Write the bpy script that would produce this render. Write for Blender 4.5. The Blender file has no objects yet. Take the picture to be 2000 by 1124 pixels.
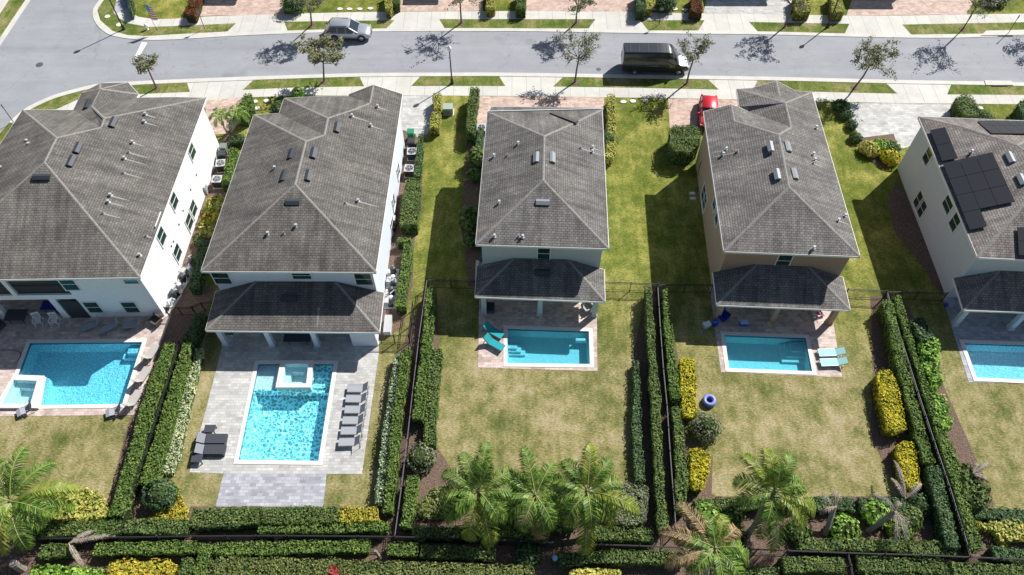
import bpy, bmesh, math, random
import numpy as np
from mathutils import Vector, Matrix, noise
from mathutils.geometry import tessellate_polygon

S = bpy.context.scene
R = math.radians
# ---------------------------------------------------------------- camera
CAM_H, FPX, PITCH = 56.0, 1553.0, R(55.5)
cd = bpy.data.cameras.new('camera'); cam = bpy.data.objects.new('camera', cd)
S.collection.objects.link(cam); S.camera = cam
cam.location = (0, 0, CAM_H); cam.rotation_euler = (R(90) - PITCH, 0, 0)
cd.sensor_width = 36; cd.lens = 36 * FPX / 2000; cd.clip_start = 0.5; cd.clip_end = 2000
# ---------------------------------------------------------------- sky + sun
SUN_EL, SUN_AZ = R(43), R(47)
w = bpy.data.worlds.new('World'); S.world = w; w.use_nodes = True
nt = w.node_tree; bg = nt.nodes['Background']
sky = nt.nodes.new('ShaderNodeTexSky'); sky.sky_type = 'NISHITA'; sky.sun_disc = False
sky.sun_elevation = SUN_EL; sky.sun_rotation = SUN_AZ
nt.links.new(sky.outputs[0], bg.inputs[0]); bg.inputs[1].default_value = 0.058
sl = bpy.data.lights.new('sun', 'SUN'); sun = bpy.data.objects.new('sun', sl)
S.collection.objects.link(sun)
sl.energy = 5.0; sl.angle = R(0.5); sl.color = (1, 0.972, 0.925)
sd = Vector((math.sin(SUN_AZ) * math.cos(SUN_EL), math.cos(SUN_AZ) * math.cos(SUN_EL), math.sin(SUN_EL)))
sun.rotation_euler = sd.to_track_quat('Z', 'Y').to_euler(); sun.location = sd * 120
S.view_settings.view_transform = 'Standard'; S.view_settings.look = 'None'
S.view_settings.gamma = 1; S.view_settings.exposure = 0.42

# ---------------------------------------------------------------- survey helpers: sight line -> real point at a known height / wall
SP, CP = math.sin(PITCH), math.cos(PITCH)
def P(x, y, z=0.0):
    u = (x - 1000) / FPX; v = (y - 562) / FPX; d = (CAM_H - z) / (SP + v * CP)
    return Vector((u * d, d * CP - v * d * SP, z))
def ray(x, y):
    u = (x - 1000) / FPX; v = (y - 562) / FPX
    return Vector((u, CP - v * SP, -SP - v * CP))
def onplane(x, y, p, n):
    d = ray(x, y); o = Vector((0, 0, CAM_H)); t = (p - o).dot(n) / d.dot(n)
    return o + d * t

# ---------------------------------------------------------------- object helpers
COL = S.collection
def tag(o, label=None, cat=None, group=None, kind=None):
    if label: o['label'] = label
    if cat: o['category'] = cat
    if group: o['group'] = group
    if kind: o['kind'] = kind
    return o
def empty(name, loc, label, cat, group=None, rz=0):
    o = bpy.data.objects.new(name, None); COL.objects.link(o)
    o.location = loc; o.rotation_euler = (0, 0, rz); o.empty_display_size = 0.3
    return tag(o, label, cat, group)
def mobj(name, verts, faces, m, parent=None, world=True, smooth=False, uv=None):
    me = bpy.data.meshes.new(name)
    off = Vector(parent_world(parent)) if (parent and world) else Vector((0, 0, 0))
    vs = [(v[0] - off[0], v[1] - off[1], v[2] - off[2]) for v in verts]
    me.from_pydata(vs, [], faces)
    ms = m if isinstance(m, (list, tuple)) else [m]
    for q in ms: me.materials.append(q)
    if smooth: me.polygons.foreach_set('use_smooth', [True] * len(me.polygons))
    if uv:
        l = me.uv_layers.new(name='uv')
        k = 0
        for f in uv:
            for c in f: l.data[k].uv = c; k += 1
    me.update()
    o = bpy.data.objects.new(name, me); COL.objects.link(o)
    if parent: o.parent = parent
    return o
def parent_world(p):
    v = Vector((0, 0, 0))
    while p: v += p.location; p = p.parent
    return v
def struct(o): return tag(o, kind='structure')
def kids(o): return [c for c in ALLC.get(o.name, [])]
def copy_tree(o, loc, rz, label=None, parent=None):
    c = o.copy(); COL.objects.link(c)
    if parent: c.parent = parent
    else:
        c.location = loc; c.rotation_euler = (0, 0, rz)
        if label: c['label'] = label
    for ch in list(o.children): copy_tree(ch, None, 0, None, c)
    return c

class MB:
    def __init__(s): s.v = []; s.f = []
    def add(s, vs, fs):
        n = len(s.v); s.v += [Vector(v) for v in vs]; s.f += [tuple(i + n for i in f) for f in fs]; return s
    def box(s, c, d, rz=0, tilt=None):
        x, y, z = d[0] / 2, d[1] / 2, d[2] / 2
        M = Matrix.Rotation(rz, 3, 'Z')
        if tilt is not None: M = M @ tilt
        vs = [M @ Vector((a * x, b * y, e * z)) + Vector(c) for e in (-1, 1) for b in (-1, 1) for a in (-1, 1)]
        return s.add(vs, [(0, 2, 3, 1), (4, 5, 7, 6), (0, 1, 5, 4), (2, 6, 7, 3), (0, 4, 6, 2), (1, 3, 7, 5)])
    def beam(s, a, b, w, h):      # box bar between two points
        a = Vector(a); b = Vector(b); d = b - a; L = d.length
        if L < 1e-6: return s
        d.normalize(); up = Vector((0, 0, 1)) if abs(d.z) < 0.95 else Vector((1, 0, 0))
        sd_ = d.cross(up).normalized(); u = sd_.cross(d)
        vs = []
        for p in (a, b):
            for i, j in ((-1, -1), (1, -1), (1, 1), (-1, 1)): vs.append(p + sd_ * i * w / 2 + u * j * h / 2)
        return s.add(vs, [(0, 3, 2, 1), (4, 5, 6, 7), (0, 1, 5, 4), (1, 2, 6, 5), (2, 3, 7, 6), (3, 0, 4, 7)])
    def tube(s, pts, rs, n=6, cap=True):
        pts = [Vector(p) for p in pts]
        if not isinstance(rs, (list, tuple)): rs = [rs] * len(pts)
        b0 = len(s.v)
        for i, p in enumerate(pts):
            d = (pts[min(i + 1, len(pts) - 1)] - pts[max(i - 1, 0)])
            d = d.normalized() if d.length > 1e-9 else Vector((0, 0, 1))
            a = d.cross(Vector((0, 0, 1))) if abs(d.z) < 0.98 else Vector((1, 0, 0))
            a.normalize(); b = d.cross(a)
            for k in range(n):
                t = 2 * math.pi * k / n
                s.v.append(p + (a * math.cos(t) + b * math.sin(t)) * rs[i])
        for i in range(len(pts) - 1):
            for k in range(n):
                q = b0 + i * n
                s.f.append((q + k, q + (k + 1) % n, q + n + (k + 1) % n, q + n + k))
        if cap:
            s.f.append(tuple(b0 + k for k in range(n))[::-1]); e = b0 + (len(pts) - 1) * n
            s.f.append(tuple(e + k for k in range(n)))
        return s
    def lathe(s, prof, c=(0, 0, 0), n=12):
        return s.tube([(c[0], c[1], c[2] + z) for r, z in prof], [r for r, z in prof], n)
    def sphere(s, c, r, n=10, sc=(1, 1, 1)):
        b0 = len(s.v); m = n // 2 + 1
        for i in range(m + 1):
            ph = math.pi * i / m
            for k in range(n):
                t = 2 * math.pi * k / n
                s.v.append(Vector((c[0] + r * sc[0] * math.sin(ph) * math.cos(t), c[1] + r * sc[1] * math.sin(ph) * math.sin(t), c[2] + r * sc[2] * math.cos(ph))))
        for i in range(m):
            for k in range(n): s.f.append((b0 + i * n + k, b0 + (i + 1) * n + k, b0 + (i + 1) * n + (k + 1) % n, b0 + i * n + (k + 1) % n))
        return s
    def prism(s, poly, z0, z1):
        n = len(poly); a = area(poly)
        if a < 0: poly = poly[::-1]
        vs = [(p[0], p[1], z0) for p in poly] + [(p[0], p[1], z1) for p in poly]
        fs = [(i, (i + 1) % n, n + (i + 1) % n, n + i) for i in range(n)]
        t = tess([poly])
        fs += [tuple(n + i for i in f) for f in t] + [tuple(f[::-1]) for f in t]
        return s.add(vs, fs)
    def build(s, name, m, parent=None, world=False, smooth=False):
        return mobj(name, s.v, s.f, m, parent, world, smooth)

def area(poly):
    return 0.5 * sum(poly[i][0] * poly[(i + 1) % len(poly)][1] - poly[(i + 1) % len(poly)][0] * poly[i][1] for i in range(len(poly)))
def tess(loops):
    allv = [Vector((p[0], p[1], 0)) for l in loops for p in l]
    tr = tessellate_polygon([[Vector((p[0], p[1], 0)) for p in l] for l in loops])
    out = []
    for a, b, c in tr:
        A = (allv[b] - allv[a]).cross(allv[c] - allv[a]).z
        if abs(A) < 1e-9: continue
        out.append((a, b, c) if A > 0 else (a, c, b))
    return out
def sheet(name, loops, z, m, parent=None):
    vs = [(p[0], p[1], z) for l in loops for p in l]
    return mobj(name, vs, tess(loops), m, parent)
def PP(pts, z=0.0): return [P(x, y, z) for x, y in pts]
def inset(poly, d):
    if area(poly) < 0: poly = poly[::-1]
    n = len(poly); out = []
    for i in range(n):
        p0, p1, p2 = [Vector(poly[k % n][:2]) for k in (i - 1, i, i + 1)]
        e1 = (p1 - p0).normalized(); e2 = (p2 - p1).normalized()
        n1 = Vector((-e1.y, e1.x)); n2 = Vector((-e2.y, e2.x))
        a = p1 + n1 * d; b = p1 + n2 * d
        den = e1.x * e2.y - e1.y * e2.x
        if abs(den) < 0.05: out.append(a); continue
        t = ((b - a).x * e2.y - (b - a).y * e2.x) / den
        out.append(a + e1 * t)
    return out
def inpoly(x, y, poly):
    c = False; n = len(poly); j = n - 1
    for i in range(n):
        if (poly[i][1] > y) != (poly[j][1] > y) and x < (poly[j][0] - poly[i][0]) * (y - poly[i][1]) / (poly[j][1] - poly[i][1]) + poly[i][0]: c = not c
        j = i
    return c

# ---------------------------------------------------------------- materials
def nodes(name):
    m = bpy.data.materials.new(name); m.use_nodes = True
    return m, m.node_tree, m.node_tree.nodes['Principled BSDF']
def rgba(c): return (c[0], c[1], c[2], 1)
def pos(t, scale=1.0):
    g = t.nodes.new('ShaderNodeNewGeometry'); return g.outputs['Position']
def noise_n(t, vec, scale, detail=3, rough=0.55):
    n = t.nodes.new('ShaderNodeTexNoise'); n.inputs['Scale'].default_value = scale
    n.inputs['Detail'].default_value = detail; n.inputs['Roughness'].default_value = rough
    t.links.new(vec, n.inputs['Vector']); return n.outputs['Fac']
def ramp(t, fac, stops):
    r = t.nodes.new('ShaderNodeValToRGB'); e = r.color_ramp.elements
    e[0].position, e[0].color = stops[0][0], rgba(stops[0][1])
    e[1].position, e[1].color = stops[-1][0], rgba(stops[-1][1])
    for p, c in stops[1:-1]:
        q = e.new(p); q.color = rgba(c)
    t.links.new(fac, r.inputs[0]); return r.outputs[0]
def mix(t, fac, a, b, mode='MIX'):
    n = t.nodes.new('ShaderNodeMix'); n.data_type = 'RGBA'; n.blend_type = mode
    for sck, v in ((0, fac), (6, a), (7, b)):
        if isinstance(v, bpy.types.NodeSocket): t.links.new(v, n.inputs[sck])
        else: n.inputs[sck].default_value = v if sck == 0 else rgba(v)
    return n.outputs[2]
def bump(t, b, h, strength=0.3, dist=0.02):
    n = t.nodes.new('ShaderNodeBump'); n.inputs['Strength'].default_value = strength; n.inputs['Distance'].default_value = dist
    t.links.new(h, n.inputs['Height']); t.links.new(n.outputs[0], b.inputs['Normal'])
def mt(name, c, rough=0.6, metal=0.0, var=0.0, vs=3.0, spec=0.5):
    m, t, b = nodes(name); b.inputs['Roughness'].default_value = rough; b.inputs['Metallic'].default_value = metal
    b.inputs['Specular IOR Level'].default_value = spec
    if var:
        f = noise_n(t, pos(t), vs, 4)
        col = ramp(t, f, [(0.25, [k * (1 - var) for k in c]), (0.75, [min(1, k * (1 + var)) for k in c])])
        t.links.new(col, b.inputs['Base Color'])
    else: b.inputs['Base Color'].default_value = rgba(c)
    return m
def leafmat(name, cols, rough=0.55, trans=0.25):
    m, t, b = nodes(name)
    g = t.nodes.new('ShaderNodeNewGeometry')
    n = len(cols)
    c1 = ramp(t, g.outputs['Random Per Island'], [(i / (n - 1), c) for i, c in enumerate(cols)])
    f = noise_n(t, g.outputs['Position'], 1.6, 4, 0.7)
    k = ramp(t, f, [(0.36, (0.66, 0.74, 0.66)), (0.5, (1, 1, 1)), (0.64, (1.38, 1.24, 1.12))])
    col = mix(t, 1.0, c1, k, 'MULTIPLY')
    t.links.new(col, b.inputs['Base Color']); b.inputs['Roughness'].default_value = rough
    b.inputs['Specular IOR Level'].default_value = 0.25
    tr = t.nodes.new('ShaderNodeBsdfTranslucent'); t.links.new(col, tr.inputs[0])
    ms = t.nodes.new('ShaderNodeMixShader'); ms.inputs[0].default_value = trans
    t.links.new(b.outputs[0], ms.inputs[1]); t.links.new(tr.outputs[0], ms.inputs[2])
    t.links.new(ms.outputs[0], t.nodes['Material Output'].inputs[0])
    return m
def mth(t, op, a, b=None):
    n = t.nodes.new('ShaderNodeMath'); n.operation = op
    for k, v in ((0, a), (1, b)):
        if v is None: continue
        if isinstance(v, bpy.types.NodeSocket): t.links.new(v, n.inputs[k])
        else: n.inputs[k].default_value = v
    return n.outputs[0]
def grassmat(name, cg, cl, cd, cb, bias=0.0, region=True):
    """cg lush, cl light, cd dry straw, cb bare; greener towards the street side of the lots"""
    m, t, b = nodes(name); p = pos(t)
    big = noise_n(t, p, 0.22, 3, 0.6); mid = noise_n(t, p, 0.75, 5, 0.7)
    st = t.nodes.new('ShaderNodeMapping'); st.inputs['Scale'].default_value = (1.5, 0.28, 1); t.links.new(p, st.inputs['Vector'])
    streak = noise_n(t, st.outputs[0], 1.0, 4, 0.7)
    sp = t.nodes.new('ShaderNodeMapping'); sp.inputs['Scale'].default_value = (4.2, 9.0, 1); sp.inputs['Rotation'].default_value = (0, 0, 0.5); t.links.new(p, sp.inputs['Vector'])
    blade = noise_n(t, sp.outputs[0], 1.0, 4, 0.8); vf = noise_n(t, p, 16.0, 3, 0.7)
    d = mth(t, 'ADD', mth(t, 'MULTIPLY', big, 0.36), mth(t, 'ADD', mth(t, 'MULTIPLY', mid, 0.42), mth(t, 'MULTIPLY', streak, 0.24)))
    if region:
        sx = t.nodes.new('ShaderNodeSeparateXYZ'); t.links.new(p, sx.inputs[0])
        g = mth(t, 'ADD', sx.outputs[1], mth(t, 'MULTIPLY', mid, 7.0))
        mr = t.nodes.new('ShaderNodeMapRange'); mr.inputs[1].default_value = 33; mr.inputs[2].default_value = 46; mr.inputs[3].default_value = 0.035; mr.inputs[4].default_value = -0.03
        t.links.new(g, mr.inputs[0]); d = mth(t, 'ADD', d, mr.outputs[0])
        sat = t.nodes.new('ShaderNodeMapRange'); sat.inputs[1].default_value = 34; sat.inputs[2].default_value = 45; t.links.new(g, sat.inputs[0])
    d = mth(t, 'ADD', d, mth(t, 'MULTIPLY', mth(t, 'SUBTRACT', blade, 0.5), 0.30)); d = mth(t, 'ADD', d, bias)
    col = ramp(t, d, [(0.37, cg), (0.46, cl), (0.545, cd), (0.64, cb)])
    if region: col = mix(t, sat.outputs[0], col, mix(t, 1.0, col, (1.03, 1.12, 0.66), 'MULTIPLY'))
    k = ramp(t, vf, [(0.32, (0.74,) * 3), (0.68, (1.24,) * 3)]); col = mix(t, 1.0, col, k, 'MULTIPLY')
    k2 = ramp(t, blade, [(0.32, (0.72,) * 3), (0.68, (1.26,) * 3)]); col = mix(t, 1.0, col, k2, 'MULTIPLY')
    t.links.new(col, b.inputs['Base Color']); b.inputs['Roughness'].default_value = 0.9
    b.inputs['Specular IOR Level'].default_value = 0.1
    bump(t, b, blade, 0.7, 0.07)
    return m
def paver(name, cols, mortar, bw=0.3, bh=0.2, big=0.12):
    m, t, b = nodes(name); p = pos(t)
    def bk(w_, h_, c0, c1, m_, off=0.5):
        br = t.nodes.new('ShaderNodeTexBrick'); t.links.new(p, br.inputs['Vector']); br.offset = off
        br.inputs['Scale'].default_value = 1; br.inputs['Brick Width'].default_value = w_; br.inputs['Row Height'].default_value = h_
        br.inputs['Mortar Size'].default_value = 0.014; br.inputs['Color1'].default_value = rgba(c0); br.inputs['Color2'].default_value = rgba(c1); br.inputs['Mortar'].default_value = rgba(m_); return br.outputs[0]
    avg = [sum(q[i] for q in cols) / len(cols) for i in range(3)]
    c = bk(bw * 1.25, bh, cols[0], cols[2], [a * 0.72 for a in avg]); c2 = bk(bw * 0.625, bh, cols[1], cols[3], [a * 0.72 for a in avg])
    c = mix(t, 0.4, c, c2); c3 = bk(bw * 2.5, bh * 2, (0.86,) * 3, (1.13,) * 3, (1, 1, 1), 0.3); c = mix(t, 1.0, c, c3, 'MULTIPLY')
    f = noise_n(t, p, 0.8, 5, 0.7); k = ramp(t, f, [(0.3, (1 - big,) * 3), (0.7, (1 + big,) * 3)])
    c = mix(t, 1.0, c, k, 'MULTIPLY')
    t.links.new(c, b.inputs['Base Color']); b.inputs['Roughness'].default_value = 0.85
    return m
def shingle(name, c0, c1, c2):
    m, t, b = nodes(name)
    uv = t.nodes.new('ShaderNodeUVMap'); uv.uv_map = 'uv'; p = pos(t)
    wn = t.nodes.new('ShaderNodeTexNoise'); wn.inputs['Scale'].default_value = 1.5; wn.inputs['Detail'].default_value = 2
    t.links.new(uv.outputs[0], wn.inputs['Vector'])
    vm = t.nodes.new('ShaderNodeVectorMath'); vm.operation = 'MULTIPLY_ADD'
    t.links.new(wn.outputs['Color'], vm.inputs[0]); vm.inputs[1].default_value = (0.05, 0.05, 0); t.links.new(uv.outputs[0], vm.inputs[2])
    br = t.nodes.new('ShaderNodeTexBrick'); t.links.new(vm.outputs[0], br.inputs['Vector'])
    br.inputs['Scale'].default_value = 1; br.inputs['Brick Width'].default_value = 0.32; br.inputs['Row Height'].default_value = 0.2
    br.inputs['Mortar Size'].default_value = 0.022; br.inputs['Mortar Smooth'].default_value = 0.4
    br.inputs['Color1'].default_value = rgba(c0); br.inputs['Color2'].default_value = rgba(c1); br.inputs['Mortar'].default_value = rgba(c2)
    f = noise_n(t, p, 0.45, 5, 0.65); k = ramp(t, f, [(0.36, (0.80,) * 3), (0.64, (1.2, 1.19, 1.17))])
    st = t.nodes.new('ShaderNodeMapping'); st.inputs['Scale'].default_value = (2.2, 0.16, 1); t.links.new(uv.outputs[0], st.inputs['Vector'])
    f2 = noise_n(t, st.outputs[0], 1.0, 5, 0.7); k2 = ramp(t, f2, [(0.38, (0.74, 0.73, 0.73)), (0.64, (1.2, 1.2, 1.19))])
    f3 = noise_n(t, p, 9.0, 4, 0.8); k3 = ramp(t, f3, [(0.3, (0.8,) * 3), (0.7, (1.2,) * 3)])
    c = mix(t, 1.0, mix(t, 1.0, mix(t, 1.0, br.outputs[0], k, 'MULTIPLY'), k2, 'MULTIPLY'), k3, 'MULTIPLY')
    t.links.new(c, b.inputs['Base Color']); b.inputs['Roughness'].default_value = 0.92; b.inputs['Specular IOR Level'].default_value = 0.2
    sx = t.nodes.new('ShaderNodeSeparateXYZ'); t.links.new(vm.outputs[0], sx.inputs[0])
    fr = mth(t, 'FRACT', mth(t, 'MULTIPLY', sx.outputs[1], 5.0)); hh = mth(t, 'SUBTRACT', 1.0, fr)
    hh = mth(t, 'ADD', hh, mth(t, 'MULTIPLY', f3, 0.5)); bump(t, b, hh, 0.75, 0.035)
    return m
M = {}
M['lawn'] = grassmat('lawn', (0.085, 0.11, 0.027), (0.16, 0.165, 0.055), (0.285, 0.25, 0.11), (0.40, 0.335, 0.20), -0.022)
M['lawn_green'] = M['lawn']
M['lawn_verge'] = grassmat('lawn_verge', (0.07, 0.115, 0.02), (0.13, 0.165, 0.035), (0.25, 0.23, 0.095), (0.38, 0.31, 0.2), -0.035, False)
M['asphalt'] = None
def asphalt():
    m, t, b = nodes('asphalt'); p = pos(t)
    mp = t.nodes.new('ShaderNodeMapping'); mp.inputs['Scale'].default_value = (0.05, 0.55, 1); t.links.new(p, mp.inputs['Vector'])
    f = noise_n(t, mp.outputs[0], 1.0, 4, 0.6); a = ramp(t, f, [(0.3, (0.262, 0.270, 0.292)), (0.7, (0.322, 0.331, 0.354))])
    f2 = noise_n(t, p, 0.35, 5, 0.7); k = ramp(t, f2, [(0.3, (0.92,) * 3), (0.7, (1.07,) * 3)])
    f3 = noise_n(t, p, 14, 3, 0.8); k3 = ramp(t, f3, [(0.3, (0.9,) * 3), (0.7, (1.1,) * 3)])
    c = mix(t, 1, mix(t, 1, a, k, 'MULTIPLY'), k3, 'MULTIPLY')
    sp = noise_n(t, p, 0.22, 2, 0.4); ks = ramp(t, sp, [(0.68, (1, 1, 1)), (0.78, (0.72, 0.72, 0.74))])
    c = mix(t, 1, c, ks, 'MULTIPLY')
    vo = t.nodes.new('ShaderNodeTexVoronoi'); vo.feature = 'DISTANCE_TO_EDGE'; vo.inputs['Scale'].default_value = 0.16
    wv = t.nodes.new('ShaderNodeVectorMath'); wv.operation = 'MULTIPLY_ADD'; wn = t.nodes.new('ShaderNodeTexNoise'); wn.inputs['Scale'].default_value = 0.9; wn.inputs['Detail'].default_value = 5
    t.links.new(p, wn.inputs['Vector']); t.links.new(wn.outputs['Color'], wv.inputs[0]); wv.inputs[1].default_value = (2.2, 2.2, 0); t.links.new(p, wv.inputs[2]); t.links.new(wv.outputs[0], vo.inputs['Vector'])
    kc = ramp(t, vo.outputs['Distance'], [(0.0, (0.84, 0.84, 0.85)), (0.008, (1, 1, 1))]); c = mix(t, 1, c, kc, 'MULTIPLY')
    st_ = noise_n(t, p, 1.1, 3, 0.5); ks2 = ramp(t, st_, [(0.66, (1, 1, 1)), (0.74, (0.82, 0.82, 0.83))]); c = mix(t, 1, c, ks2, 'MULTIPLY')
    t.links.new(c, b.inputs['Base Color']); b.inputs['Roughness'].default_value = 0.85; return m
M['asphalt'] = asphalt()
def concrete(name, c, joint=1.5):
    m, t, b = nodes(name); p = pos(t)
    f = noise_n(t, p, 0.6, 6, 0.7); a = ramp(t, f, [(0.3, [k * 0.84 for k in c]), (0.7, [k * 1.06 for k in c])])
    f3 = noise_n(t, p, 12, 3, 0.8); k3 = ramp(t, f3, [(0.3, (0.93,) * 3), (0.7, (1.05,) * 3)])
    a = mix(t, 1, a, k3, 'MULTIPLY')
    if joint:
        br = t.nodes.new('ShaderNodeTexBrick'); t.links.new(p, br.inputs['Vector']); br.offset = 0; br.squash = 1
        br.inputs['Scale'].default_value = 1; br.inputs['Brick Width'].default_value = joint; br.inputs['Row Height'].default_value = 50
        br.inputs['Mortar Size'].default_value = 0.025; br.inputs['Color1'].default_value = (1, 1, 1, 1); br.inputs['Color2'].default_value = (0.9, 0.9, 0.9, 1)
        br.inputs['Mortar'].default_value = (0.62, 0.62, 0.6, 1)
        a = mix(t, 1, a, br.outputs[0], 'MULTIPLY')
    t.links.new(a, b.inputs['Base Color']); b.inputs['Roughness'].default_value = 0.85; return m
M['walk'] = concrete('sidewalk_concrete', (0.62, 0.60, 0.55))
M['kerb'] = concrete('kerb_concrete', (0.60, 0.58, 0.53), 0)
M['pav_pink'] = paver('pink_pavers', [(0.40, 0.27, 0.22), (0.56, 0.40, 0.33), (0.66, 0.55, 0.47), (0.50, 0.34, 0.28)], (0.62, 0.56, 0.5), 0.28, 0.2)
M['pav_mix'] = paver('mixed_pavers', [(0.38, 0.28, 0.25), (0.56, 0.45, 0.40), (0.74, 0.62, 0.55), (0.46, 0.36, 0.32), (0.62, 0.52, 0.46)], (0.6, 0.58, 0.55), 0.3, 0.24)
M['pav_gray'] = paver('grey_pavers', [(0.38, 0.375, 0.36), (0.50, 0.49, 0.465), (0.62, 0.61, 0.585), (0.44, 0.43, 0.41)], (0.66, 0.65, 0.63), 0.34, 0.24)
M['pav_dark'] = paver('blue_grey_pavers', [(0.26, 0.27, 0.31), (0.38, 0.39, 0.44), (0.55, 0.55, 0.57), (0.32, 0.33, 0.38)], (0.7, 0.7, 0.7), 0.34, 0.24)
M['coping'] = mt('pool_coping', (0.72, 0.68, 0.62), 0.7, 0, 0.08, 5)
M['mulch'] = None
def mulch():
    m, t, b = nodes('mulch'); p = pos(t)
    f = noise_n(t, p, 8, 5, 0.85); c = ramp(t, f, [(0.3, (0.045, 0.028, 0.02)), (0.5, (0.15, 0.095, 0.07)), (0.72, (0.34, 0.25, 0.2))])
    t.links.new(c, b.inputs['Base Color']); b.inputs['Roughness'].default_value = 0.95; bump(t, b, f, 0.8, 0.08); return m
M['mulch'] = mulch()
M['roof'] = [shingle('shingle_%d' % i, *c) for i, c in enumerate([
    ((0.188, 0.177, 0.163), (0.138, 0.129, 0.12), (0.082, 0.078, 0.074)),
    ((0.192, 0.18, 0.166), (0.142, 0.133, 0.123), (0.083, 0.079, 0.075)),
    ((0.205, 0.196, 0.187), (0.15, 0.144, 0.138), (0.082, 0.079, 0.077)),
    ((0.225, 0.213, 0.203), (0.163, 0.155, 0.148), (0.085, 0.082, 0.079)),
    ((0.27, 0.243, 0.23), (0.19, 0.17, 0.161), (0.092, 0.086, 0.083))])]
M['ridge'] = mt('ridge_cap_shingle', (0.245, 0.232, 0.215), 0.95, 0, 0.3, 5)
M['white'] = mt('white_stucco', (0.86, 0.87, 0.88), 0.8, 0, 0.03, 2)
M['lavender'] = mt('pale_stucco', (0.72, 0.77, 0.88), 0.8, 0, 0.03, 2)
M['sage'] = mt('sage_stucco', (0.52, 0.60, 0.61), 0.8, 0, 0.04, 2)
M['tan'] = mt('tan_stucco', (0.40, 0.29, 0.215), 0.85, 0, 0.05, 2)
M['greyw'] = mt('pale_grey_stucco', (0.58, 0.65, 0.74), 0.85, 0, 0.04, 1.5)
M['trim'] = mt('white_trim', (0.82, 0.82, 0.8), 0.5)
M['glass'] = mt('window_glass', (0.02, 0.05, 0.045), 0.06, 0, 0, 0, 0.9)
M['screen'] = mt('insect_screen', (0.03, 0.035, 0.037), 0.5)
M['vent'] = mt('black_metal_vent', (0.035, 0.045, 0.06), 0.6, 0.0)
M['ventw'] = mt('galvanised_vent', (0.24, 0.26, 0.28), 0.55, 0.1)
M['alum'] = mt('black_aluminium', (0.02, 0.02, 0.022), 0.7)
M['black'] = mt('black_plastic', (0.02, 0.021, 0.024), 0.55)
M['rubber'] = mt('rubber', (0.018, 0.018, 0.018), 0.8)
M['streak'] = mt('washed_shingle', (0.27, 0.255, 0.24), 0.95, 0, 0.25, 7)
M['dark'] = mt('dark_interior', (0.05, 0.05, 0.055), 0.9)
M['chrome'] = mt('bright_metal', (0.7, 0.7, 0.72), 0.2, 1)
M['goose'] = mt('painted_pipe', (0.42, 0.44, 0.46), 0.6)
M['acbox'] = mt('ac_casing', (0.30, 0.31, 0.31), 0.5, 0.4)
M['solar'] = mt('solar_cells', (0.014, 0.017, 0.026), 0.55, 0, 0, 0, 0.25)
M['bark'] = mt('bark', (0.13, 0.105, 0.085), 0.9, 0, 0.3, 8)
M['palmbark'] = mt('palm_bark', (0.30, 0.26, 0.22), 0.9, 0, 0.25, 5)
# ================================================================ GROUND, ROADS, LAWNS
POOL = {
 1: dict(water=[(59, 671), (278, 669), (239, 790), (76, 792), (88, 735), (35, 735)]),
 2: dict(water=[(505, 712), (652, 712), (622, 901), (466, 899)]),
 3: dict(water=[(991, 643), (1150, 648), (1152, 712), (991, 710)]),
 4: dict(water=[(1415, 655), (1573, 661), (1586, 726), (1424, 720)]),
 5: dict(water=[(1883, 671), (2062, 677), (2085, 747), (1907, 738)]),
}
SPO = PP([(26, 732), (86, 734), (74, 797), (-12, 797)], 0.25); SPI = PP([(26, 742), (72, 744), (59, 789), (3, 789)], 0.25)
SPM = [(a + b) / 2 for a, b in zip(SPO, SPI)]
POOL[1]['hole'] = PP(POOL[1]['water'][:3]) + [SPM[2], SPM[3], SPM[0]]
holes = [POOL[k].get('hole') or PP(POOL[k]['water']) for k in POOL]
struct(sheet('ground', [[(-260, -60), (260, -60), (260, 260), (-260, 260)]] + holes, 0.0, M['lawn']))
def lawn(pts, mat='lawn_green', z=0.004, name='lawn', holes_=()):
    return struct(sheet(name, [PP(pts)] + list(holes_), z, M[mat]))
XL = -420; XR = 2420
# street: main road + side street as one asphalt sheet (far edge then near edge)
far_edge = [(XR, 72), (2000, 72), (1850, 75), (1700, 73.5), (1500, 68.5), (1260, 66), (1000, 62), (700, 63), (500, 69), (350, 77.5), (280, 79), (225, 72), (200, 60), (184, 40), (182, 20), (195, 0)]
near_edge = [(XR, 165), (2000, 162), (1920, 160), (1750, 157), (1500, 151), (1250, 147), (1000, 143), (850, 143), (700, 144), (500, 150), (370, 155), (260, 160), (195, 164), (120, 182), (80, 197), (45, 216), (18, 240), (-60, 330), (-420, 700)]
left_top = P(60, 0); left_mid = P(0, 90); dirl = (left_mid - left_top).normalized()
rt = P(195, 0); dirr = (P(182, 20) - P(184, 40)).normalized()
road = PP(far_edge) + [rt + Vector((6, 30, 0)), left_top - dirl * 45, left_top, left_mid, left_mid + dirl * 60] + PP(near_edge[::-1])
struct(sheet('road', [road], 0.004, M['asphalt']))
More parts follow.
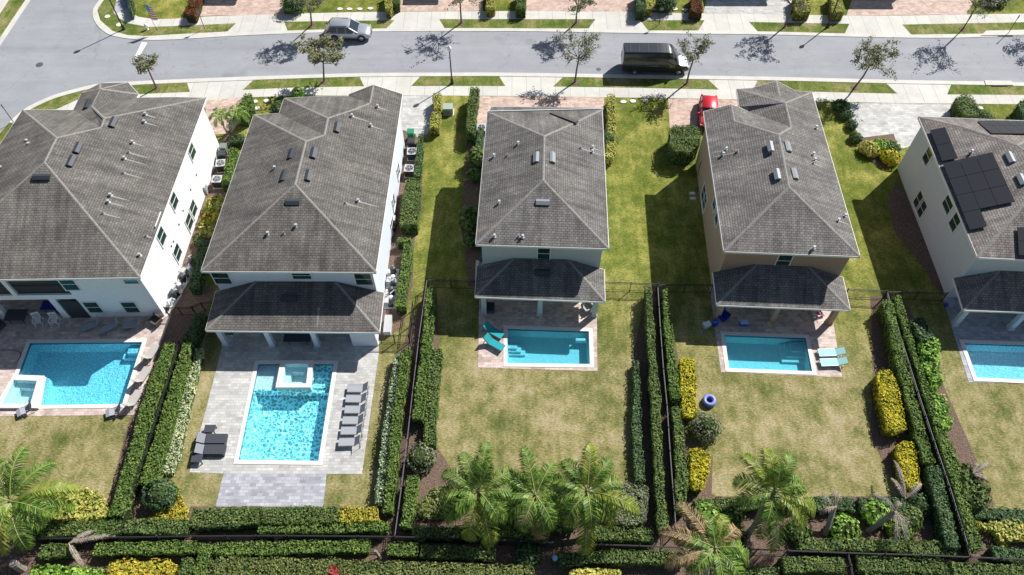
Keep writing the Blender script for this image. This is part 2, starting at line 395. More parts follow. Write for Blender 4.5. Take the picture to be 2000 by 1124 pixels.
# concrete: near sidewalk/apron band and far band
near_walk_low = [(XR, 208), (2000, 204), (1750, 202), (1500, 196), (1300, 192), (1000, 188), (850, 187), (600, 187), (500, 190), (380, 197), (300, 198), (200, 205), (140, 222), (95, 250)]
struct(sheet('pavement', [PP(near_edge[:15]) + PP([(75, 225), (60, 262)]) + PP(near_walk_low[::-1])], 0.008, M['walk']))
far_walk_top = [(XR, 27), (2000, 27), (1760, 31), (1650, 31), (1500, 28), (1260, 25), (1160, 22), (1000, 22), (700, 24), (500, 29), (400, 33), (340, 37), (300, 38), (270, 33), (250, 22), (236, 4), (232, -30)]
struct(sheet('pavement', [PP(far_walk_top[::-1]) + PP(far_edge) + PP([(206, -30)])], 0.008, M['walk']))
struct(sheet('pavement', [PP([(18, 0), (-8, 40), (-60, 110), (-100, 100), (-40, 20), (-10, -30), (32, -30)])], 0.008, M['walk']))
# verge grass strips
V = 'lawn_verge'
for pts in [
    [(58, 216), (90, 194), (130, 179), (186, 169.5), (205, 169), (195, 190), (150, 196), (110, 214)],
    [(236, 169), (365, 161), (371, 180), (278, 184), (230, 186)],
    [(474, 176), (497, 155.5), (702, 150), (711, 169), (560, 172)],
    [(803, 168.5), (822, 149), (974, 148.5), (987, 168.5)],
    [(1080, 169.5), (1100, 151), (1240, 153), (1383, 156), (1404, 175.5), (1240, 172)],
    [(1470, 177), (1480, 157), (1730, 163), (1753, 183.5)],
    [(1850, 185), (1858, 165), (1920, 165), (1923, 168), (1960, 167), (1975, 164), (XR, 172), (XR, 190), (2000, 186)],
    [(207, -30), (230, -10), (222, 25), (232, 36), (250, 46), (290, 53), (330, 52), (461, 46), (444, 62), (340, 67.5), (285, 71), (250, 69), (220, 61), (196, 40), (190, 20)],
    [(555, 43), (770, 40), (755, 56), (562, 61)], [(858, 38), (1163, 38), (1150, 56), (869, 56)],
    [(1250, 40), (1376, 40), (1364, 60), (1266, 60)], [(1463, 43.5), (1659, 47), (1650, 66), (1480, 62)],
    [(1762, 48.5), (2000, 44), (XR, 44), (XR, 60), (1950, 60), (1930, 66), (1780, 68)],
]: lawn(pts, V, 0.014, 'verge')
sp = PP([(50, 0), (-2, 72)]); so = PP([(18, 0), (-8, 40)])
struct(sheet('verge', [[sp[0] + Vector((13, 30, 0)), sp[0], sp[1], sp[1] + Vector((-30, -45, 0)), so[1] + Vector((-35, -45, 0)), so[1], so[0], so[0] + Vector((13, 30, 0))]], 0.014, M[V]))
# kerbs: real raised strips following the road edges
def strip(name, line, width, h, m, side=1):
    ln = [Vector((p[0], p[1], 0)) for p in line]; out = []
    for i, p in enumerate(ln):
        d = (ln[min(i + 1, len(ln) - 1)] - ln[max(i - 1, 0)]).normalized()
        out.append(p + Vector((-d.y, d.x, 0)) * width * side)
    b = MB(); n = len(ln)
    vs = [(p.x, p.y, 0.0) for p in ln] + [(p.x, p.y, h) for p in ln] + [(p.x, p.y, h) for p in out] + [(p.x, p.y, 0.0) for p in out]
    fs = []
    for i in range(n - 1):
        for k in range(3): fs.append((k * n + i, k * n + i + 1, (k + 1) * n + i + 1, (k + 1) * n + i))
    b.add(vs, fs); o = b.build(name, m); bm = bmesh.new(); bm.from_mesh(o.data); bmesh.ops.recalc_face_normals(bm, faces=bm.faces); bm.to_mesh(o.data); bm.free()
    return struct(o)
def smooth_line(pts, n=6):
    pts = [Vector(p) for p in pts]; out = []
    for i in range(len(pts) - 1):
        p0, p1, p2, p3 = pts[max(i - 1, 0)], pts[i], pts[i + 1], pts[min(i + 2, len(pts) - 1)]
        for k in range(n):
            t = k / n
            out.append(0.5 * ((2 * p1) + (p2 - p0) * t + (2 * p0 - 5 * p1 + 4 * p2 - p3) * t * t + (3 * p1 - p0 - 3 * p2 + p3) * t ** 3))
    return out + [pts[-1]]
strip('kerb', smooth_line(PP(near_edge[:17])), 0.55, 0.05, M['kerb'], 1)
strip('kerb', smooth_line(PP(far_edge)), 0.5, 0.05, M['kerb'], -1)
strip('kerb', [left_top - dirl * 45, left_top, left_mid, left_mid + dirl * 60], 0.55, 0.05, M['kerb'], -1)
# driveways
def drive(pts, m): struct(sheet('driveway', [PP(pts)], 0.012, M[m]))
drive([(398, 196), (480, 191), (470, 240), (440, 262), (410, 262)], 'pav_pink')
drive([(770, 188), (862, 187), (850, 215), (836, 262), (815, 268), (770, 262)], 'pav_gray')
drive([(934, 188.5), (1180, 190.5), (1180, 262), (930, 264)], 'pav_pink')
drive([(1305, 193), (1460, 196), (1460, 260), (1308, 250)], 'pav_pink')
drive([(1650, 201.5), (1862, 204), (1870, 225), (1850, 260), (1765, 290), (1730, 285), (1683, 277), (1663, 235)], 'pav_gray')
for a, b_, y0, y1, mm in [(386, 556, 32, 28, 'pav_pink'), (778, 943, 23, 22, 'pav_pink'), (1028, 1244, 22, 24, 'pav_pink'), (1374, 1540, 26, 29, 'pav_gray'), (1653, 1888, 31, 29, 'pav_pink')]:
    drive([(a, y0), (b_, y1), (b_ + (b_ - 1000) * 0.06, -80), (a + (a - 1000) * 0.06, -80)], mm)
drive([(222, 8), (258, -20), (262, 30), (248, 22), (224, 26)], 'pav_dark')  # corner path in shadow, its shade put in as darker pavers
# mulch beds
BEDZ = [0.0055]
def bed(pts):
    BEDZ[0] += 0.003; struct(sheet('mulch_bed', [PP(pts)], BEDZ[0], M['mulch']))
bed([(345, 560), (420, 560), (385, 660), (290, 1030), (195, 1040), (250, 830), (310, 680)])
bed([(834, 560), (852, 560), (858, 680), (862, 700), (846, 860), (905, 955), (860, 1040), (740, 1060), (735, 985), (770, 700), (795, 660)])
bed([(1238, 690), (1262, 560), (1300, 560), (1325, 700), (1328, 840), (1392, 890), (1390, 965), (1430, 985), (1420, 1060), (1240, 1060), (1236, 930)])
bed([(1700, 580), (1760, 575), (1800, 650), (1850, 770), (1935, 960), (1960, 1095), (1800, 1095), (1760, 975), (1700, 850), (1705, 720)])
bed([(-200, 1015), (60, 1005), (190, 1015), (285, 1015), (300, 1010), (360, 1025), (372, 990), (740, 990), (770, 1025), (860, 1000), (1000, 985), (1270, 985), (1340, 990), (1400, 970), (1560, 972), (1800, 968), (1900, 1010), (2200, 1010), (2300, 1240), (-300, 1240)])
bed([(437, 262), (470, 262), (455, 330), (420, 440), (390, 560), (350, 600), (345, 520), (400, 380)])
bed([(770, 250), (812, 262), (822, 300), (826, 400), (810, 460), (806, 560), (785, 640), (745, 665), (735, 660), (760, 430)])
bed([(912, 262), (952, 262), (945, 560), (915, 560), (900, 440)])
bed([(1680, 270), (1745, 262), (1765, 320), (1720, 330), (1685, 300)])
bed([(1732, 395), (1752, 352), (1850, 560), (1838, 575), (1785, 500), (1750, 460)])
# drain cover, stop bar, inlets
sheet_ = lambda n, pts, z, m: sheet(n, [PP(pts)], z, m)
struct(sheet_('road_marking', [(277, 83), (288, 84), (268, 117), (261, 116)], 0.009, M['trim']))
def cover(px, py, r, lab):
    c = P(px, py); b = MB(); b.lathe([(r, -0.02), (r, 0.012), (r * 0.8, 0.014), (r * 0.78, 0.010)], (0, 0, 0), 20)
    o = b.build('manhole_cover', M['iron']); o.location = c; tag(o, lab, 'manhole cover')
M['iron'] = mt('cast_iron', (0.12, 0.11, 0.11), 0.7, 0.3, 0.3, 10)
M['lid'] = mt('utility_lid', (0.6, 0.58, 0.53), 0.8)
cover(77, 127, 0.38, 'round iron manhole cover in the side street asphalt')
cover(849, 117, 0.3, 'small iron cover in the road left of the globe street lamp')
cover(1169, 136, 0.26, 'small square-looking iron cover in road behind the black van')
for px, py, r, lab in [(233, 49, 0.34, 'pale concrete utility lid in corner verge beside the tall lamp'), (210, 33, 0.3, 'pale concrete utility lid nearest the corner kerb')]:
    b = MB(); b.lathe([(r, 0.0), (r, 0.05), (r * 0.6, 0.055)], (0, 0, 0), 16); o = b.build('concrete_slab', M['lid']); o.location = P(px, py, 0.014); tag(o, lab, 'utility lid')
# storm inlets at the kerb
for pts, lab in [([(1925, 62), (2010, 60), (2010, 70), (1915, 71)], 'concrete storm drain inlet in the far kerb at right'), ([(1922, 159), (1975, 160), (1978, 168), (1925, 168)], 'concrete storm drain inlet in the near kerb at right')]:
    r = empty('storm_drain', P(*pts[3]), lab, 'storm drain')
    b = MB().prism([p[:] for p in PP(pts)], 0.0, 0.12); b.build('slab', M['kerb'], r, True)
    g = PP(pts); MB().box(((g[2] + g[3]) / 2) + Vector((0, -0.06, 0.055)), (1.6, 0.12, 0.09)).build('opening', M['dark'], r, True)

# ================================================================ POOLS
def watermat(name, tint, caustic, scale=2.2, gain=1.0):
    m, t, b = nodes(name)
    out = t.nodes['Material Output']; t.nodes.remove(b); p = pos(t)
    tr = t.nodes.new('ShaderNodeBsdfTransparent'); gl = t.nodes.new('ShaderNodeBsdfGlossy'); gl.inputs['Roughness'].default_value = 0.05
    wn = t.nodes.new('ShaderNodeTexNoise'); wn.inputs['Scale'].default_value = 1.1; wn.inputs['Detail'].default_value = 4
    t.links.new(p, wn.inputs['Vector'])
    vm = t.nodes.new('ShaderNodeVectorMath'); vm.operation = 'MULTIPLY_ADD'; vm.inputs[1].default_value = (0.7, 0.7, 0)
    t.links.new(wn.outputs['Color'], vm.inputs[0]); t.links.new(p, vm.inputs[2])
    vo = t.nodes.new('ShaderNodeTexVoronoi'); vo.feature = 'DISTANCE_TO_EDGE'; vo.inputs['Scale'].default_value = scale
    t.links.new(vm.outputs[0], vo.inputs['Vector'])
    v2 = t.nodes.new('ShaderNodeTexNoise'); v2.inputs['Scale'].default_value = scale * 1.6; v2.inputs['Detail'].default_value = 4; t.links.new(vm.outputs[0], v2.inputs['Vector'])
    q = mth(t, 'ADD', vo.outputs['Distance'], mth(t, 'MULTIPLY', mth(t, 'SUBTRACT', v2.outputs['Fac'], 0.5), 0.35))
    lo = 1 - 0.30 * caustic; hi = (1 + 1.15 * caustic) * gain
    c = ramp(t, q, [(0.0, (hi,) * 3), (0.07, (1 + 0.25 * caustic,) * 3), (0.20, (lo,) * 3)])  # caustic light net is painted into the transparent colour
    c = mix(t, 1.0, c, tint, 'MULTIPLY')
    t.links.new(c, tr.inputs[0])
    nb = t.nodes.new('ShaderNodeTexNoise'); nb.inputs['Scale'].default_value = 3.5; nb.inputs['Detail'].default_value = 4; t.links.new(p, nb.inputs['Vector'])
    bp = t.nodes.new('ShaderNodeBump'); bp.inputs['Strength'].default_value = 0.12 + 0.3 * caustic; bp.inputs['Distance'].default_value = 0.05
    t.links.new(nb.outputs['Fac'], bp.inputs['Height']); t.links.new(bp.outputs[0], gl.inputs['Normal'])
    fr = t.nodes.new('ShaderNodeFresnel'); fr.inputs[0].default_value = 1.33; t.links.new(bp.outputs[0], fr.inputs['Normal'])
    ms = t.nodes.new('ShaderNodeMixShader'); t.links.new(fr.outputs[0], ms.inputs[0]); t.links.new(tr.outputs[0], ms.inputs[1]); t.links.new(gl.outputs[0], ms.inputs[2])
    t.links.new(ms.outputs[0], out.inputs[0])
    return m
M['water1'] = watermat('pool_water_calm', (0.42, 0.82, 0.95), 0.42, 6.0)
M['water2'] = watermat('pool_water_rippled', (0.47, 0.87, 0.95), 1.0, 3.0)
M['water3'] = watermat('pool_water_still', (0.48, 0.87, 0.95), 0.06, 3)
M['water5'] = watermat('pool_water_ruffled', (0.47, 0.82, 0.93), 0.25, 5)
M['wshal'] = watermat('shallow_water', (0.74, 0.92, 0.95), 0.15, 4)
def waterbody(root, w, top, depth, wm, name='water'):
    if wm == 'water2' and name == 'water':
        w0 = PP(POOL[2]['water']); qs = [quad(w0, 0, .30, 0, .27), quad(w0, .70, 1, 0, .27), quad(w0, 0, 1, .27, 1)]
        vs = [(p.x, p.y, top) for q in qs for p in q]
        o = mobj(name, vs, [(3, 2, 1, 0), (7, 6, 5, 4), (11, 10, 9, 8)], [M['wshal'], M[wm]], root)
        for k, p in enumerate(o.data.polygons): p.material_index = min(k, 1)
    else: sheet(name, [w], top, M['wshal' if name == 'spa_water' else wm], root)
M['plaster'] = mt('pool_plaster', (0.70, 0.84, 0.88), 0.7, 0, 0.05, 2)
M['plaster2'] = mt('pool_plaster_deep', (0.55, 0.73, 0.75), 0.7, 0, 0.05, 2)
M['tile'] = mt('waterline_tile', (0.05, 0.16, 0.24), 0.3)
M['stepwhite'] = mt('pool_step_trim', (0.75, 0.85, 0.88), 0.5)
def basin(root, w, depth, wm, pm='plaster', cw=0.32, name='basin'):
    a = area(w); w = w if a > 0 else w[::-1]; n = len(w)
    ins = w; fl = inset(w, 0.15)
    vs = [(p[0], p[1], 0.02) for p in w] + [(p[0], p[1], -0.22) for p in w] + [(p[0], p[1], -depth) for p in fl]
    b = MB(); b.add(vs[:n] + vs[n:2 * n], [(i, n + i, n + (i + 1) % n, (i + 1) % n) for i in range(n)]); b.build('tile_band', M['tile'], root, True)
    b = MB(); b.add(vs[n:], [(i, n + i, n + (i + 1) % n, (i + 1) % n) for i in range(n)] + [tuple(n + i for i in f) for f in tess([fl])]); b.build(name, M[pm], root, True)
    o = inset(w, -cw); vs = [(p[0], p[1], z) for z in (0.012, 0.05) for l in (w, o) for p in l]
    fs = []
    for i in range(n):
        j = (i + 1) % n
        fs += [(2 * n + i, 3 * n + i, 3 * n + j, 2 * n + j)[::-1], (n + i, n + j, 3 * n + j, 3 * n + i), (i, 2 * n + i, 2 * n + j, j)]
    MB().add(vs, fs).build('coping', M['coping'], root, True)
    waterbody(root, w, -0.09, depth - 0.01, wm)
def seg(a, b_, t): return Vector(a) + (Vector(b_) - Vector(a)) * t
def quad(w, s0, s1, t0, t1):      # sub-rectangle of a four-cornered pool (TL, TR, BR, BL)
    TL, TR, BR, BL = w
    f = lambda s, t: seg(seg(TL, TR, s), seg(BL, BR, s), t)
    return [f(s0, t0), f(s1, t0), f(s1, t1), f(s0, t1)]
def deck(pts, m, k, z=0.016):
    w = POOL[k].get('hole') or PP(POOL[k]['water'])
    struct(sheet('pool_deck', [PP(pts), w], z, M[m]))
# pool 1
deck([(-260, 816), (263, 811), (333, 620), (335, 612), (150, 606), (120, 560), (-260, 560)], 'pav_mix', 1)
deck([(440, 655), (370, 923), (437, 925.5), (430, 950), (560, 955), (634, 953), (638, 926.5), (707, 926.5), (740, 690), (742, 600), (440, 590)], 'pav_gray', 2)
struct(sheet('patio', [PP([(437, 925.5), (421, 990), (631, 993), (638, 926.5)])], 0.020, M['pav_dark']))
deck([(936, 560), (934, 718.5), (1167, 725.5), (1165, 560)], 'pav_mix', 3)
deck([(1385, 560), (1408, 727), (1645, 737.5), (1616, 560)], 'pav_mix', 4)
deck([(1840, 580), (1892, 747), (2250, 752), (2250, 580)], 'pav_dark', 5)
p1 = empty('swimming_pool', P(160, 730), 'large angled pool with a corner spa behind the leftmost white house', 'pool', 'swimming pools')
w = PP(POOL[1]['water']); basin(p1, w, 1.25, 'water1'); w = PP([(59, 671), (278, 669), (239, 790), (14, 792)])
for i in range(2): MB().prism(quad(w, 0.82 + 0.05 * i, 0.995, 0.02, 0.19 - 0.05 * i), -1.2, -0.8 + 0.38 * i).build('step', M['plaster'], p1, True)
def spa(root, outer, inner, ztop, wm, seatq=0.22):
    o = outer if area(outer) > 0 else outer[::-1]; i_ = inner if area(inner) > 0 else inner[::-1]
    n = len(o)
    vs = [(p[0], p[1], z) for z in (-1.2, ztop) for p in o] + [(p[0], p[1], z) for z in (ztop, -0.9) for p in i_]
    fs = [(k, (k + 1) % n, n + (k + 1) % n, n + k) for k in range(n)]
    fs += [tuple(n + q for q in f) for f in tess([o, i_])]
    fs += [(2 * n + k, 3 * n + k, 3 * n + (k + 1) % n, 2 * n + (k + 1) % n)[::1] for k in range(n)]
    s_ = MB().add(vs[:3 * n], fs[:n] + [f for f in fs[n:] if max(f) < 3 * n]).build('spa_wall', M['coping'], root, True)
    MB().add(vs[2 * n:], [(k, n + k, n + (k + 1) % n, (k + 1) % n) for k in range(n)] + [tuple(n + q for q in f) for f in tess([i_])]).build('spa_basin', M['plaster'], root, True)
    se = inset(i_, 0.42)
    b = MB(); b.add([(p[0], p[1], -0.45 + ztop * 0.6) for p in i_] + [(p[0], p[1], -0.45 + ztop * 0.6) for p in se], [f for f in tess([i_, se])]); 
    b.add([(p[0], p[1], z) for z in (-0.45 + ztop * 0.6, -0.88) for p in se], [(k, 4 + k, 4 + (k + 1) % 4, (k + 1) % 4) for k in range(4)]); b.build('spa_seat', M['plaster'], root, True)
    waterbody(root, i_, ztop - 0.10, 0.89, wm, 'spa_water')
spa(p1, SPO, SPI, 0.25, 'water3')
# pool 2 with central raised spa and tanning shelf
p2 = empty('swimming_pool', P(560, 800), 'long rippled pool with raised square spa at its head on grey pavers', 'pool', 'swimming pools')
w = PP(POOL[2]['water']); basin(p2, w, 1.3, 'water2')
MB().prism(quad(w, 0.004, 0.30, 0.004, 0.27), -1.2, -0.3).build('tanning_shelf', M['stepwhite'], p2, True)
for i in range(2): MB().prism(quad(w, 0.72, 0.996, 0.004, 0.12 + 0.09 * i), -1.2, -0.5 - 0.3 * i).build('step', M['plaster'], p2, True)
MB().prism(quad(w, 0.72, 0.98, 0.24, 0.27), -1.2, -0.7).build('step', M['plaster'], p2, True)
ow = [P(548, 704, 0.35), P(612, 704, 0.35), P(606, 757, 0.35), P(538, 757, 0.35)]
iw = [P(557, 711, 0.35), P(602, 711, 0.35), P(598, 749, 0.35), P(552, 749, 0.35)]
spa(p2, ow, iw, 0.35, 'water3')
p3 = empty('swimming_pool', P(1070, 680), 'plain rectangular pool with white corner steps behind the pale green house', 'pool', 'swimming pools')
w = PP(POOL[3]['water']); basin(p3, w, 0.95, 'water3', 'plaster2')
for i in range(3): MB().prism(quad(w, 0.005, 0.20 - 0.055 * i, 0.42 - 0.0 * i, 0.64 + 0.0 * i) if i < 0 else quad(w, 0.005, 0.22 - 0.05 * i, 0.3 + 0.06 * i, 0.62 - 0.06 * i), -0.94, -0.75 + 0.2 * i).build('step', M['plaster2'], p3, True)
MB().prism(quad(w, 0.84, 0.985, 0.16, 0.23), -0.7, -0.3).build('ladder_seat', M['stepwhite'], p3, True)
p4 = empty('swimming_pool', P(1500, 690), 'small skewed pool with curved steps behind the tan house', 'pool', 'swimming pools')
w = PP(POOL[4]['water']); basin(p4, w, 0.95, 'water3', 'plaster2')
for i in range(3): MB().prism(quad(w, 0.70 + 0.06 * i, 0.995, 0.05, 0.60 - 0.13 * i), -0.94, -0.75 + 0.19 * i).build('step', M['plaster2'], p4, True)
p5 = empty('swimming_pool', P(1960, 710), 'pool cut off by the right edge behind the solar panel house', 'pool', 'swimming pools')
w = PP(POOL[5]['water']); basin(p5, w, 0.9, 'water5', 'plaster')

# ================================================================ HOUSES
EZ = 6.2; MP = 0.417
def roof_uv(vs, fs):
    out = []
    for f in fs:
        a = [Vector(vs[i]) for i in f]
        n = Vector((0, 0, 0))
        for i in range(1, len(a) - 1): n += (a[i] - a[0]).cross(a[i + 1] - a[0])
        n.normalize()
        h = Vector((0, 0, 1)).cross(n)
        h = h.normalized() if h.length > 1e-4 else Vector((1, 0, 0))
        v = n.cross(h); out.append([(p.dot(h), p.dot(v)) for p in a])
    return out
class Slope:                       # roof plane through an eave edge a-b (world), rising to the inner side
    def __init__(s, a, b, m=MP, inner=None):
        a = Vector(a); b = Vector(b); d = (b - a).normalized(); q = Vector((-d.y, d.x, 0))
        if inner is not None and (Vector(inner) - a).dot(q) < 0: q = -q
        s.p = a; s.n = Vector((-q.x * m, -q.y * m, 1)).normalized(); s.q = q; s.m = m
    def at(s, px, py): return onplane(px, py, s.p, s.n)
    def z(s, x, y): return s.p.z + s.m * ((Vector((x, y, 0)) - Vector((s.p.x, s.p.y, 0))).dot(s.q))
def roof(root, pts, faces, mi, name='roof', fas=0.22, fm='trim'):
    names = list(pts); vs = [pts[k] for k in names]; ix = {k: i for i, k in enumerate(names)}
    fs = []
    for f in faces:
        q = [ix[k] for k in f]; a = [vs[i] for i in q]
        nz = sum((a[i] - a[0]).cross(a[i + 1] - a[0]).z for i in range(1, len(a) - 1))
        if nz < 0: q = q[::-1]
        # triangulate on plan so slightly warped faces stay clean
        tr = tess([[vs[i] for i in q]])
        fs.append((q, [tuple(q[i] for i in t) for t in tr]))
    allf = []; uvs = []
    for q, tr in fs:
        a = [Vector(vs[i]) for i in q]; n = Vector((0, 0, 0))
        for i in range(1, len(a) - 1): n += (a[i] - a[0]).cross(a[i + 1] - a[0])
        n.normalize(); h = Vector((0, 0, 1)).cross(n); h = h.normalized() if h.length > 1e-4 else Vector((1, 0, 0)); v = n.cross(h)
        for t in tr: allf.append(t); uvs.append([(vs[i].dot(h), vs[i].dot(v)) for i in t])
    o = mobj(name, vs, allf, M['roof'][mi], root, True, False, uvs)
    # fascia + soffit along the open border
    cnt = {}
    for q, tr in fs:
        for i in range(len(q)):
            e = (q[i], q[(i + 1) % len(q)]); k = tuple(sorted(e)); cnt.setdefault(k, []).append(e)
    b = MB(); eds = []
    for k, l in cnt.items():
        a, c = Vector(vs[l[0][0]]), Vector(vs[l[0][1]])
        if len(l) == 1:
            d = (c - a).normalized(); out = Vector((d.y, -d.x, 0)).normalized() * 0.03
            b.add([a + out + Vector((0, 0, -0.01)), c + out + Vector((0, 0, -0.01)), c + out - Vector((0, 0, fas)), a + out - Vector((0, 0, fas)), a - out, c - out, c - out - Vector((0, 0, fas)), a - out - Vector((0, 0, fas))],
                  [(3, 2, 1, 0), (4, 5, 6, 7), (0, 1, 5, 4), (7, 6, 2, 3)])
        elif abs(a.z - c.z) > 0.25 or min(a.z, c.z) > EZ + 0.3 or (min(a.z, c.z) > 3.2 and max(a.z, c.z) < 5.8):
            # ridge / hip cap only where the roof folds downwards
            f1 = [f for f, t in fs if l[0][0] in f and l[0][1] in f]
            if len(f1) == 2:
                cen = [sum((Vector(vs[i]) for i in f), Vector()) / len(f) for f in f1]
                mid = (a + c) / 2; n_ = []
                for f in f1:
                    aa = [Vector(vs[i]) for i in f]; n = Vector()
                    for i in range(1, len(aa) - 1): n += (aa[i] - aa[0]).cross(aa[i + 1] - aa[0])
                    n_.append(n.normalized())
                if (cen[1] - mid).dot(n_[0]) < -0.05: eds.append((a, c, list(zip(n_, cen))))
    b.build('fascia', M[fm], root, True)
    for a_, c_, nn in eds:
        q = MB(); d = (c_ - a_).normalized(); up = (nn[0][0] + nn[1][0]).normalized() * 0.012; sides = []
        for n1, cn in nn:
            f = n1.cross(d).normalized()
            if f.dot(cn - a_) < 0: f = -f
            sides.append(f * 0.11 + n1 * 0.008)
        q.add([a_ + up, c_ + up, a_ + sides[0], c_ + sides[0], a_ + sides[1], c_ + sides[1]], [(0, 1, 3, 2), (1, 0, 4, 5)]); q.build('ridge_cap', M['ridge'], o, True)
    return o
def soffit(root, poly, z, m='trim'): sheet('soffit', [[(p[0], p[1]) for p in poly]], z, M[m], root)
def walls(root, poly, m, z1, z0=-0.05, name='wall'): return MB().prism([(p[0], p[1]) for p in poly], z0, z1).build(name, M[m], root, True)
def window(root, c, ax, nrm, w, h, panes=1, frame='trim'):
    w *= 1.12; h *= 1.15
    ax = Vector(ax).normalized(); n = Vector(nrm).normalized(); c = Vector(c); zz = Vector((0, 0, 1)); t = 0.07
    b = MB()
    def bar(u0, u1, v0, v1, d):
        cc = c + ax * (u0 + u1) / 2 + zz * (v0 + v1) / 2 + n * d / 2
        ang = math.atan2(ax.y, ax.x); b.box(cc, (abs(u1 - u0), d, abs(v1 - v0)), ang)
    bar(-w / 2 - t, w / 2 + t, h / 2, h / 2 + t, 0.07); bar(-w / 2 - t, w / 2 + t, -h / 2 - t * 1.5, -h / 2, 0.10)
    bar(-w / 2 - t, -w / 2, -h / 2, h / 2, 0.07); bar(w / 2, w / 2 + t, -h / 2, h / 2, 0.07); bar(-w / 2, w / 2, -0.025, 0.025, 0.05)
    if panes == 2: bar(-0.03, 0.03, -h / 2, h / 2, 0.055)
    f = b.build('window', M[frame], root, True)
    g = MB(); g.box(c + n * 0.015, (w, 0.03, h), math.atan2(ax.y, ax.x)); g.build('pane', M['glass'], f, True)
    return f
def winpx(root, px, py, a, b_, w=0.9, h=1.5, panes=1, hoff=0.0):
    a = Vector((a[0], a[1], 0)); b_ = Vector((b_[0], b_[1], 0)); d = (b_ - a).normalized(); n = Vector((-d.y, d.x, 0))
    if n.dot(Vector((0, 0, 56)) - Vector((a.x, a.y, 0))) < 0: n = -n
    p = onplane(px, py, Vector((a.x, a.y, 0)), n)
    return window(root, p, d, n, w, h, panes)
def vent_box(root, sl_, px, py, m='vent', L=1.1, W=0.5):     # low ridge vent lying on a roof slope
    c = sl_.at(px, py); q = sl_.q; along = Vector((-q.y, q.x, 0)); up = (Vector((q.x, q.y, sl_.m))).normalized(); n = sl_.n
    b = MB(); vs = []
    for e in (-1, 1):
        for (u, h) in ((-W / 2, 0.02), (-W / 2, 0.16), (0.05, 0.22), (W / 2, 0.10), (W / 2, 0.0)):
            vs.append(c + along * e * L / 2 + up * u + n * h)
    b.add(vs, [(0, 1, 2, 3, 4)[::-1], (5, 6, 7, 8, 9)] + [(i, i + 1, i + 6, i + 5) for i in range(4)]); b.build('roof_vent', M[m], root, True)
def pipe(root, sl_, px, py, goose=False):
    c = sl_.at(px, py); b = MB(); h = 0.24
    b.tube([c - Vector((0, 0, 0.1)), c + Vector((0, 0, h))], 0.055, 8); b.tube([c, c + Vector((0, 0, 0.07))], [0.16, 0.08], 8)
    if goose: b.tube([c + Vector((0, 0, h)), c + Vector((0, 0, h + .07))], [0.13, 0.11], 8)
    o = b.build('vent_pipe', M['goose'] if goose else M['ventw'], root, True)
    q = sl_.q; al = Vector((-q.y, q.x, 0)); dn = -Vector((q.x, q.y, sl_.m)).normalized(); n = sl_.n; L = min(0.9 + (int(px * 7 + py) % 5) * 0.22, abs((c - sl_.p).dot(q)) * 1.06 - 0.2)
    if L < 0.3: return
    p0 = c + dn * .12 + n * .006; MB().add([p0 - al * .07, p0 + al * .07, p0 + dn * L * .6 + al * .05 , p0 + dn * L, p0 + dn * L * .6 - al * .05], [(0, 1, 2, 3, 4)]).build('washed_streak', M['streak'], root, True)
def lanai(root, OL, OR, wa, wb, ze, mi, cols, cm, m=MP, colw=0.4, fm='trim', solid=None):
    OL = Vector(OL); OR = Vector(OR); wa = Vector((wa[0], wa[1], 0)); wb = Vector((wb[0], wb[1], 0))
    d = (wb - wa).normalized(); n = Vector((d.y, -d.x, 0))
    if n.y > 0: n = -n
    def towall(p):
        t = (Vector((p.x, p.y, 0)) - wa).dot(n); q = Vector((p.x, p.y, 0)) - n * (t - 0.002); q.z = ze; return q
    BL, BR = towall(OL), towall(OR); dep = (OL - BL).length
    e = (OR - OL).normalized()
    TL = BL + e * dep; TR = BR - e * dep; TL.z = TR.z = ze + m * dep
    pts = dict(OL=OL, OR=OR, BL=BL, BR=BR, TL=TL, TR=TR)
    roof(root, pts, [('OL', 'OR', 'TR', 'TL'), ('OL', 'TL', 'BL'), ('OR', 'BR', 'TR')], mi, 'lanai_roof', 0.2, fm)
    soffit(root, [OL, OR, BR, BL], ze - 0.19)
    for c in cols:
        p = P(c[0], c[1]); ang = math.atan2(e.y, e.x)
        b = MB(); b.box((p.x, p.y + colw / 2, (ze - 0.2) / 2), (colw, colw, ze - 0.2), ang); b.box((p.x, p.y + colw / 2, 0.14), (colw + 0.08, colw + 0.08, 0.24), ang); b.build('column', M[cm], root, True)
    bb = MB(); q0 = OL + (BL - OL).normalized() * 0.45 + e * 0.4; q1 = OR + (BR - OR).normalized() * 0.45 - e * 0.4
    bb.beam(q0 - Vector((0, 0, 0.33)), q1 - Vector((0, 0, 0.33)), 0.3, 0.26); bb.build('beam', M[cm], root, True)
    return pts
def dooron(root, a, b_, t, w, h, m='glass'):       # sliding door on a wall a->b at fraction t
    a = Vector((a[0], a[1], 0)); b_ = Vector((b_[0], b_[1], 0)); d = (b_ - a).normalized(); n = Vector((d.y, -d.x, 0))
    c = a + (b_ - a) * t + n * 0.03; ang = math.atan2(d.y, d.x)
    f = MB().box(c + Vector((0, 0, h / 2 + 0.03)), (w + 0.16, 0.06, h + 0.1), ang).build('sliding_door', M['trim'], root, True)
    MB().box(c + n * 0.04 + Vector((0, 0, h / 2 + 0.03)), (w, 0.05, h), ang).build('pane', M[m], f, True)

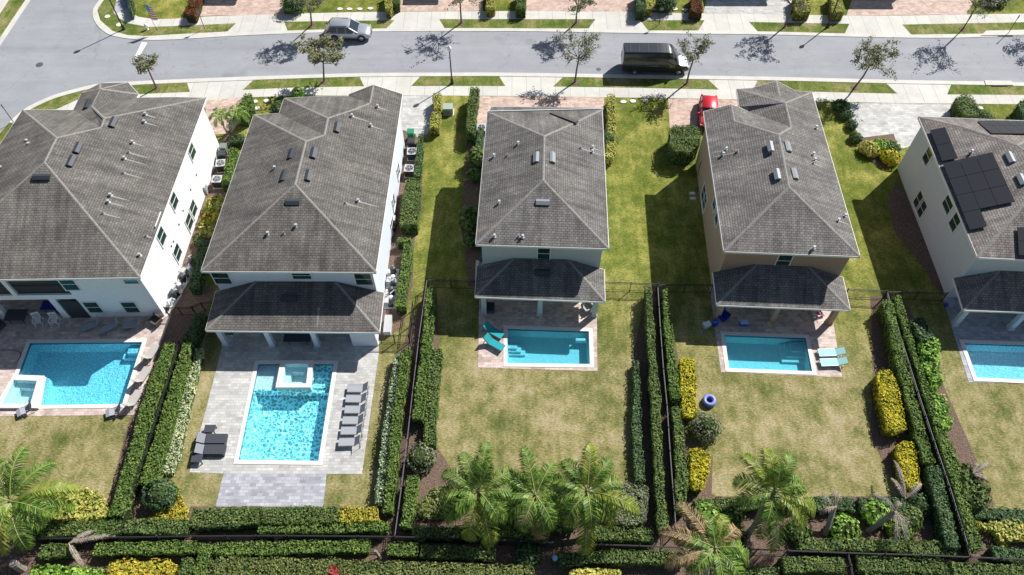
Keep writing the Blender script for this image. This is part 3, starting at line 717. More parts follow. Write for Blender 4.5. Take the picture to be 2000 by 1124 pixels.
# ---- house 2 (second from left)
E2 = 'two-storey white house with a wide grey hipped roof above the rippled pool'
h2 = empty('house', P(560, 620), 'wide white house behind the long rippled pool, grey hipped roof with a front gable', 'house', 'houses in the row')
RL, RR, FR, FL = P(392, 530, EZ), P(734, 532, EZ), P(786, 184, EZ), P(495.5, 224.5, EZ)
inn = P(570, 400, EZ)
sR, sL, sB = Slope(RR, FR, MP, inn), Slope(RL, FL, MP, inn), Slope(RL, RR, MP, inn)
pt = dict(RL=RL, RR=RR, FR=FR, FL=FL, A=sR.at(576, 360), R1=sR.at(597, 276), V1=sR.at(633, 264), R2=sR.at(640, 231), V2=sR.at(694, 213), V3=sR.at(722, 202),
          F1=P(545, 222, EZ), F2=P(555, 192, EZ), S1=P(637, 188, EZ), S2=P(681, 188, EZ), GL=P(681, 184.5, EZ))
g = onplane(729, 166, pt['V3'], Vector((0, 0, 1))); pt['G'] = g
roof(h2, pt, [('RL', 'RR', 'A'), ('RL', 'A', 'R1', 'FL'), ('FL', 'R1', 'V1', 'F1'), ('F1', 'V1', 'R2', 'F2'), ('F2', 'R2', 'V2', 'S1'), ('S1', 'V2', 'V3', 'S2'), ('S2', 'V3', 'G', 'GL'), ('RR', 'FR', 'G', 'V3'), ('RR', 'V3', 'V2', 'R2'), ('RR', 'R2', 'V1', 'R1'), ('RR', 'R1', 'A')], 0)
ev = [RL, RR, FR, pt['GL'], pt['S2'], pt['F2'], pt['F1'], FL]
wl = inset([RL, RR, FR, P(555, 190, EZ), pt['F1'], FL], 0.42)
soffit(h2, [RL, RR, FR, pt['F2'], pt['F1'], FL], EZ - 0.2); walls(h2, wl, 'lavender', EZ - 0.2)
if True:
    # wall corners: find rear-left / rear-right of the inset polygon
    rl = min(wl, key=lambda p: p.x * 0.3 + p.y); W2a = min(wl, key=lambda p: (p - Vector((RL.x, RL.y))).length); W2b = min(wl, key=lambda p: (p - Vector((RR.x, RR.y))).length); W2c = min(wl, key=lambda p: (p - Vector((FR.x, FR.y))).length)
for x, y, hh in [(433, 543, 1.3), (589, 538, 0.75), (710, 545, 1.3)]: winpx(h2, x, y, W2a, W2b, 1.3 if hh < 1 else 1.15, hh)
for x, y in [(777, 335), (768, 395), (765, 440)]: winpx(h2, x, y, W2b, W2c, 0.9, 1.3)
for x, y in [(570, 302), (555, 345)]: vent_box(h2, sL, x, y)
for x, y in [(612, 300), (602, 344), (658, 250)]: vent_box(h2, sR, x, y)
vent_box(h2, sB, 572, 396)
for x, y, s_, g_ in [(537, 330, sL, 1), (555, 457, sB, 0), (579, 443, sB, 1), (524, 458, sB, 1), (675, 398, sR, 0), (700, 394, sR, 1), (738, 210, sR, 1), (688, 228, sR, 1), (725, 247, sR, 1)]: pipe(h2, s_, x, y, g_)
LZ = 2.8
O2 = lanai(h2, P(401, 646, LZ), P(741, 650, LZ), W2a, W2b, LZ, 0, [(441, 676), (532, 678), (620, 678)], 'lavender')
n2 = (W2b - W2a).normalized()
c1 = P(690, 677); c2 = P(738, 677)
MB().prism([(c1.x, c1.y), (c2.x, c2.y), (W2b.x, W2b.y - 0.05), (W2b.x - (c2.x - c1.x) * 0.97, W2b.y - 0.05)], 0, LZ - 0.2).build('storage_room', M['lavender'], h2, True)
for t in (0.2, 0.45, 0.68): dooron(h2, W2a, W2b, t, 2.4, 2.1)
vent_box(h2, Slope(P(401, 646, LZ), P(741, 650, LZ), MP, inn), 565, 582, 'vent', 1.2, 0.5)
pipe(h2, Slope(P(401, 646, LZ), P(741, 650, LZ), MP, inn), 622, 604)

# ---- house 3 (centre)
M['step3'] = mt('plain_shingle', (0.12, 0.115, 0.105), 0.95, 0, .2, 8)
h3 = empty('house', P(1060, 560), 'narrow pale green house at the centre, simple hipped roof, behind the plain rectangular pool', 'house', 'houses in the row')
RL, RR, FR, FL = P(929, 478, EZ), P(1189, 486, EZ), P(1176, 214, EZ), P(952, 219, EZ); inn = P(1060, 380, EZ)
sR, sL, sB = Slope(RR, FR, MP, inn), Slope(RL, FL, MP, inn), Slope(RL, RR, MP, inn)
pt = dict(RL=RL, RR=RR, FR=FR, FL=FL, A=sR.at(1061, 352), R1=sR.at(1063, 266), K=sR.at(1127, 238))
roof(h3, pt, [('RL', 'RR', 'A'), ('RL', 'A', 'R1', 'FL'), ('FL', 'R1', 'K', 'FR'), ('RR', 'FR', 'K'), ('RR', 'K', 'R1'), ('RR', 'R1', 'A')], 2)
# raised right half of the front slope and the lower front eave strip
fr = Slope(FL, FR, MP, inn); q = [P(1075, 213, EZ), fr.at(1127, 238), P(1176, 214, EZ)]; up = Vector((0, 0, 0.38))
ft = {'a': q[0] + up + Vector((0, 0.35, 0)), 'b': q[1] + Vector((0.0, 0, 0.30)), 'c': q[2] + Vector((0, 0.3, 0.10))}
roof(h3, ft, [('a', 'b', 'c')], 2, 'raised_roof', 0.42, 'fasc3')if False else None
ss = dict(a=P(960, 208.5, EZ - 0.1), b=P(1178, 211, EZ - 0.1), c=FR + Vector((0, 0, 0.12)), d=FL + Vector((0.15, 0, 0.12)))
roof(h3, ss, [('a', 'b', 'c', 'd')], 2, 'front_roof')
sF3 = Slope(FL, FR, MP, inn); sa, sb = sF3.at(1076, 221), sF3.at(1127, 240); zz3 = Vector((0, 0, 0.24))
MB().beam(sa + Vector((0, 0, .06)), sb + Vector((0, 0, .06)), 0.34, 0.16).build('roof_step', M['step3'], h3, True)
wl = inset([RL, RR, FR, FL], 0.42); soffit(h3, [RL, RR, FR, FL], EZ - 0.2); walls(h3, wl, 'sage', EZ - 0.2)
near = lambda wl, q: min(wl, key=lambda p: (p - Vector((q.x, q.y))).length)
W3a, W3b, W3c, W3d = near(wl, RL), near(wl, RR), near(wl, FR), near(wl, FL)
winpx(h3, 1062, 495, W3a, W3b, 0.85, 1.35)
vent_box(h3, sL, 1048, 309, 'ventw'); vent_box(h3, sR, 1078, 309, 'ventw'); vent_box(h3, sB, 1060, 396, 'ventw')
for x, y, s_, g_ in [(1012, 282, sL, 1), (965, 306, sL, 1), (975, 397, sL, 1), (991, 305, sL, 0), (966, 463, sB, 1), (1013, 463, sB, 0), (1021, 464, sB, 1), (1134, 290, sR, 0), (1158, 290, sR, 1), (1157, 298, sR, 1)]: pipe(h3, s_, x, y, g_)
lanai(h3, P(927, 580, LZ), P(1182, 590, LZ), W3a, W3b, LZ, 2, [(946, 616), (1054, 618), (1160, 620)], 'sage')
for t in (0.3, 0.7): dooron(h3, W3a, W3b, t, 2.4, 2.1)
vent_box(h3, Slope(P(927, 580, LZ), P(1182, 590, LZ), MP, inn), 1059, 533, 'vent', 1.2, 0.5)

# ---- house 4 (tan)
h4 = empty('house', P(1510, 580), 'tan stucco house with grey roof of several gables, behind the small skewed pool', 'house', 'houses in the row')
RL, RR, FR, FL = P(1414, 491, EZ), P(1680, 501, EZ), P(1586, 180, EZ), P(1374, 218, EZ); inn = P(1540, 350, EZ)
sR, sL, sB = Slope(RR, FR, MP, inn), Slope(RL, FL, MP, inn), Slope(RL, RR, MP, inn)
pt = dict(RL=RL, RR=RR, FR=FR, FL=FL, A=sR.at(1541, 365), M1=sR.at(1521, 263), V=sR.at(1545, 249), R2=sR.at(1534, 201), K1=sL.at(1434, 236), F2=P(1439, 174, EZ), F2b=P(1444, 209, EZ),
          G3L=P(1469, 172, EZ), G3R=P(1554, 178, EZ), X=P(1462, 218, EZ))
pt['G1'] = onplane(1428, 204, pt['K1'], Vector((0, 0, 1)))
s2 = Slope(pt['F2'], pt['F2b'], MP, inn); sF = Slope(pt['F2'], FR, MP, inn)
pt['T3'] = sF.at(1523, 188); pt['G3'] = onplane(1516, 158, pt['T3'], Vector((0, 0, 1)))
roof(h4, pt, [('RL', 'RR', 'A'), ('RL', 'A', 'M1', 'K1'), ('RL', 'K1', 'G1', 'FL'), ('G1', 'K1', 'X'), ('K1', 'M1', 'V', 'X'), ('F2', 'F2b', 'X', 'V', 'R2'),
              ('F2', 'R2', 'T3', 'G3L'), ('G3L', 'T3', 'G3'), ('G3', 'T3', 'G3R'), ('T3', 'R2', 'FR', 'G3R'), ('RR', 'FR', 'R2'), ('RR', 'R2', 'V'), ('RR', 'V', 'M1'), ('RR', 'M1', 'A')], 3)
ep = [RL, RR, FR, pt['F2'], pt['F2b'], pt['X'], FL]
wl = inset([RL, RR, FR, pt['F2'], P(1447, 222, EZ), FL], 0.42); soffit(h4, [RL, RR, FR, pt['F2'], P(1447, 222, EZ), FL], EZ - 0.2); walls(h4, wl, 'tan', EZ - 0.2)
W4a, W4b, W4d = near(wl, RL), near(wl, RR), near(wl, FL)
winpx(h4, 1531, 509, W4a, W4b, 0.95, 1.35)
winpx(h4, 1376, 386, W4a, W4d, 1.9, 1.5, 2); winpx(h4, 1397, 397, W4a, W4d, 0.9, 1.1); winpx(h4, 1402, 424, W4a, W4d, 0.9, 1.3)
for x, y in [(1505, 288), (1518, 342)]: vent_box(h4, sL, x, y, 'ventw')
for x, y in [(1538, 288), (1551, 341)]: vent_box(h4, sR, x, y, 'ventw')
for x, y, s_, g_ in [(1418, 293, sL, 1), (1412, 303, sL, 1), (1440, 297, sL, 0), (1594, 251, sR, 1), (1588, 303, sR, 1), (1591, 314, sR, 1), (1588, 320, sR, 0), (1637, 432, sR, 1), (1650, 423, sR, 1), (1589, 486, sB, 1)]: pipe(h4, s_, x, y, g_)
lanai(h4, P(1400, 596, LZ), P(1661, 606, LZ), W4a, W4b, LZ, 3, [(1401, 624), (1507, 631), (1620, 634)], 'tan')
for t in (0.3, 0.7): dooron(h4, W4a, W4b, t, 2.4, 2.1)

# ---- house 5 (solar panels)
h5 = empty('house', P(1900, 600), 'pale grey house at the right edge with solar panels on its brownish roof', 'house', 'houses in the row')
RL, FL = P(1910, 503, EZ), P(1794, 228, EZ); q = P(2000, 507, EZ); d5 = (q - RL).normalized()
RR = RL + d5 * 13.6; FR = FL + d5 * 13.0; inn = (RL + RR + FL + FR) / 4
FRn = FR
sR, sL, sB = Slope(RR, FR, MP, inn), Slope(RL, FL, MP, inn), Slope(RL, RR, MP, inn)
pt = dict(RL=RL, RR=RR, FR=FR, FL=FL)
dl = (FL - RL); dl.z = 0; Ld = dl.length; dn = dl.normalized()
Axy = RL + d5 * 6.8 + dn * 6.8; pt['A'] = Vector((Axy.x, Axy.y, EZ + MP * 6.75)); pt['R1'] = sL.at(1987, 283); pt['K'] = sL.at(1873, 246); pt['K2'] = sL.at(1878, 257)
roof(h5, pt, [('RL', 'RR', 'A'), ('RL', 'A', 'R1', 'K2', 'K', 'FL'), ('FL', 'K', 'K2', 'R1', 'FR'), ('RR', 'FR', 'R1', 'A')], 4)
wl = inset([RL, RR, FR, FL], 0.42); soffit(h5, [RL, RR, FR, FL], EZ - 0.2); walls(h5, wl, 'greyw', EZ - 0.2)
W5a, W5b, W5d = near(wl, RL), near(wl, RR), near(wl, FL)
winpx(h5, 1813, 305, W5a, W5d, 0.95, 1.3); winpx(h5, 1795, 392, W5a, W5d, 0.95, 1.4); winpx(h5, 1801, 407, W5a, W5d, 0.95, 1.4)
winpx(h5, 1852, 400, W5a, W5d, 1.2, 1.0); winpx(h5, 1866, 434, W5a, W5d, 0.95, 1.3)
for x, y in [(1973, 309), (1995, 352)]: vent_box(h5, sL, x, y, 'ventw')
pipe(h5, sL, 1897, 298, 1)
lanai(h5, P(1882, 606, LZ), P(2110, 612, LZ) + d5 * 3, W5a, W5b, LZ, 4, [(1865, 638), (1974, 646)], 'greyw')
dooron(h5, W5a, W5b, 0.4, 2.6, 2.1)
def panel(sl_, a, u, v, W=1.02, L=1.65, name='solar_panel'):
    n = sl_.n; c = a + u * W / 2 + v * L / 2 + n * 0.14
    b = MB(); vs = [c + u * i * W * 0.49 + v * j * L * 0.49 + n * k for k in (0, 0.05) for i, j in ((-1, -1), (1, -1), (1, 1), (-1, 1))]
    b.add(vs, [(3, 2, 1, 0), (4, 5, 6, 7), (0, 1, 5, 4), (1, 2, 6, 5), (2, 3, 7, 6), (3, 0, 4, 7)])
    o = b.build(name, M['solar'], h5, True)
    for k in (0.25, 0.75):
        f = MB(); p0 = c + u * (k - 0.5) * W - v * L * 0.49 - n * 0.08; f.beam(p0, p0 + v * L * 0.98, 0.04, 0.05)
        f.build('rail', M['ventw'], o, True)
def grid(sl_, p00, p10, p01, nu, nv, skip=()):
    a = sl_.at(*p00); u = sl_.at(*p10) - a; v = sl_.at(*p01) - a; U = u / nu; Vv = v / nv
    for i in range(nu):
        for j in range(nv):
            if (i, j) in skip: continue
            panel(sl_, a + U * i + Vv * j, U.normalized(), Vv.normalized(), U.length, Vv.length)
grid(sL, (1816, 257), (1846, 251), (1840, 318), 1, 2)
grid(sL, (1841, 322), (1938, 300), (1894, 452), 3, 4, [(1, 3), (2, 3)])
sF5 = Slope(FL, FR, MP, inn)
grid(sF5, (1908, 240), (2020, 241), (1915, 249), 6, 1)
grid(sF5, (1916, 249), (2020, 250), (1935, 265), 5, 1)
grid(sB, (1984, 445), (2040, 446), (1987, 500), 2, 2)

# ---- house 1 (left edge)
M['mesh'], _t, _b = nodes('screen_mesh'); _b.inputs['Base Color'].default_value = (0.03, 0.033, 0.036, 1); _b.inputs['Alpha'].default_value = 0.82; _b.inputs['Roughness'].default_value = 0.8
h1 = empty('house', P(150, 620), 'large white house at the left edge with an upper balcony, beside the corner', 'house', 'houses in the row')
RR, FR = P(273, 542, EZ), P(403, 191, EZ); q = P(0, 546, EZ); d1 = (q - RR).normalized(); RL = RR + d1 * 17.4
f1 = (FR - RR); f1.z = 0
FL = P(44, 215, EZ); inn = P(80, 400, EZ)
FLL = RL + (RL - RL)
sR, sB = Slope(RR, FR, MP, inn), Slope(RL, RR, MP, inn)
sL = Slope(RL, FL, MP, inn)
pt = dict(RL=RL, RR=RR, FR=FR, FL=FL, A=sR.at(86, 317), R1=sR.at(110, 269), V=sR.at(197, 249), R2=sR.at(203, 231), F1=P(143, 215, EZ), T1=P(159, 182, EZ), T2=P(195, 163, EZ), T3=P(250, 161, EZ), T4=P(271, 184, EZ), T5=P(267, 191, EZ))
s2 = Slope(pt['F1'], pt['T1'], MP, inn); pt['N'] = s2.at(178, 207); pt['Pk'] = s2.at(195, 174); pt['S'] = P(268, 192, EZ)
pt['Sx'] = P(340, 190, EZ)
roof(h1, pt, [('RL', 'RR', 'A'), ('RL', 'A', 'R1', 'FL'), ('FL', 'R1', 'V', 'F1'), ('F1', 'V', 'R2', 'N', 'Pk', 'T1'), ('T1', 'Pk', 'T2'), ('T2', 'Pk', 'T3'), ('T3', 'Pk', 'T4'), ('T4', 'Pk', 'N', 'T5'),
              ('N', 'R2', 'FR', 'Sx', 'T5'), ('RR', 'FR', 'R2'), ('RR', 'R2', 'V'), ('RR', 'V', 'R1'), ('RR', 'R1', 'A')], 1)
so = [RL, RR, FR, pt['T5'], pt['T3'], pt['T2'], pt['T1'], pt['F1'], FL]
soffit(h1, so, EZ - 0.2)
wl = inset([RL, RR, FR, P(262, 192, EZ), P(165, 192, EZ), P(150, 216, EZ), FL], 0.42)
W1b, W1c, W1a, W1d = near(wl, RR), near(wl, FR), near(wl, RL), near(wl, FL)
dv = (W1b - W1a).normalized(); nv = Vector((dv.y, -dv.x)); nv = nv if nv.y < 0 else -nv
def onw(px, py): return onplane(px, py, Vector((W1a.x, W1a.y, 0)), Vector((nv.x, nv.y, 0)))
xa = Vector(onw(128, 560)[:2]); xb = Vector(onw(112, 600)[:2])
# body behind recesses, full-depth right part, slab and beams in front
rec = 3.0
body = [(W1a - nv * rec), xa - nv * rec, xa, W1b, W1c] + [p for p in wl if p not in (W1a, W1b, W1c)]
order = [p for p in wl]
i0 = order.index(W1a); order = order[i0:] + order[:i0]      # ccw starting at rear-left
body = [W1a - nv * rec, xa - nv * rec, xa, W1b] + [p for p in order if p not in (W1a, W1b)]
walls(h1, body, 'white', EZ - 0.2)
sh = lambda p: (p.x, p.y)
MB().prism([sh(W1a), sh(xa - dv * 0.002), sh(xa - nv * rec - dv * 0.002), sh(W1a - nv * rec)], 2.75, 3.35).build('balcony_floor', M['white'], h1, True)
MB().prism([sh(W1a), sh(xa - dv * 0.002), sh(xa - nv * 0.3 - dv * 0.002), sh(W1a - nv * 0.3)], EZ - 0.55, EZ - 0.2).build('beam', M['white'], h1, True)
def colat(p, z0, z1, wd=0.45): MB().box((p.x - nv.x * 0.22, p.y - nv.y * 0.22, (z0 + z1) / 2), (wd, 0.44, z1 - z0), math.atan2(dv.y, dv.x)).build('column', M['white'], h1, True)
colat(Vector(onw(132, 622)[:2]), 0, 2.75, 0.55); colat(Vector(onw(10, 622)[:2]), 0, 2.75, 0.5); colat(Vector(onw(18, 565)[:2]), 3.35, EZ - 0.5, 0.35); colat(Vector(onw(-110, 622)[:2]), 0, 2.75, 0.5)
# balcony insect screen and rail
a3 = Vector((W1a.x, W1a.y, 0)) - Vector((nv.x, nv.y, 0)) * 0.2; b3 = Vector((xa.x, xa.y, 0)) - Vector((nv.x, nv.y, 0)) * 0.2
rb = MB(); rb.beam(a3 + Vector((0, 0, 4.45)), b3 + Vector((0, 0, 4.45)), 0.07, 0.07); rb.beam(a3 + Vector((0, 0, 3.42)), b3 + Vector((0, 0, 3.42)), 0.07, 0.07)
rb.build('railing', M['alum'], h1, True)
MB().add([a3 + Vector((0, 0, 3.35)), b3 + Vector((0, 0, 3.35)), b3 + Vector((0, 0, EZ - .54)), a3 + Vector((0, 0, EZ - .54))], [(0, 1, 2, 3)]).build('insect_screen', M['mesh'], h1, True)
for t in (0.3, 0.62, 0.9):
    a0 = W1a - nv * rec; b0 = xa - nv * rec; dooron(h1, a0, b0, t, 2.6, 2.2)
sdw = Vector(onw(146, 604)[:2])
dd = MB().box((sdw.x + nv.x * 0.02, sdw.y + nv.y * 0.02, 1.25), (1.55, 0.05, 2.5), math.atan2(dv.y, dv.x)).build('screen_door', M['screen'], h1, True)
for x, y, hh in [(135, 555, 1.3), (182, 600, 1.3), (255, 600, 1.3), (254, 546, 0.8)]: winpx(h1, x, y, W1a, W1b, 1.0 if hh > 1 else 0.95, hh)
for x, y, ww in [(374, 296, 1), (339, 393, 1), (377, 408, 1), (369, 434, 1), (315, 462, 1), (346, 494, 1.1)]: winpx(h1, x, y, W1b, W1c, 1.0, 1.25)
for x, y in [(221, 240), (152, 290), (139, 316)]: vent_box(h1, sR, x, y)
for x, y in [(77, 290), (62, 315)]: vent_box(h1, sL, x, y)
vent_box(h1, s2, 172, 205); vent_box(h1, sB, 82, 347, 'vent', 1.35, 0.5)
for x, y, s_, g_ in [(285, 225, sR, 1), (283, 240, sR, 1), (260, 280, sR, 1), (252, 299, sR, 0), (244, 311, sR, 1), (242, 339, sR, 0), (217, 383, sR, 1), (213, 396, sR, 1), (202, 418, sR, 0), (286, 462, sR, 0), (274, 500, sR, 1), (54, 278, sL, 1), (58, 284, sL, 1), (47, 300, sL, 0), (3, 330, sL, 1)]: pipe(h1, s_, x, y, g_)
MB().beam(P(303, 443, EZ + 0.25), P(314, 414, EZ + 0.25), 0.08, 0.04).build('gutter_strip', M['trim'], h1, True)
# ================================================================ VEGETATION
rng = random.Random(7)
def L3(*c): return [tuple(k) for k in c]
LEAF = {
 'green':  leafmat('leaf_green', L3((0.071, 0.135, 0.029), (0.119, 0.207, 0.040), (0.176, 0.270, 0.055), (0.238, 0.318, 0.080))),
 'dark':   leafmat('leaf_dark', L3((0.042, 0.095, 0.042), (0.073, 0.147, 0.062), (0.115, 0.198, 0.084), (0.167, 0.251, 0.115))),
 'mid':    leafmat('leaf_mid', L3((0.061, 0.113, 0.031), (0.104, 0.174, 0.044), (0.156, 0.226, 0.061), (0.226, 0.270, 0.096))),
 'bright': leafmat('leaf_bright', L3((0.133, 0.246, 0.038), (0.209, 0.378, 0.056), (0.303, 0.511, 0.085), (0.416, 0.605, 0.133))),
 'yellow': leafmat('leaf_yellow', L3((0.292, 0.284, 0.017), (0.482, 0.447, 0.017), (0.602, 0.542, 0.026), (0.671, 0.602, 0.052))),
 'lime':   leafmat('leaf_lime', L3((0.211, 0.264, 0.044), (0.405, 0.422, 0.079), (0.546, 0.528, 0.141), (0.634, 0.598, 0.211))),
 'croton': leafmat('leaf_croton', L3((0.187, 0.212, 0.025), (0.425, 0.408, 0.043), (0.561, 0.510, 0.060), (0.527, 0.340, 0.051))),
 'pale':   leafmat('leaf_pale', L3((0.233, 0.317, 0.150), (0.433, 0.532, 0.249), (0.633, 0.699, 0.400), (0.704, 0.704, 0.566))),
 'blue':   leafmat('leaf_blue', L3((0.113, 0.189, 0.113), (0.227, 0.322, 0.189), (0.378, 0.473, 0.303), (0.567, 0.625, 0.436))),
 'grey':   leafmat('leaf_grey', L3((0.104, 0.133, 0.074), (0.177, 0.207, 0.118), (0.251, 0.281, 0.163), (0.324, 0.340, 0.221))),
 'olive':  leafmat('leaf_olive', L3((0.10, 0.13, 0.03), (0.15, 0.19, 0.05), (0.21, 0.25, 0.08), (0.28, 0.29, 0.11))),
 'red':    leafmat('leaf_red', L3((0.060, 0.018, 0.012), (0.180, 0.030, 0.018), (0.252, 0.060, 0.024), (0.072, 0.060, 0.018))),
 'oak':    leafmat('leaf_oak', L3((0.10, 0.12, 0.06), (0.19, 0.21, 0.11), (0.28, 0.29, 0.16), (0.36, 0.31, 0.19))),
 'oak2':   leafmat('leaf_oak_grey', L3((0.13, 0.14, 0.10), (0.23, 0.24, 0.17), (0.33, 0.33, 0.25), (0.42, 0.41, 0.33))),
 'palm':   leafmat('palm_leaf', L3((0.066, 0.139, 0.021), (0.107, 0.213, 0.033), (0.180, 0.312, 0.057), (0.295, 0.394, 0.090)), 0.4, 0.3),
 'palmy':  leafmat('palm_leaf_yellow', L3((0.123, 0.211, 0.026), (0.211, 0.308, 0.044), (0.317, 0.370, 0.062), (0.440, 0.422, 0.088)), 0.4, 0.3),
 'deadp':  leafmat('palm_leaf_dead', L3((0.20, 0.13, 0.06), (0.32, 0.21, 0.10), (0.42, 0.30, 0.16), (0.5, 0.38, 0.22)), 0.7, 0.2),
 'deadg':  leafmat('palm_leaf_withered', L3((0.25, 0.22, 0.19), (0.35, 0.31, 0.27), (0.45, 0.40, 0.35), (0.3, 0.25, 0.2)), 0.8, 0.2),
}
def body_m(name, c): return mt(name, c, 0.95, 0, 0.3, 3, 0.1)
CORE = body_m('hedge_core', (0.04, 0.06, 0.02)); COREY = body_m('hedge_core_yellow', (0.10, 0.10, 0.02)); COREP = body_m('hedge_core_pale', (0.08, 0.10, 0.05))
class Leaves:
    def __init__(s): s.v = []; s.f = []
    def leaf(s, p, n, size, rnd, asp=1.5):
        n = Vector(n) + Vector((rnd.gauss(0, .38), rnd.gauss(0, .38), rnd.gauss(0, .3)))
        if n.length < 1e-3: n = Vector((0, 0, 1))
        n.normalize(); a = n.cross(Vector((rnd.uniform(-1, 1), rnd.uniform(-1, 1), rnd.uniform(-1, 1))))
        if a.length < 1e-3: a = Vector((1, 0, 0))
        a.normalize(); b = n.cross(a); L = size * asp * .5; W = size * .5; k = len(s.v)
        s.v += [p - a * L, p - b * W + n * (size * .12), p + a * L, p + b * W + n * (size * .12)]; s.f.append((k, k + 1, k + 2, k + 3))
    def build(s, name, m, parent): return mobj(name, s.v, s.f, m, parent, True)
def wob(p, s=0.9, a=0.10): return noise.noise(Vector((p[0] * s, p[1] * s, p[2] * s + 3.7))) * a
def hedge_poly(poly, h, kind, label, cat='hedge', name='hedge', dens=1.0, size=0.10, rough=0.10, round_=0.0, group=None, base_top=None):
    """clipped hedge: dark branch core with a leaf skin on top and sides; poly = world outline"""
    poly = [Vector((p[0], p[1])) for p in poly]
    if area(poly) < 0: poly = poly[::-1]
    # resample the outline and make it a little uneven
    pts = []
    n = len(poly)
    for i in range(n):
        a, b = poly[i], poly[(i + 1) % n]; L = (b - a).length; k = max(1, int(L / 0.45))
        for j in range(k):
            p = a + (b - a) * (j / k); q = noise.noise(Vector((p.x * 0.8, p.y * 0.8, h * 3))) * rough * 1.3
            nn = (b - a).normalized(); pts.append(p + Vector((nn.y, -nn.x)) * q)
    c = sum(pts, Vector((0, 0))) / len(pts)
    root = empty(name, (c.x, c.y, 0), label, cat, group)
    core = inset(pts, 0.10) if len(pts) > 6 else pts
    core = [Vector((p.x, p.y)) + (c - Vector((p.x, p.y))) * 0.02 for p in pts]
    b = MB()
    try: b.prism([(p.x, p.y) for p in core], 0.02, h - 0.08 - rough * 1.6)
    except Exception: pass
    b.build('branches', COREY if kind in ('yellow', 'lime', 'croton') else COREP if kind in ('pale', 'blue') else CORE, root, True)
    rnd = random.Random(int(abs(c.x * 97 + c.y * 131) * 10))
    lv = Leaves(); T = tess([pts]); ar = area(pts)
    tri = [(pts[i], pts[j], pts[k]) for i, j, k in T]; wts = [abs((q[1] - q[0]).x * (q[2] - q[0]).y - (q[1] - q[0]).y * (q[2] - q[0]).x) / 2 for q in tri]
    nt_ = int(ar * 135 * dens)
    for q in rnd.choices(tri, wts, k=nt_) if nt_ else []:
        u, v = rnd.random(), rnd.random()
        if u + v > 1: u, v = 1 - u, 1 - v
        p = q[0] + (q[1] - q[0]) * u + (q[2] - q[0]) * v
        z = h + wob((p.x, p.y, h), 1.1, rough * 2.0) + wob((p.x, p.y, 9), 4.5, rough) + rnd.gauss(0, 0.03)
        lv.leaf(Vector((p.x, p.y, z - rnd.random() * 0.08)), (0, 0, 1), size * rnd.uniform(.7, 1.35), rnd)
    m = len(pts)
    for i in range(m):
        a, b_ = pts[i], pts[(i + 1) % m]; d = b_ - a; L = d.length
        if L < 1e-4: continue
        nn = Vector((d.y, -d.x, 0)).normalized()
        for _ in range(int(L * h * 62 * dens + rnd.random())):
            t = rnd.random(); z = h * math.sqrt(rnd.random()) * 1.0
            p = a + d * t; o = wob((p.x, p.y, z), 2.0, rough * 1.6) - 0.0
            lv.leaf(Vector((p.x, p.y, max(0.05, z))) + nn * (o + 0.02), nn + Vector((0, 0, .4)), size * rnd.uniform(.7, 1.3), rnd)
    lv.build('foliage', LEAF[kind], root)
    return root
def hedge(line, wd, h, kind, label, **k):
    ln = [P(x, y, h * 0.92) for x, y in line]; l, r = [], []
    for i, p in enumerate(ln):
        d = (ln[min(i + 1, len(ln) - 1)] - ln[max(i - 1, 0)]).normalized(); q = Vector((-d.y, d.x, 0))
        w_ = wd if not isinstance(wd, (list, tuple)) else wd[i]
        l.append(p + q * w_ / 2); r.append(p - q * w_ / 2)
    return hedge_poly([(p.x, p.y) for p in l + r[::-1]], h, kind, label, **k)
def hpoly(pts, h, kind, label, **k): return hedge_poly([(p.x, p.y) for p in PP(pts, h * 0.92)], h, kind, label, **k)
def bush(px, py, r, kind, label, h=None, dens=1.0, size=0.11, cat='bush', name='bush', z=None, rx=None, group=None, sparse=0.0):
    """rounded shrub: lumpy shell of leaves round a branch core"""
    h = h or r * 1.5; rx = rx or r; c = P(px, py, h * 0.55); root = empty(name, (c.x, c.y, 0), label, cat, group)
    rnd = random.Random(int(px * 13 + py * 7)); lv = Leaves(); b = MB()
    if sparse < 0.5: b.sphere((c.x, c.y, h * 0.45), 1, 12, (rx * 0.8 * (1 - sparse * .5), r * 0.8 * (1 - sparse * .5), h * 0.47))
    for k in range(7):
        a = rnd.uniform(0, 6.28); b.tube([(c.x, c.y, 0), (c.x + math.cos(a) * rx * .35, c.y + math.sin(a) * r * .35, h * .5), (c.x + math.cos(a) * rx * .75, c.y + math.sin(a) * r * .75, h * rnd.uniform(.5, .85))], [0.03, 0.02, 0.008], 4)
    b.build('branches', CORE if kind not in ('yellow', 'lime', 'croton') else COREY, root, True)
    N = int((2 * math.pi * rx * r + 3 * (rx + r) * h) * 52 * dens)
    for _ in range(N):
        u = rnd.random() ** 0.7; t = rnd.uniform(0, 2 * math.pi); ph = math.acos(max(-1, 1 - u * 1.75)); d = Vector((math.sin(ph) * math.cos(t), math.sin(ph) * math.sin(t), math.cos(ph)))
        k = 1 + noise.noise(Vector((d.x * 2.3 + px, d.y * 2.3 + py, d.z * 2.3))) * 0.32 - rnd.random() * (0.10 + sparse * 0.6)
        p = Vector((c.x + d.x * rx * k, c.y + d.y * r * k, max(0.04, h * 0.5 + d.z * h * 0.5 * k)))
        lv.leaf(p, d + Vector((0, 0, .3)), size * rnd.uniform(.7, 1.3), rnd)
    lv.build('foliage', LEAF[kind], root); return root

HG = 'hedges along the garden fences'
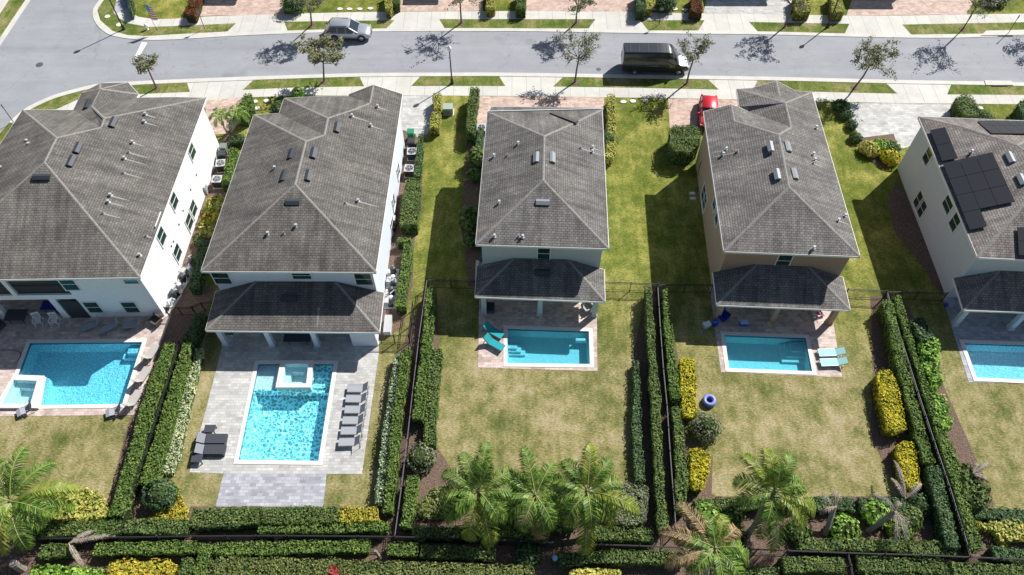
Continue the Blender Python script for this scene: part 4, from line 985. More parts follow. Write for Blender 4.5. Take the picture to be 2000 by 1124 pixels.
# --- between house 1 and 2 gardens
hedge([(331, 672), (310, 735), (287, 800), (264, 880), (243, 950), (226, 1010)], [0.85, 0.95, 1.0, 0.95, 0.95, 1.0], 1.5, 'green', 'clipped green hedge on the left side of the fence nearest the corner spa pool', group=HG)
hedge([(366, 668), (357, 705), (338, 770), (318, 845), (300, 905), (285, 945)], [0.5, 0.7, 0.92, 0.98, 1.0, 1.0], 1.45, 'green', 'clipped green hedge between the leftmost fence and the pale variegated hedge', group=HG)
hedge([(390, 682), (376, 735), (362, 790), (348, 845), (336, 890), (327, 925)], [0.6, 0.62, 0.7, 0.75, 0.75, 0.75], 0.65, 'pale', 'low pale variegated hedge left of the rippled pool', group=HG)
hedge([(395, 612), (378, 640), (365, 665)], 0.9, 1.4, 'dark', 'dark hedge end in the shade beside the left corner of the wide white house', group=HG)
# --- right side of the rippled pool and centre fence
hedge([(778, 692), (770, 745), (762, 800), (754, 860), (746, 925), (740, 985)], 0.55, 1.0, 'blue', 'narrow pale blue-green hedge nearest the six loungers', group=HG)
hedge([(793, 680), (785, 745), (777, 805), (770, 870), (764, 940), (757, 1000)], 0.62, 1.35, 'green', 'green hedge just left of the centre-left fence', group=HG)
hedge([(841, 562), (838, 620), (833, 680), (824, 750), (815, 820)], [0.5, 0.75, 0.75, 0.8, 0.8], 1.35, 'green', 'long green hedge just right of the centre-left fence', group=HG)
hedge([(806, 930), (800, 980), (792, 1030)], 0.75, 1.35, 'green', 'lower end piece of green hedge right of the centre-left fence', group=HG)
hedge([(851, 682), (848, 740), (842, 800), (837, 870)], [0.95, 0.9, 0.85, 0.9], 1.05, 'mid', 'inner dull green hedge at the left of the centre lawn', group=HG)
bush(822, 893, 1.15, 'grey', 'loose grey-green bush at the lower end of the inner left hedge of the centre lawn', 1.5, 0.9)
# --- right of centre lawn
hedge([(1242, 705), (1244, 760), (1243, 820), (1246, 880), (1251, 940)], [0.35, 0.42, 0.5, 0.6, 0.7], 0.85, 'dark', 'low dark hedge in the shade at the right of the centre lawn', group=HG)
hedge([(1266, 562), (1269, 620), (1274, 700), (1280, 780), (1284, 860), (1289, 950), (1294, 1035)], [0.45, 0.5, 0.55, 0.6, 0.55, 0.6, 0.6], 1.5, 'mid', 'tall narrow hedge just left of the centre-right fence', group=HG)
hedge([(1298, 567), (1304, 630), (1310, 690), (1316, 745), (1320, 780)], [0.35, 0.55, 0.7, 0.75, 0.5], 1.4, 'green', 'green hedge right of the centre-right fence, upper piece beside the tan house garden', group=HG)
hedge([(1320, 795), (1326, 860), (1332, 930), (1328, 1000)], [0.6, 0.7, 0.85, 0.6], 1.4, 'mid', 'green hedge right of the centre-right fence, lower piece behind the yellow hedge', group=HG)
hpoly([(1328, 703), (1336, 700), (1354, 701), (1359, 740), (1360, 808), (1350, 816), (1334, 812), (1330, 760)], 1.2, 'yellow', 'bright yellow clipped hedge left of the blue swim ring', group='yellow clipped hedges')
hpoly([(1347, 880), (1360, 876), (1385, 886), (1384, 925), (1370, 958), (1352, 955), (1350, 915)], 1.1, 'yellow', 'yellow clipped hedge below the round grey-green bush', group='yellow clipped hedges')
bush(1380, 832, 1.25, 'grey', 'round loose grey-green bush below the blue swim ring', 1.7, 1.0, 0.12, sparse=0.4)
# --- right of the tan house garden
hedge([(1732, 590), (1745, 645), (1762, 715), (1780, 780), (1797, 845), (1815, 905)], [0.65, 0.75, 0.7, 0.75, 0.75, 0.85], 1.55, 'green', 'tall green hedge left of the rightmost fence, upper stretch', group=HG)
hedge([(1820, 912), (1832, 955), (1846, 1010), (1862, 1070)], [0.8, 0.9, 0.9, 0.85], 1.5, 'dark', 'dark green hedge left of the rightmost fence, lower stretch', group=HG)
hedge([(1751, 578), (1765, 625), (1785, 690), (1802, 740), (1822, 800), (1840, 850), (1860, 905), (1882, 985), (1908, 1075)], [0.55, 0.6, 0.5, 0.5, 0.6, 0.85, 1.0, 0.8, 0.8], 1.4, 'green', 'long green hedge right of the rightmost fence', group=HG)
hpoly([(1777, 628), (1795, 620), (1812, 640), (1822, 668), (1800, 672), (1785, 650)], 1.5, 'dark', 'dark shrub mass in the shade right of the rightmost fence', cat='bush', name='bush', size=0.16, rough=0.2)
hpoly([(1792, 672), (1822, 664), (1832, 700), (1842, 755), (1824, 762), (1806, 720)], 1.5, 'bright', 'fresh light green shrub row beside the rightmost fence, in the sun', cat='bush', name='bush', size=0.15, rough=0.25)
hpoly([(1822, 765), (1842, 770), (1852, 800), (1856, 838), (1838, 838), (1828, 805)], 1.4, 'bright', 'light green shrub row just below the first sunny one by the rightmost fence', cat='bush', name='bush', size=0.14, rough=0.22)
hpoly([(1714, 730), (1724, 722), (1738, 724), (1750, 745), (1762, 800), (1770, 838), (1752, 846), (1733, 842), (1723, 800)], 1.25, 'yellow', 'large yellow clipped hedge at the right of the tan house lawn', group='yellow clipped hedges')
hpoly([(1752, 872), (1768, 863), (1783, 868), (1792, 910), (1797, 950), (1780, 958), (1765, 945), (1757, 910)], 1.15, 'yellow', 'yellow clipped hedge below the large one, with a withered frond on it', group='yellow clipped hedges')
hpoly([(1880, 905), (1905, 912), (1928, 945), (1930, 975), (1905, 988), (1885, 960)], 1.5, 'mid', 'rounded green shrub with dry twigs right of the lower rightmost fence', cat='bush', name='bush', size=0.14, rough=0.25)
# --- rear rows
RG = 'clipped rows along the rear fence'
hedge([(58, 1037), (150, 1033), (235, 1030)], 0.95, 1.2, 'mid', 'rear hedge row below the yellow croton bed at left', group=RG)
hedge([(245, 1028), (310, 1028), (370, 1030)], 0.95, 1.2, 'mid', 'rear hedge row below the round bush and its yellow ring', group=RG)
hpoly([(374, 994), (500, 992), (660, 990), (662, 1020), (500, 1024), (374, 1032)], 1.35, 'mid', 'broad flat-topped hedge below the grey patio', group=RG)
hedge([(505, 1030), (600, 1030), (700, 1030), (757, 1028)], 0.75, 1.2, 'green', 'thin hedge row in front of the broad hedge and yellow box', group=RG)
hpoly([(663, 992), (700, 990), (736, 994), (737, 1018), (664, 1021)], 1.35, 'croton', 'yellow and orange box-cut hedge at the right end of the broad hedge', group='yellow clipped hedges')
hpoly([(62, 985), (90, 960), (160, 955), (200, 968), (210, 1000), (200, 1012), (120, 1015), (55, 1005)], 1.0, 'lime', 'wide yellow croton bed beneath the left palm', cat='bush', name='croton_bed', size=0.15, rough=0.2)
bush(312, 966, 1.15, 'dark', 'dark round clipped bush inside a yellow ring by the leftmost fence', 1.9, 1.3)
hpoly([(330, 940), (342, 945), (355, 975), (365, 1000), (362, 1014), (325, 1019), (290, 1014), (300, 1002), (335, 992), (346, 975)], 0.5, 'croton', 'low yellow planting curving round the dark round bush', cat='bush', name='croton_bed')
hedge([(808, 1040), (880, 1040), (1000, 1040), (1070, 1044)], 0.8, 1.1, 'mid', 'rear hedge row under the three feather palms', group=RG)
hedge([(1160, 1040), (1220, 1042), (1275, 1045)], 0.85, 1.1, 'mid', 'short rear hedge row left of the centre-right fence', group=RG)
hpoly([(1188, 948), (1225, 945), (1262, 950), (1266, 985), (1258, 1020), (1240, 1028), (1195, 1020)], 1.4, 'grey', 'large flat-topped grey-green hedge right of the feather palms', group=RG)
hedge([(1356, 985), (1420, 985), (1500, 980), (1560, 978)], [0.7, .9, .9, .8], 0.9, 'mid', 'dark row at the foot of the tan house lawn, left piece', group=RG)
hedge([(1575, 985), (1625, 982), (1668, 985)], 0.95, 0.9, 'dark', 'dark row at the foot of the tan house lawn, middle piece', group=RG)
hedge([(1680, 985), (1720, 985), (1770, 990)], 0.95, 0.9, 'dark', 'dark row at the foot of the tan house lawn, right piece', group=RG)
bush(1382, 1003, 0.95, 'bright', 'leafy light green bush at the left foot of the tan house lawn', 1.1, 1, 0.2)
bush(1650, 1032, 1.05, 'bright', 'rounded light green bush between the cut palm stumps', 1.1, 1, 0.16)
bush(1712, 1002, 0.95, 'bright', 'light green bush left of the pale cut palm trunk', 1.2, 1, 0.18)
bush(1775, 1012, 1.0, 'mid', 'green bush right of the pale cut palm trunk', 1.1, 1, 0.16)
bush(1760, 1036, 0.95, 'green', 'lower green bush right of the pale cut palm trunk', 1.0, 1, 0.16)
bush(1800, 985, 0.8, 'dark', 'small dark bush below the yellow hedge with the withered frond', 1.0, 1, 0.15)
hedge([(1560, 1062), (1620, 1064), (1720, 1064), (1770, 1068)], 0.8, 1.1, 'mid', 'rear row below the cut palms, left piece', group=RG)
hedge([(1775, 1070), (1810, 1070), (1865, 1072)], 0.9, 1.1, 'mid', 'rear row below the cut palms, right piece by the corner', group=RG)
hpoly([(818, 985), (845, 955), (880, 945), (910, 960), (905, 1000), (850, 1015), (815, 1010)], 0.35, 'olive', 'low olive ground cover left of the feather palms below the centre lawn', cat='bush', name='bush', size=0.13, rough=0.12)
bush(985, 1012, 1.0, 'mid', 'shaded bush between the left and middle feather palms', 1.1, 1, 0.15); bush(1100, 1015, 1.05, 'mid', 'shaded bush between the middle and right feather palms', 1.2, 1, 0.15)
bush(1010, 965, 0.8, 'dark', 'dark bush behind the middle feather palm at the lawn edge', 1.0, 1, 0.15); bush(1095, 975, 0.8, 'mid', 'green bush at the lawn edge left of the right feather palm', 1.0, 1, 0.15)
bush(1430, 1010, 0.8, 'green', 'small green bush right of the leafy bush at the foot of the tan house lawn', 0.9, 1, 0.15); bush(1560, 1035, 0.9, 'mid', 'green bush under the yellow frond right of the leaning feather palm', 1.0, 1, 0.16)
bush(1440, 1050, 0.7, 'mid', 'low bush by the rear fence above the brown-fronded palm', 0.8, 1, 0.15); bush(1030, 1085, 0.9, 'dark', 'dark bush beyond the rear fence between the hedge rows', 1.0, 1, 0.15)
hpoly([(1390, 1108), (1440, 1106), (1520, 1110), (1520, 1150), (1390, 1150)], 0.8, 'mid', 'shaded hedge at the bottom edge beneath the brown-fronded palm', cat='hedge', group='hedge rows beyond the rear fence')
# --- beyond the rear fence
BG = 'hedge rows beyond the rear fence'
hedge([(78, 1078), (110, 1075), (140, 1073)], 0.85, 1.0, 'mid', 'short hedge row left of the fallen palm frond beyond the rear fence', group=BG)
hedge([(185, 1073), (270, 1071), (380, 1069)], 0.8, 1.0, 'green', 'hedge row right of the fallen palm frond beyond the rear fence', group=BG)
hedge([(418, 1072), (520, 1070), (640, 1068), (720, 1067)], 0.8, 1.0, 'green', 'long sunny hedge row beyond the rear fence below the rippled pool', group=BG)
hedge([(758, 1073), (815, 1073)], 0.8, 1.0, 'green', 'small hedge clump row beyond the rear fence right of the cut stump', group=BG)
hedge([(822, 1075), (890, 1078), (965, 1082)], 0.8, 1.0, 'mid', 'shaded hedge row beyond the rear fence beneath the leftmost feather palm', group=BG)
hedge([(1092, 1090), (1160, 1087), (1250, 1088), (1335, 1090)], 0.85, 1.0, 'mid', 'hedge row beyond the rear fence left of the brown-fronded palm', group=BG)
hedge([(1530, 1103), (1590, 1101), (1650, 1104)], 0.95, 1.0, 'mid', 'hedge clump row beyond the rear fence right of the brown-fronded palm', group=BG)
hedge([(1675, 1101), (1750, 1103), (1850, 1108)], 0.95, 1.0, 'mid', 'hedge row beyond the rear fence right of the small cross fence', group=BG)
hedge([(1860, 1112), (1940, 1116), (2040, 1120)], 0.95, 1.0, 'mid', 'hedge row at the lower right corner beyond the rear fence', group=BG)
hpoly([(405, 1098), (430, 1090), (600, 1092), (740, 1096), (1040, 1106), (1060, 1180), (380, 1180)], 1.0, 'olive', 'very broad olive hedge along the bottom edge', group=BG, dens=0.9)
hedge([(402, 1062), (396, 1090), (388, 1125)], 0.7, 1.1, 'green', 'narrow upright hedge piece between the bottom rows', group=BG)
hedge([(366, 1090), (358, 1125)], 0.6, 1.1, 'mid', 'second narrow upright hedge piece left of the first at the bottom edge', group=BG)
hpoly([(215, 1103), (250, 1098), (330, 1098), (345, 1112), (340, 1150), (200, 1150)], 0.8, 'croton', 'yellow-green shrub bed at the bottom edge left of the upright hedges', cat='bush', name='croton_bed', size=0.15, rough=0.2)
hpoly([(60, 1112), (120, 1110), (200, 1110), (200, 1160), (60, 1160)], 0.9, 'bright', 'fresh green shrub mass at the bottom left edge', cat='bush', name='bush', size=0.15, rough=0.25)
hpoly([(1115, 1116), (1160, 1112), (1210, 1116), (1210, 1150), (1110, 1150)], 0.7, 'lime', 'yellow-leaved shrub at the bottom edge below the feather palms', cat='bush', name='croton_bed', size=0.18)
hpoly([(1690, 1117), (1780, 1117), (1900, 1122), (1900, 1150), (1690, 1150)], 0.8, 'mid', 'low hedge strip at the very bottom right', group=BG)
hedge([(1885, 1000), (1940, 1003), (2030, 1010)], 0.9, 0.8, 'dark', 'dark low row at the foot of the right edge lawn', group=RG)
hpoly([(1903, 1018), (1950, 1016), (2040, 1024), (2040, 1062), (1975, 1055), (1960, 1068), (1945, 1040), (1915, 1032)], 0.7, 'lime', 'yellow shrub bed at the right edge below the dark low row', cat='bush', name='croton_bed', size=0.14, rough=0.2)
hedge([(1940, 1080), (1975, 1085), (2040, 1092)], 0.9, 1.0, 'dark', 'dark green row at the right edge just inside the rear fence', group=RG)
# --- side and front gardens
SG = 'hedges beside the houses'
hedge([(456, 290), (450, 315), (443, 345), (440, 362)], [0.7, .7, .7, .7], 1.2, 'green', 'narrow hedge screening the air conditioners of the leftmost house', group=SG)
for i, (x, y, r, k, lab) in enumerate([(422, 400, 1.0, 'lime', 'yellow shrub under the upper windows of the leftmost house'), (413, 428, 1.0, 'croton', 'second yellow shrub under the windows, in the middle'), (405, 448, 0.8, 'lime', 'lowest yellow shrub under the windows of the leftmost house')]): bush(x, y, r, k, lab, 1.1, 1.1, 0.22, sparse=0.3)
hedge([(398, 470), (390, 505), (382, 540), (377, 562)], 0.8, 1.3, 'dark', 'dark green hedge between the two left houses, near their rear corners', group=SG)
bush(385, 470, 0.45, 'green', 'small round green bush by the white wall near the garbage of pool pipes', 0.8)
hedge([(448, 272), (475, 268)], 0.8, 1.0, 'dark', 'short dark hedge in front of the air conditioners between the left houses', group=SG)
hpoly([(465, 205), (476, 185), (491, 184), (492, 205), (480, 228), (462, 226)], 1.6, 'green', 'tall flat-topped hedge beside the pink driveway and the small palms', group=SG)
bush(545, 212, 0.95, 'dark', 'round dark bush before the front of the wide white house', 1.4)
bush(582, 182, 0.7, 'bright', 'small leafy bush at the pavement behind the wide white house', 1.1, 1, 0.18, sparse=.3)
bush(548, 196, 0.6, 'mid', 'low dark plant between stepping stones behind the wide white house', 0.7, 1, .15)
hedge([(822, 262), (819, 300), (814, 345)], [0.4, 0.5, 0.55], 1.1, 'dark', 'narrow dark hedge right of the two air conditioners', group=SG)
hpoly([(793, 352), (800, 348), (821, 352), (820, 385), (812, 440), (781, 438), (784, 400)], 1.6, 'mid', 'big box-cut hedge against the right wall of the wide white house', group=SG)
hedge([(776, 470), (802, 468)], 0.5, 1.1, 'green', 'short crosswise hedge piece below the big box-cut hedge', group=SG)
hedge([(797, 478), (792, 520), (786, 560), (781, 600)], 0.75, 1.2, 'green', 'hedge running to the gate along the right of the wide white house', group=SG)
hpoly([(846, 184), (861, 183), (860, 213), (848, 214)], 1.3, 'lime', 'yellow hedge by the pavement beside the green utility box', group='yellow hedges along the driveways')
hpoly([(843, 220), (860, 219), (857, 250), (840, 252)], 1.2, 'lime', 'yellow hedge just below the green utility box', group='yellow hedges along the driveways')
hpoly([(919, 172), (935, 172), (932, 205), (927, 262), (911, 258), (914, 220)], 1.7, 'mid', 'tall dark hedge between the lawn and the pink driveway of the centre house', group=SG)
hedge([(1194, 186), (1194, 220), (1195, 255), (1194, 290), (1188, 308)], [0.75, 0.8, 0.8, 0.85, 0.7], 1.3, 'lime', 'long yellow hedge right of the centre house and its pink driveway', group='yellow hedges along the driveways')
bush(1184, 272, 1.1, 'dark', 'dark bush between the centre house and the long yellow hedge', 1.6)
hedge([(938, 252), (934, 300)], 0.55, 1.5, 'dark', 'dark narrow hedge at the left front of the centre house', group=SG)
for x, y, r, hh, lab in [(932, 308, 1.0, 2.2, 'tall loose shrub at the left wall of the centre house, upper one'), (926, 342, 0.7, 1.6, 'dark shrub at the left wall of the centre house, second from the street'), (918, 425, 1.1, 2.4, 'tall loose shrub at the left wall of the centre house, lower one'), (922, 470, 0.8, 1.4, 'dark shrub near the rear left corner of the centre house')]: bush(x, y, r, 'mid', lab, hh, 0.8, 0.2, sparse=.35)
hpoly([(1308, 255), (1316, 247), (1358, 247), (1370, 262), (1366, 284), (1345, 300), (1320, 298), (1308, 285)], 2.0, 'mid', 'very large box-cut hedge left of the tan house and the red car', group=SG)
hpoly([(1868, 192), (1880, 187), (1898, 190), (1915, 215), (1910, 228), (1885, 228), (1872, 212)], 1.6, 'mid', 'big rounded clipped hedge behind the solar panel house', group=SG)
bush(1925, 230, 0.9, 'dark', 'round dark bush right of the big rounded hedge behind the solar panel house', 1.1)
hpoly([(1988, 205), (1995, 196), (2030, 196), (2030, 235), (2000, 235)], 1.6, 'dark', 'clipped hedge cut off by the right edge near the pavement', group=SG)
for x, y, r, k, lab in [(1700, 290, 0.95, 'lime', 'yellow-green shrub left in the group behind the solar panel house'), (1724, 283, 0.8, 'bright', 'green round shrub at the middle of the group left of the solar panel house'), (1740, 306, 0.95, 'yellow', 'bright yellow low shrub nearest the solar panel house corner'), (1744, 288, 0.7, 'mid', 'small green shrub in the group left of the solar panel house')]: bush(x, y, r, k, lab, 1.0, 1.2, 0.17)
for i, (x, y, r) in enumerate([(1645, 205, .8), (1652, 222, .7), (1664, 243, .55), (1672, 268, .6)]): bush(x, y, r, 'dark', ['small dark shrub nearest the pavement right of the tan house', 'second small dark shrub from the pavement right of the tan house', 'third small dark shrub from the pavement right of the tan house', 'last small dark shrub beside the pale driveway right of the tan house'][i], 0.8, 1, .16, group='small shrubs along the pale driveway')
# --- far side of the street
FG = 'clipped hedges across the street'
bush(572, 5, 1.35, 'dark', 'dark clipped bush by the far pavement, beside the left pink driveway', 1.9, group=FG)
hpoly([(362, 28), (368, 2), (378, -14), (394, -14), (388, 6), (378, 30)], 1.2, 'red', 'red-leaved hedge beside the first pink driveway across the street', group=FG)
hpoly([(753, 18), (753, -20), (766, -20), (767, 14), (762, 20)], 1.3, 'lime', 'yellow-green hedge across the street, left of the second pink driveway', group=FG)
hpoly([(768, 10), (768, -20), (779, -20), (779, 8)], 1.2, 'mid', 'green hedge right next to the yellow-green one across the street', group=FG)
hpoly([(950, 18), (950, -20), (965, -20), (966, 16)], 1.2, 'lime', 'yellow hedge across the street right of the second pink driveway', group=FG)
hpoly([(1008, 19), (1009, -20), (1026, -20), (1026, 19)], 1.3, 'mid', 'dark green hedge across the street left of the third pink driveway', group=FG)
hpoly([(1243, 21), (1243, -20), (1258, -20), (1259, 21)], 1.4, 'dark', 'dark hedge across the street right of the third pink driveway', group=FG)
hpoly([(1260, 18), (1260, -20), (1273, -20), (1273, 18)], 1.2, 'lime', 'yellow-green hedge next to the dark one across the street', group=FG)
hpoly([(1348, 22), (1352, -14), (1370, -14), (1372, 24)], 1.2, 'red', 'purplish shrub beside the grey driveway across the street', group=FG)
hpoly([(1554, 22), (1552, -14), (1582, -14), (1584, 22)], 1.4, 'lime', 'yellow-green hedge across the street right of the grey driveway', group=FG)
hpoly([(1625, 24), (1622, -14), (1640, -14), (1648, 24)], 1.3, 'lime', 'yellow hedge across the street left of the wide right pink driveway', group=FG)
hpoly([(252, 22), (248, 0), (240, -20), (254, -20), (258, 4), (256, 24)], 1.1, 'dark', 'dark hedge along the shaded corner path across the street', group=FG)
bush(1950, -8, 1.3, 'dark', 'dark bush at the top right across the street', 1.5, group=FG)
bush(1300, 2, 1.3, 'dark', 'dark low tree clump across the street above the white stones', 2.0, group=FG)

# ---------------------------------------------------------------- street trees
def street_tree(bx, by, cx, cy, cz, r, kind, label, leaves=900, sparse=0.5, seed=1, hr=0.8, size=0.12):
    rnd = random.Random(seed); B = P(bx, by); C = P(cx, cy, cz); root = empty('street_tree', B, label, 'tree', 'street trees')
    tr = MB(); fork = B + (C - B) * 0.62; fork.z = max(0.8, cz - r * 0.75)
    mid = (B + fork) / 2 + Vector((rnd.uniform(-.08, .08), rnd.uniform(-.05, .05), 0))
    tr.tube([B - Vector((0, 0, .05)), B + Vector((0, 0, 0.08)), mid, fork], [0.14, 0.10, 0.085, 0.075], 8); tr.build('trunk', M['bark'], root, True)
    # mulch ring
    MB().lathe([(0.42, 0.0), (0.38, 0.035), (0.15, 0.05)], (B.x, B.y, 0.012), 14).build('mulch_ring', M['mulch'], root, True)
    br = MB(); tips = []
    nb = 9
    for k in range(nb):
        a = 2 * math.pi * k / nb + rnd.uniform(-.3, .3); el = rnd.uniform(0.1, 1.25)
        d = Vector((math.cos(a) * math.cos(el), math.sin(a) * math.cos(el), math.sin(el)))
        L = r * rnd.uniform(0.75, 1.15); p0 = fork - (fork - mid) * rnd.uniform(0, .25); p1 = p0 + d * L * .5 + Vector((0, 0, .1)); p2 = C + Vector((d.x * L, d.y * L, (d.z - .45) * L * hr))
        br.tube([p0, p1, p2], [0.045, 0.03, 0.010], 5)
        for j in range(9):
            t = rnd.uniform(.3, 1); q = (p1 + (p2 - p1) * ((t - .3) / .7)); e = q + Vector((rnd.gauss(0, .40), rnd.gauss(0, .40), rnd.gauss(.12, .30))) * r * .62
            br.tube([q, (q + e) / 2 + Vector((0, 0, .04)), e], [0.014, 0.010, 0.004], 3, False); tips.append((q, e))
            e2 = (q + e) / 2 + Vector((rnd.gauss(0, .2), rnd.gauss(0, .2), rnd.gauss(.05, .2))) * r * .5; br.tube([(q + e) / 2, e2], [0.008, 0.003], 3, False); tips.append(((q + e) / 2, e2))
    br.build('branches', M['bark'], root, True)
    lv = Leaves(); m = len(tips)
    rich = [rnd.random() ** (0.9 + sparse) for _ in range(m)]
    for (q, e), w_ in zip(tips, rich):
        for _ in range(int(leaves / m * 2.3 * w_)):
            p = q + (e - q) * rnd.uniform(.15, 1.1) + Vector((rnd.gauss(0, 1), rnd.gauss(0, 1), rnd.gauss(0, .8))) * r * 0.065
            lv.leaf(p, (rnd.gauss(0, .5), rnd.gauss(0, .5), 1), size * rnd.uniform(.6, 1.3), rnd)
    lv.build('crown', LEAF[kind], root); return root
street_tree(306, 173, 282, 119, 3.6, 1.35, 'oak', 'small leaning tree beside the white stop line', 1500, .3, 11)
street_tree(633, 160, 630, 93, 4.6, 2.3, 'oak', 'broad leafy tree in front of the silver car', 3300, .3, 12, .8, .15)
street_tree(1123, 161, 1136, 85, 4.9, 2.1, 'oak2', 'thin grey-leaved tree left of the black van', 2300, .5, 13, .85, .12)
street_tree(1341, 164, 1362, 92, 4.9, 2.0, 'oak2', 'thin grey-leaved tree at the nose of the black van', 2100, .6, 14, .85, .12)
street_tree(1669, 172, 1717, 102, 4.7, 2.1, 'oak', 'tilted leafy tree on the verge behind the pale driveway', 3000, .3, 15)
street_tree(609, 50, 606, -8, 4.9, 1.9, 'oak', 'far side tree above the silver car', 2400, .3, 16)
street_tree(901, 46, 897, -20, 4.9, 2.1, 'oak', 'far side tree with reddish twigs by the second pink driveway', 1700, .6, 17)
street_tree(1125, 46, 1131, -2, 4.3, 1.6, 'oak', 'far side tree beside the third pink driveway', 2000, .4, 18)
street_tree(1533, 53, 1556, -16, 4.9, 2.0, 'oak', 'far side bent tree beside the grey driveway', 1800, .5, 19)
street_tree(1880, 58, 1922, -14, 5.4, 2.5, 'oak2', 'far side large tree at the right beside the wide pink driveway', 1500, .6, 20)
street_tree(2044, 58, 2090, -4, 4.6, 2.3, 'oak2', 'far side tree just outside the right edge casting its shadow on the road', 1500, .6, 21)

# ---------------------------------------------------------------- palms
def frond(lv, rach, base, d, L, droop, rnd, wid=0.85, nl=34, tw=0):
    d = Vector(d).normalized(); side = d.cross(Vector((0, 0, 1))); side = side.normalized() if side.length > .05 else Vector((1, 0, 0))
    pts = []; p = Vector(base); dirn = d.copy(); st = L / 9
    for i in range(10):
        pts.append(p.copy()); p = p + dirn * st; dirn = (dirn + Vector((0, 0, -droop * (0.045 + 0.038 * i)))).normalized()
    rach.tube(pts, [0.05 - 0.0045 * i for i in range(10)], 4, False)
    for i in range(nl * 2):
        t = 0.12 + 0.88 * (i // 2) / nl; f = t * 9; k = min(8, int(f)); q = pts[k] + (pts[k + 1] - pts[k]) * (f - k)
        tang = (pts[k + 1] - pts[k]).normalized(); sgn = 1 if i % 2 else -1
        l = wid * (math.sin(math.pi * min(1, 0.12 + t * 0.86)) ** 0.6) * rnd.uniform(.8, 1.1)
        o = (side * sgn * rnd.uniform(.75, 1.1) + tang * rnd.uniform(.45, .75) + Vector((0, 0, rnd.uniform(-.35, .35)))).normalized()
        tip = q + o * l + Vector((0, 0, -l * rnd.uniform(.25, .6))); m_ = q + o * l * .55
        wv = tang * 0.034; n = len(lv.v)
        lv.v += [q - wv * .5, q + wv * .5, m_ + wv, m_ - wv, tip]; lv.f += [(n, n + 1, n + 2, n + 3), (n + 3, n + 2, n + 4)]
def palm(bx, by, cx, cy, cz, label, fr, kind='palm', r0=0.2, wid=.85, name='palm_tree', cat='palm tree', group=None):
    """fr = list of (azimuth deg, elevation deg, length, droop, leaf kind)"""
    B = P(bx, by); C = P(cx, cy, cz); root = empty(name, B, label, cat, group); rnd = random.Random(int(cx * 3 + cy))
    b = MB(); n = 7; pts = [B + (C - B) * (i / n) + Vector((0.06 * math.sin(i), 0.05 * math.cos(i * 1.3), 0)) * (1 if 0 < i < n else 0) for i in range(n + 1)]
    b.tube(pts, [r0 * 1.25] + [r0] * (n - 1) + [r0 * .85], 10); b.build('trunk', M['palmbark'], root, True)
    MB().tube([C - Vector((0, 0, .1)), C + Vector((0, 0, .55)), C + Vector((0, 0, 1.0))], [r0 * .75, r0 * .7, .06], 8).build('crownshaft', M['shaft'], root, True)
    fr = list(fr) + ([(rnd.uniform(0, 360), rnd.uniform(-5, 35), fr[0][2] * rnd.uniform(.75, .95), rnd.uniform(1.5, 2.0), None) for _ in range(6)] if group != 'pygmy palms' else [])
    for az, el, L, dr, k in fr:
        a, e = R(az), R(el); lv = Leaves(); rc = MB(); frond(lv, rc, C + Vector((0, 0, .75 if el > 0 else .35)), (math.cos(a) * math.cos(e), math.sin(a) * math.cos(e), math.sin(e)), L, dr, rnd, wid, int(L * 17))
        o = lv.build('frond', LEAF[k or kind], root); rc.build('midrib', M['rib'] if k not in ('deadp', 'deadg') else M['ribd'], o, True)
        q = [c for c in o.children][0]
    return root
M['shaft'] = mt('palm_crownshaft', (0.16, 0.2, 0.08), 0.5, 0, .15, 4); M['rib'] = mt('palm_midrib', (0.30, 0.34, 0.10), 0.5); M['ribd'] = mt('palm_midrib_dry', (0.42, 0.34, 0.24), 0.8)
# children of a frond keep world placement: their meshes are already relative to the palm root
PG = 'feather palms in the rear planting'
palm(90, 1026, 32, 988, 3.2, 'left feather palm with long fronds over the yellow croton bed', [(82, 48, 4.0, 1.0, None), (55, 30, 3.9, 1.2, None), (18, 22, 4.6, 1.3, 'palmy'), (5, 5, 4.4, 1.6, None), (-35, 15, 3.2, 1.6, None), (-65, 5, 3.8, 1.4, None), (-95, 8, 3.9, 1.5, 'palmy'), (-125, 10, 3.8, 1.5, None), (165, 25, 3.6, 1.3, None), (120, 35, 3.8, 1.1, None), (200, 10, 3.6, 1.5, None)], 'palm', .22, .95, group=PG)
palm(942, 1045, 936, 968, 3.3, 'feather palm at the left of the three standing below the centre lawn', [(80, 50, 3.6, .9, None), (115, 38, 3.4, 1.2, None), (30, 30, 3.3, 1.3, None), (0, 22, 3.2, 1.4, None), (150, 28, 3.4, 1.3, None), (180, 18, 3.4, 1.5, None), (-145, 10, 3.6, 1.6, None), (-105, 0, 3.7, 1.5, 'palmy'), (-75, -5, 4.1, 1.4, 'palmy'), (-35, 8, 3.3, 1.6, None), (210, 5, 3.2, 1.8, None), (60, 62, 2.4, .7, None)], 'palm', .2, .95, group=PG)
palm(1052, 1052, 1045, 975, 3.1, 'feather palm in the middle of the three below the centre lawn, with one orange frond', [(105, 48, 3.6, .9, None), (60, 35, 3.0, 1.2, None), (145, 30, 3.1, 1.3, None), (180, 20, 3.0, 1.5, None), (-150, 5, 3.1, 1.7, None), (-80, -10, 3.3, 1.5, 'deadp'), (-40, 5, 2.9, 1.7, None), (10, 20, 2.9, 1.4, None), (-115, 5, 3.0, 1.7, None)], 'palm', .2, .85, group=PG)
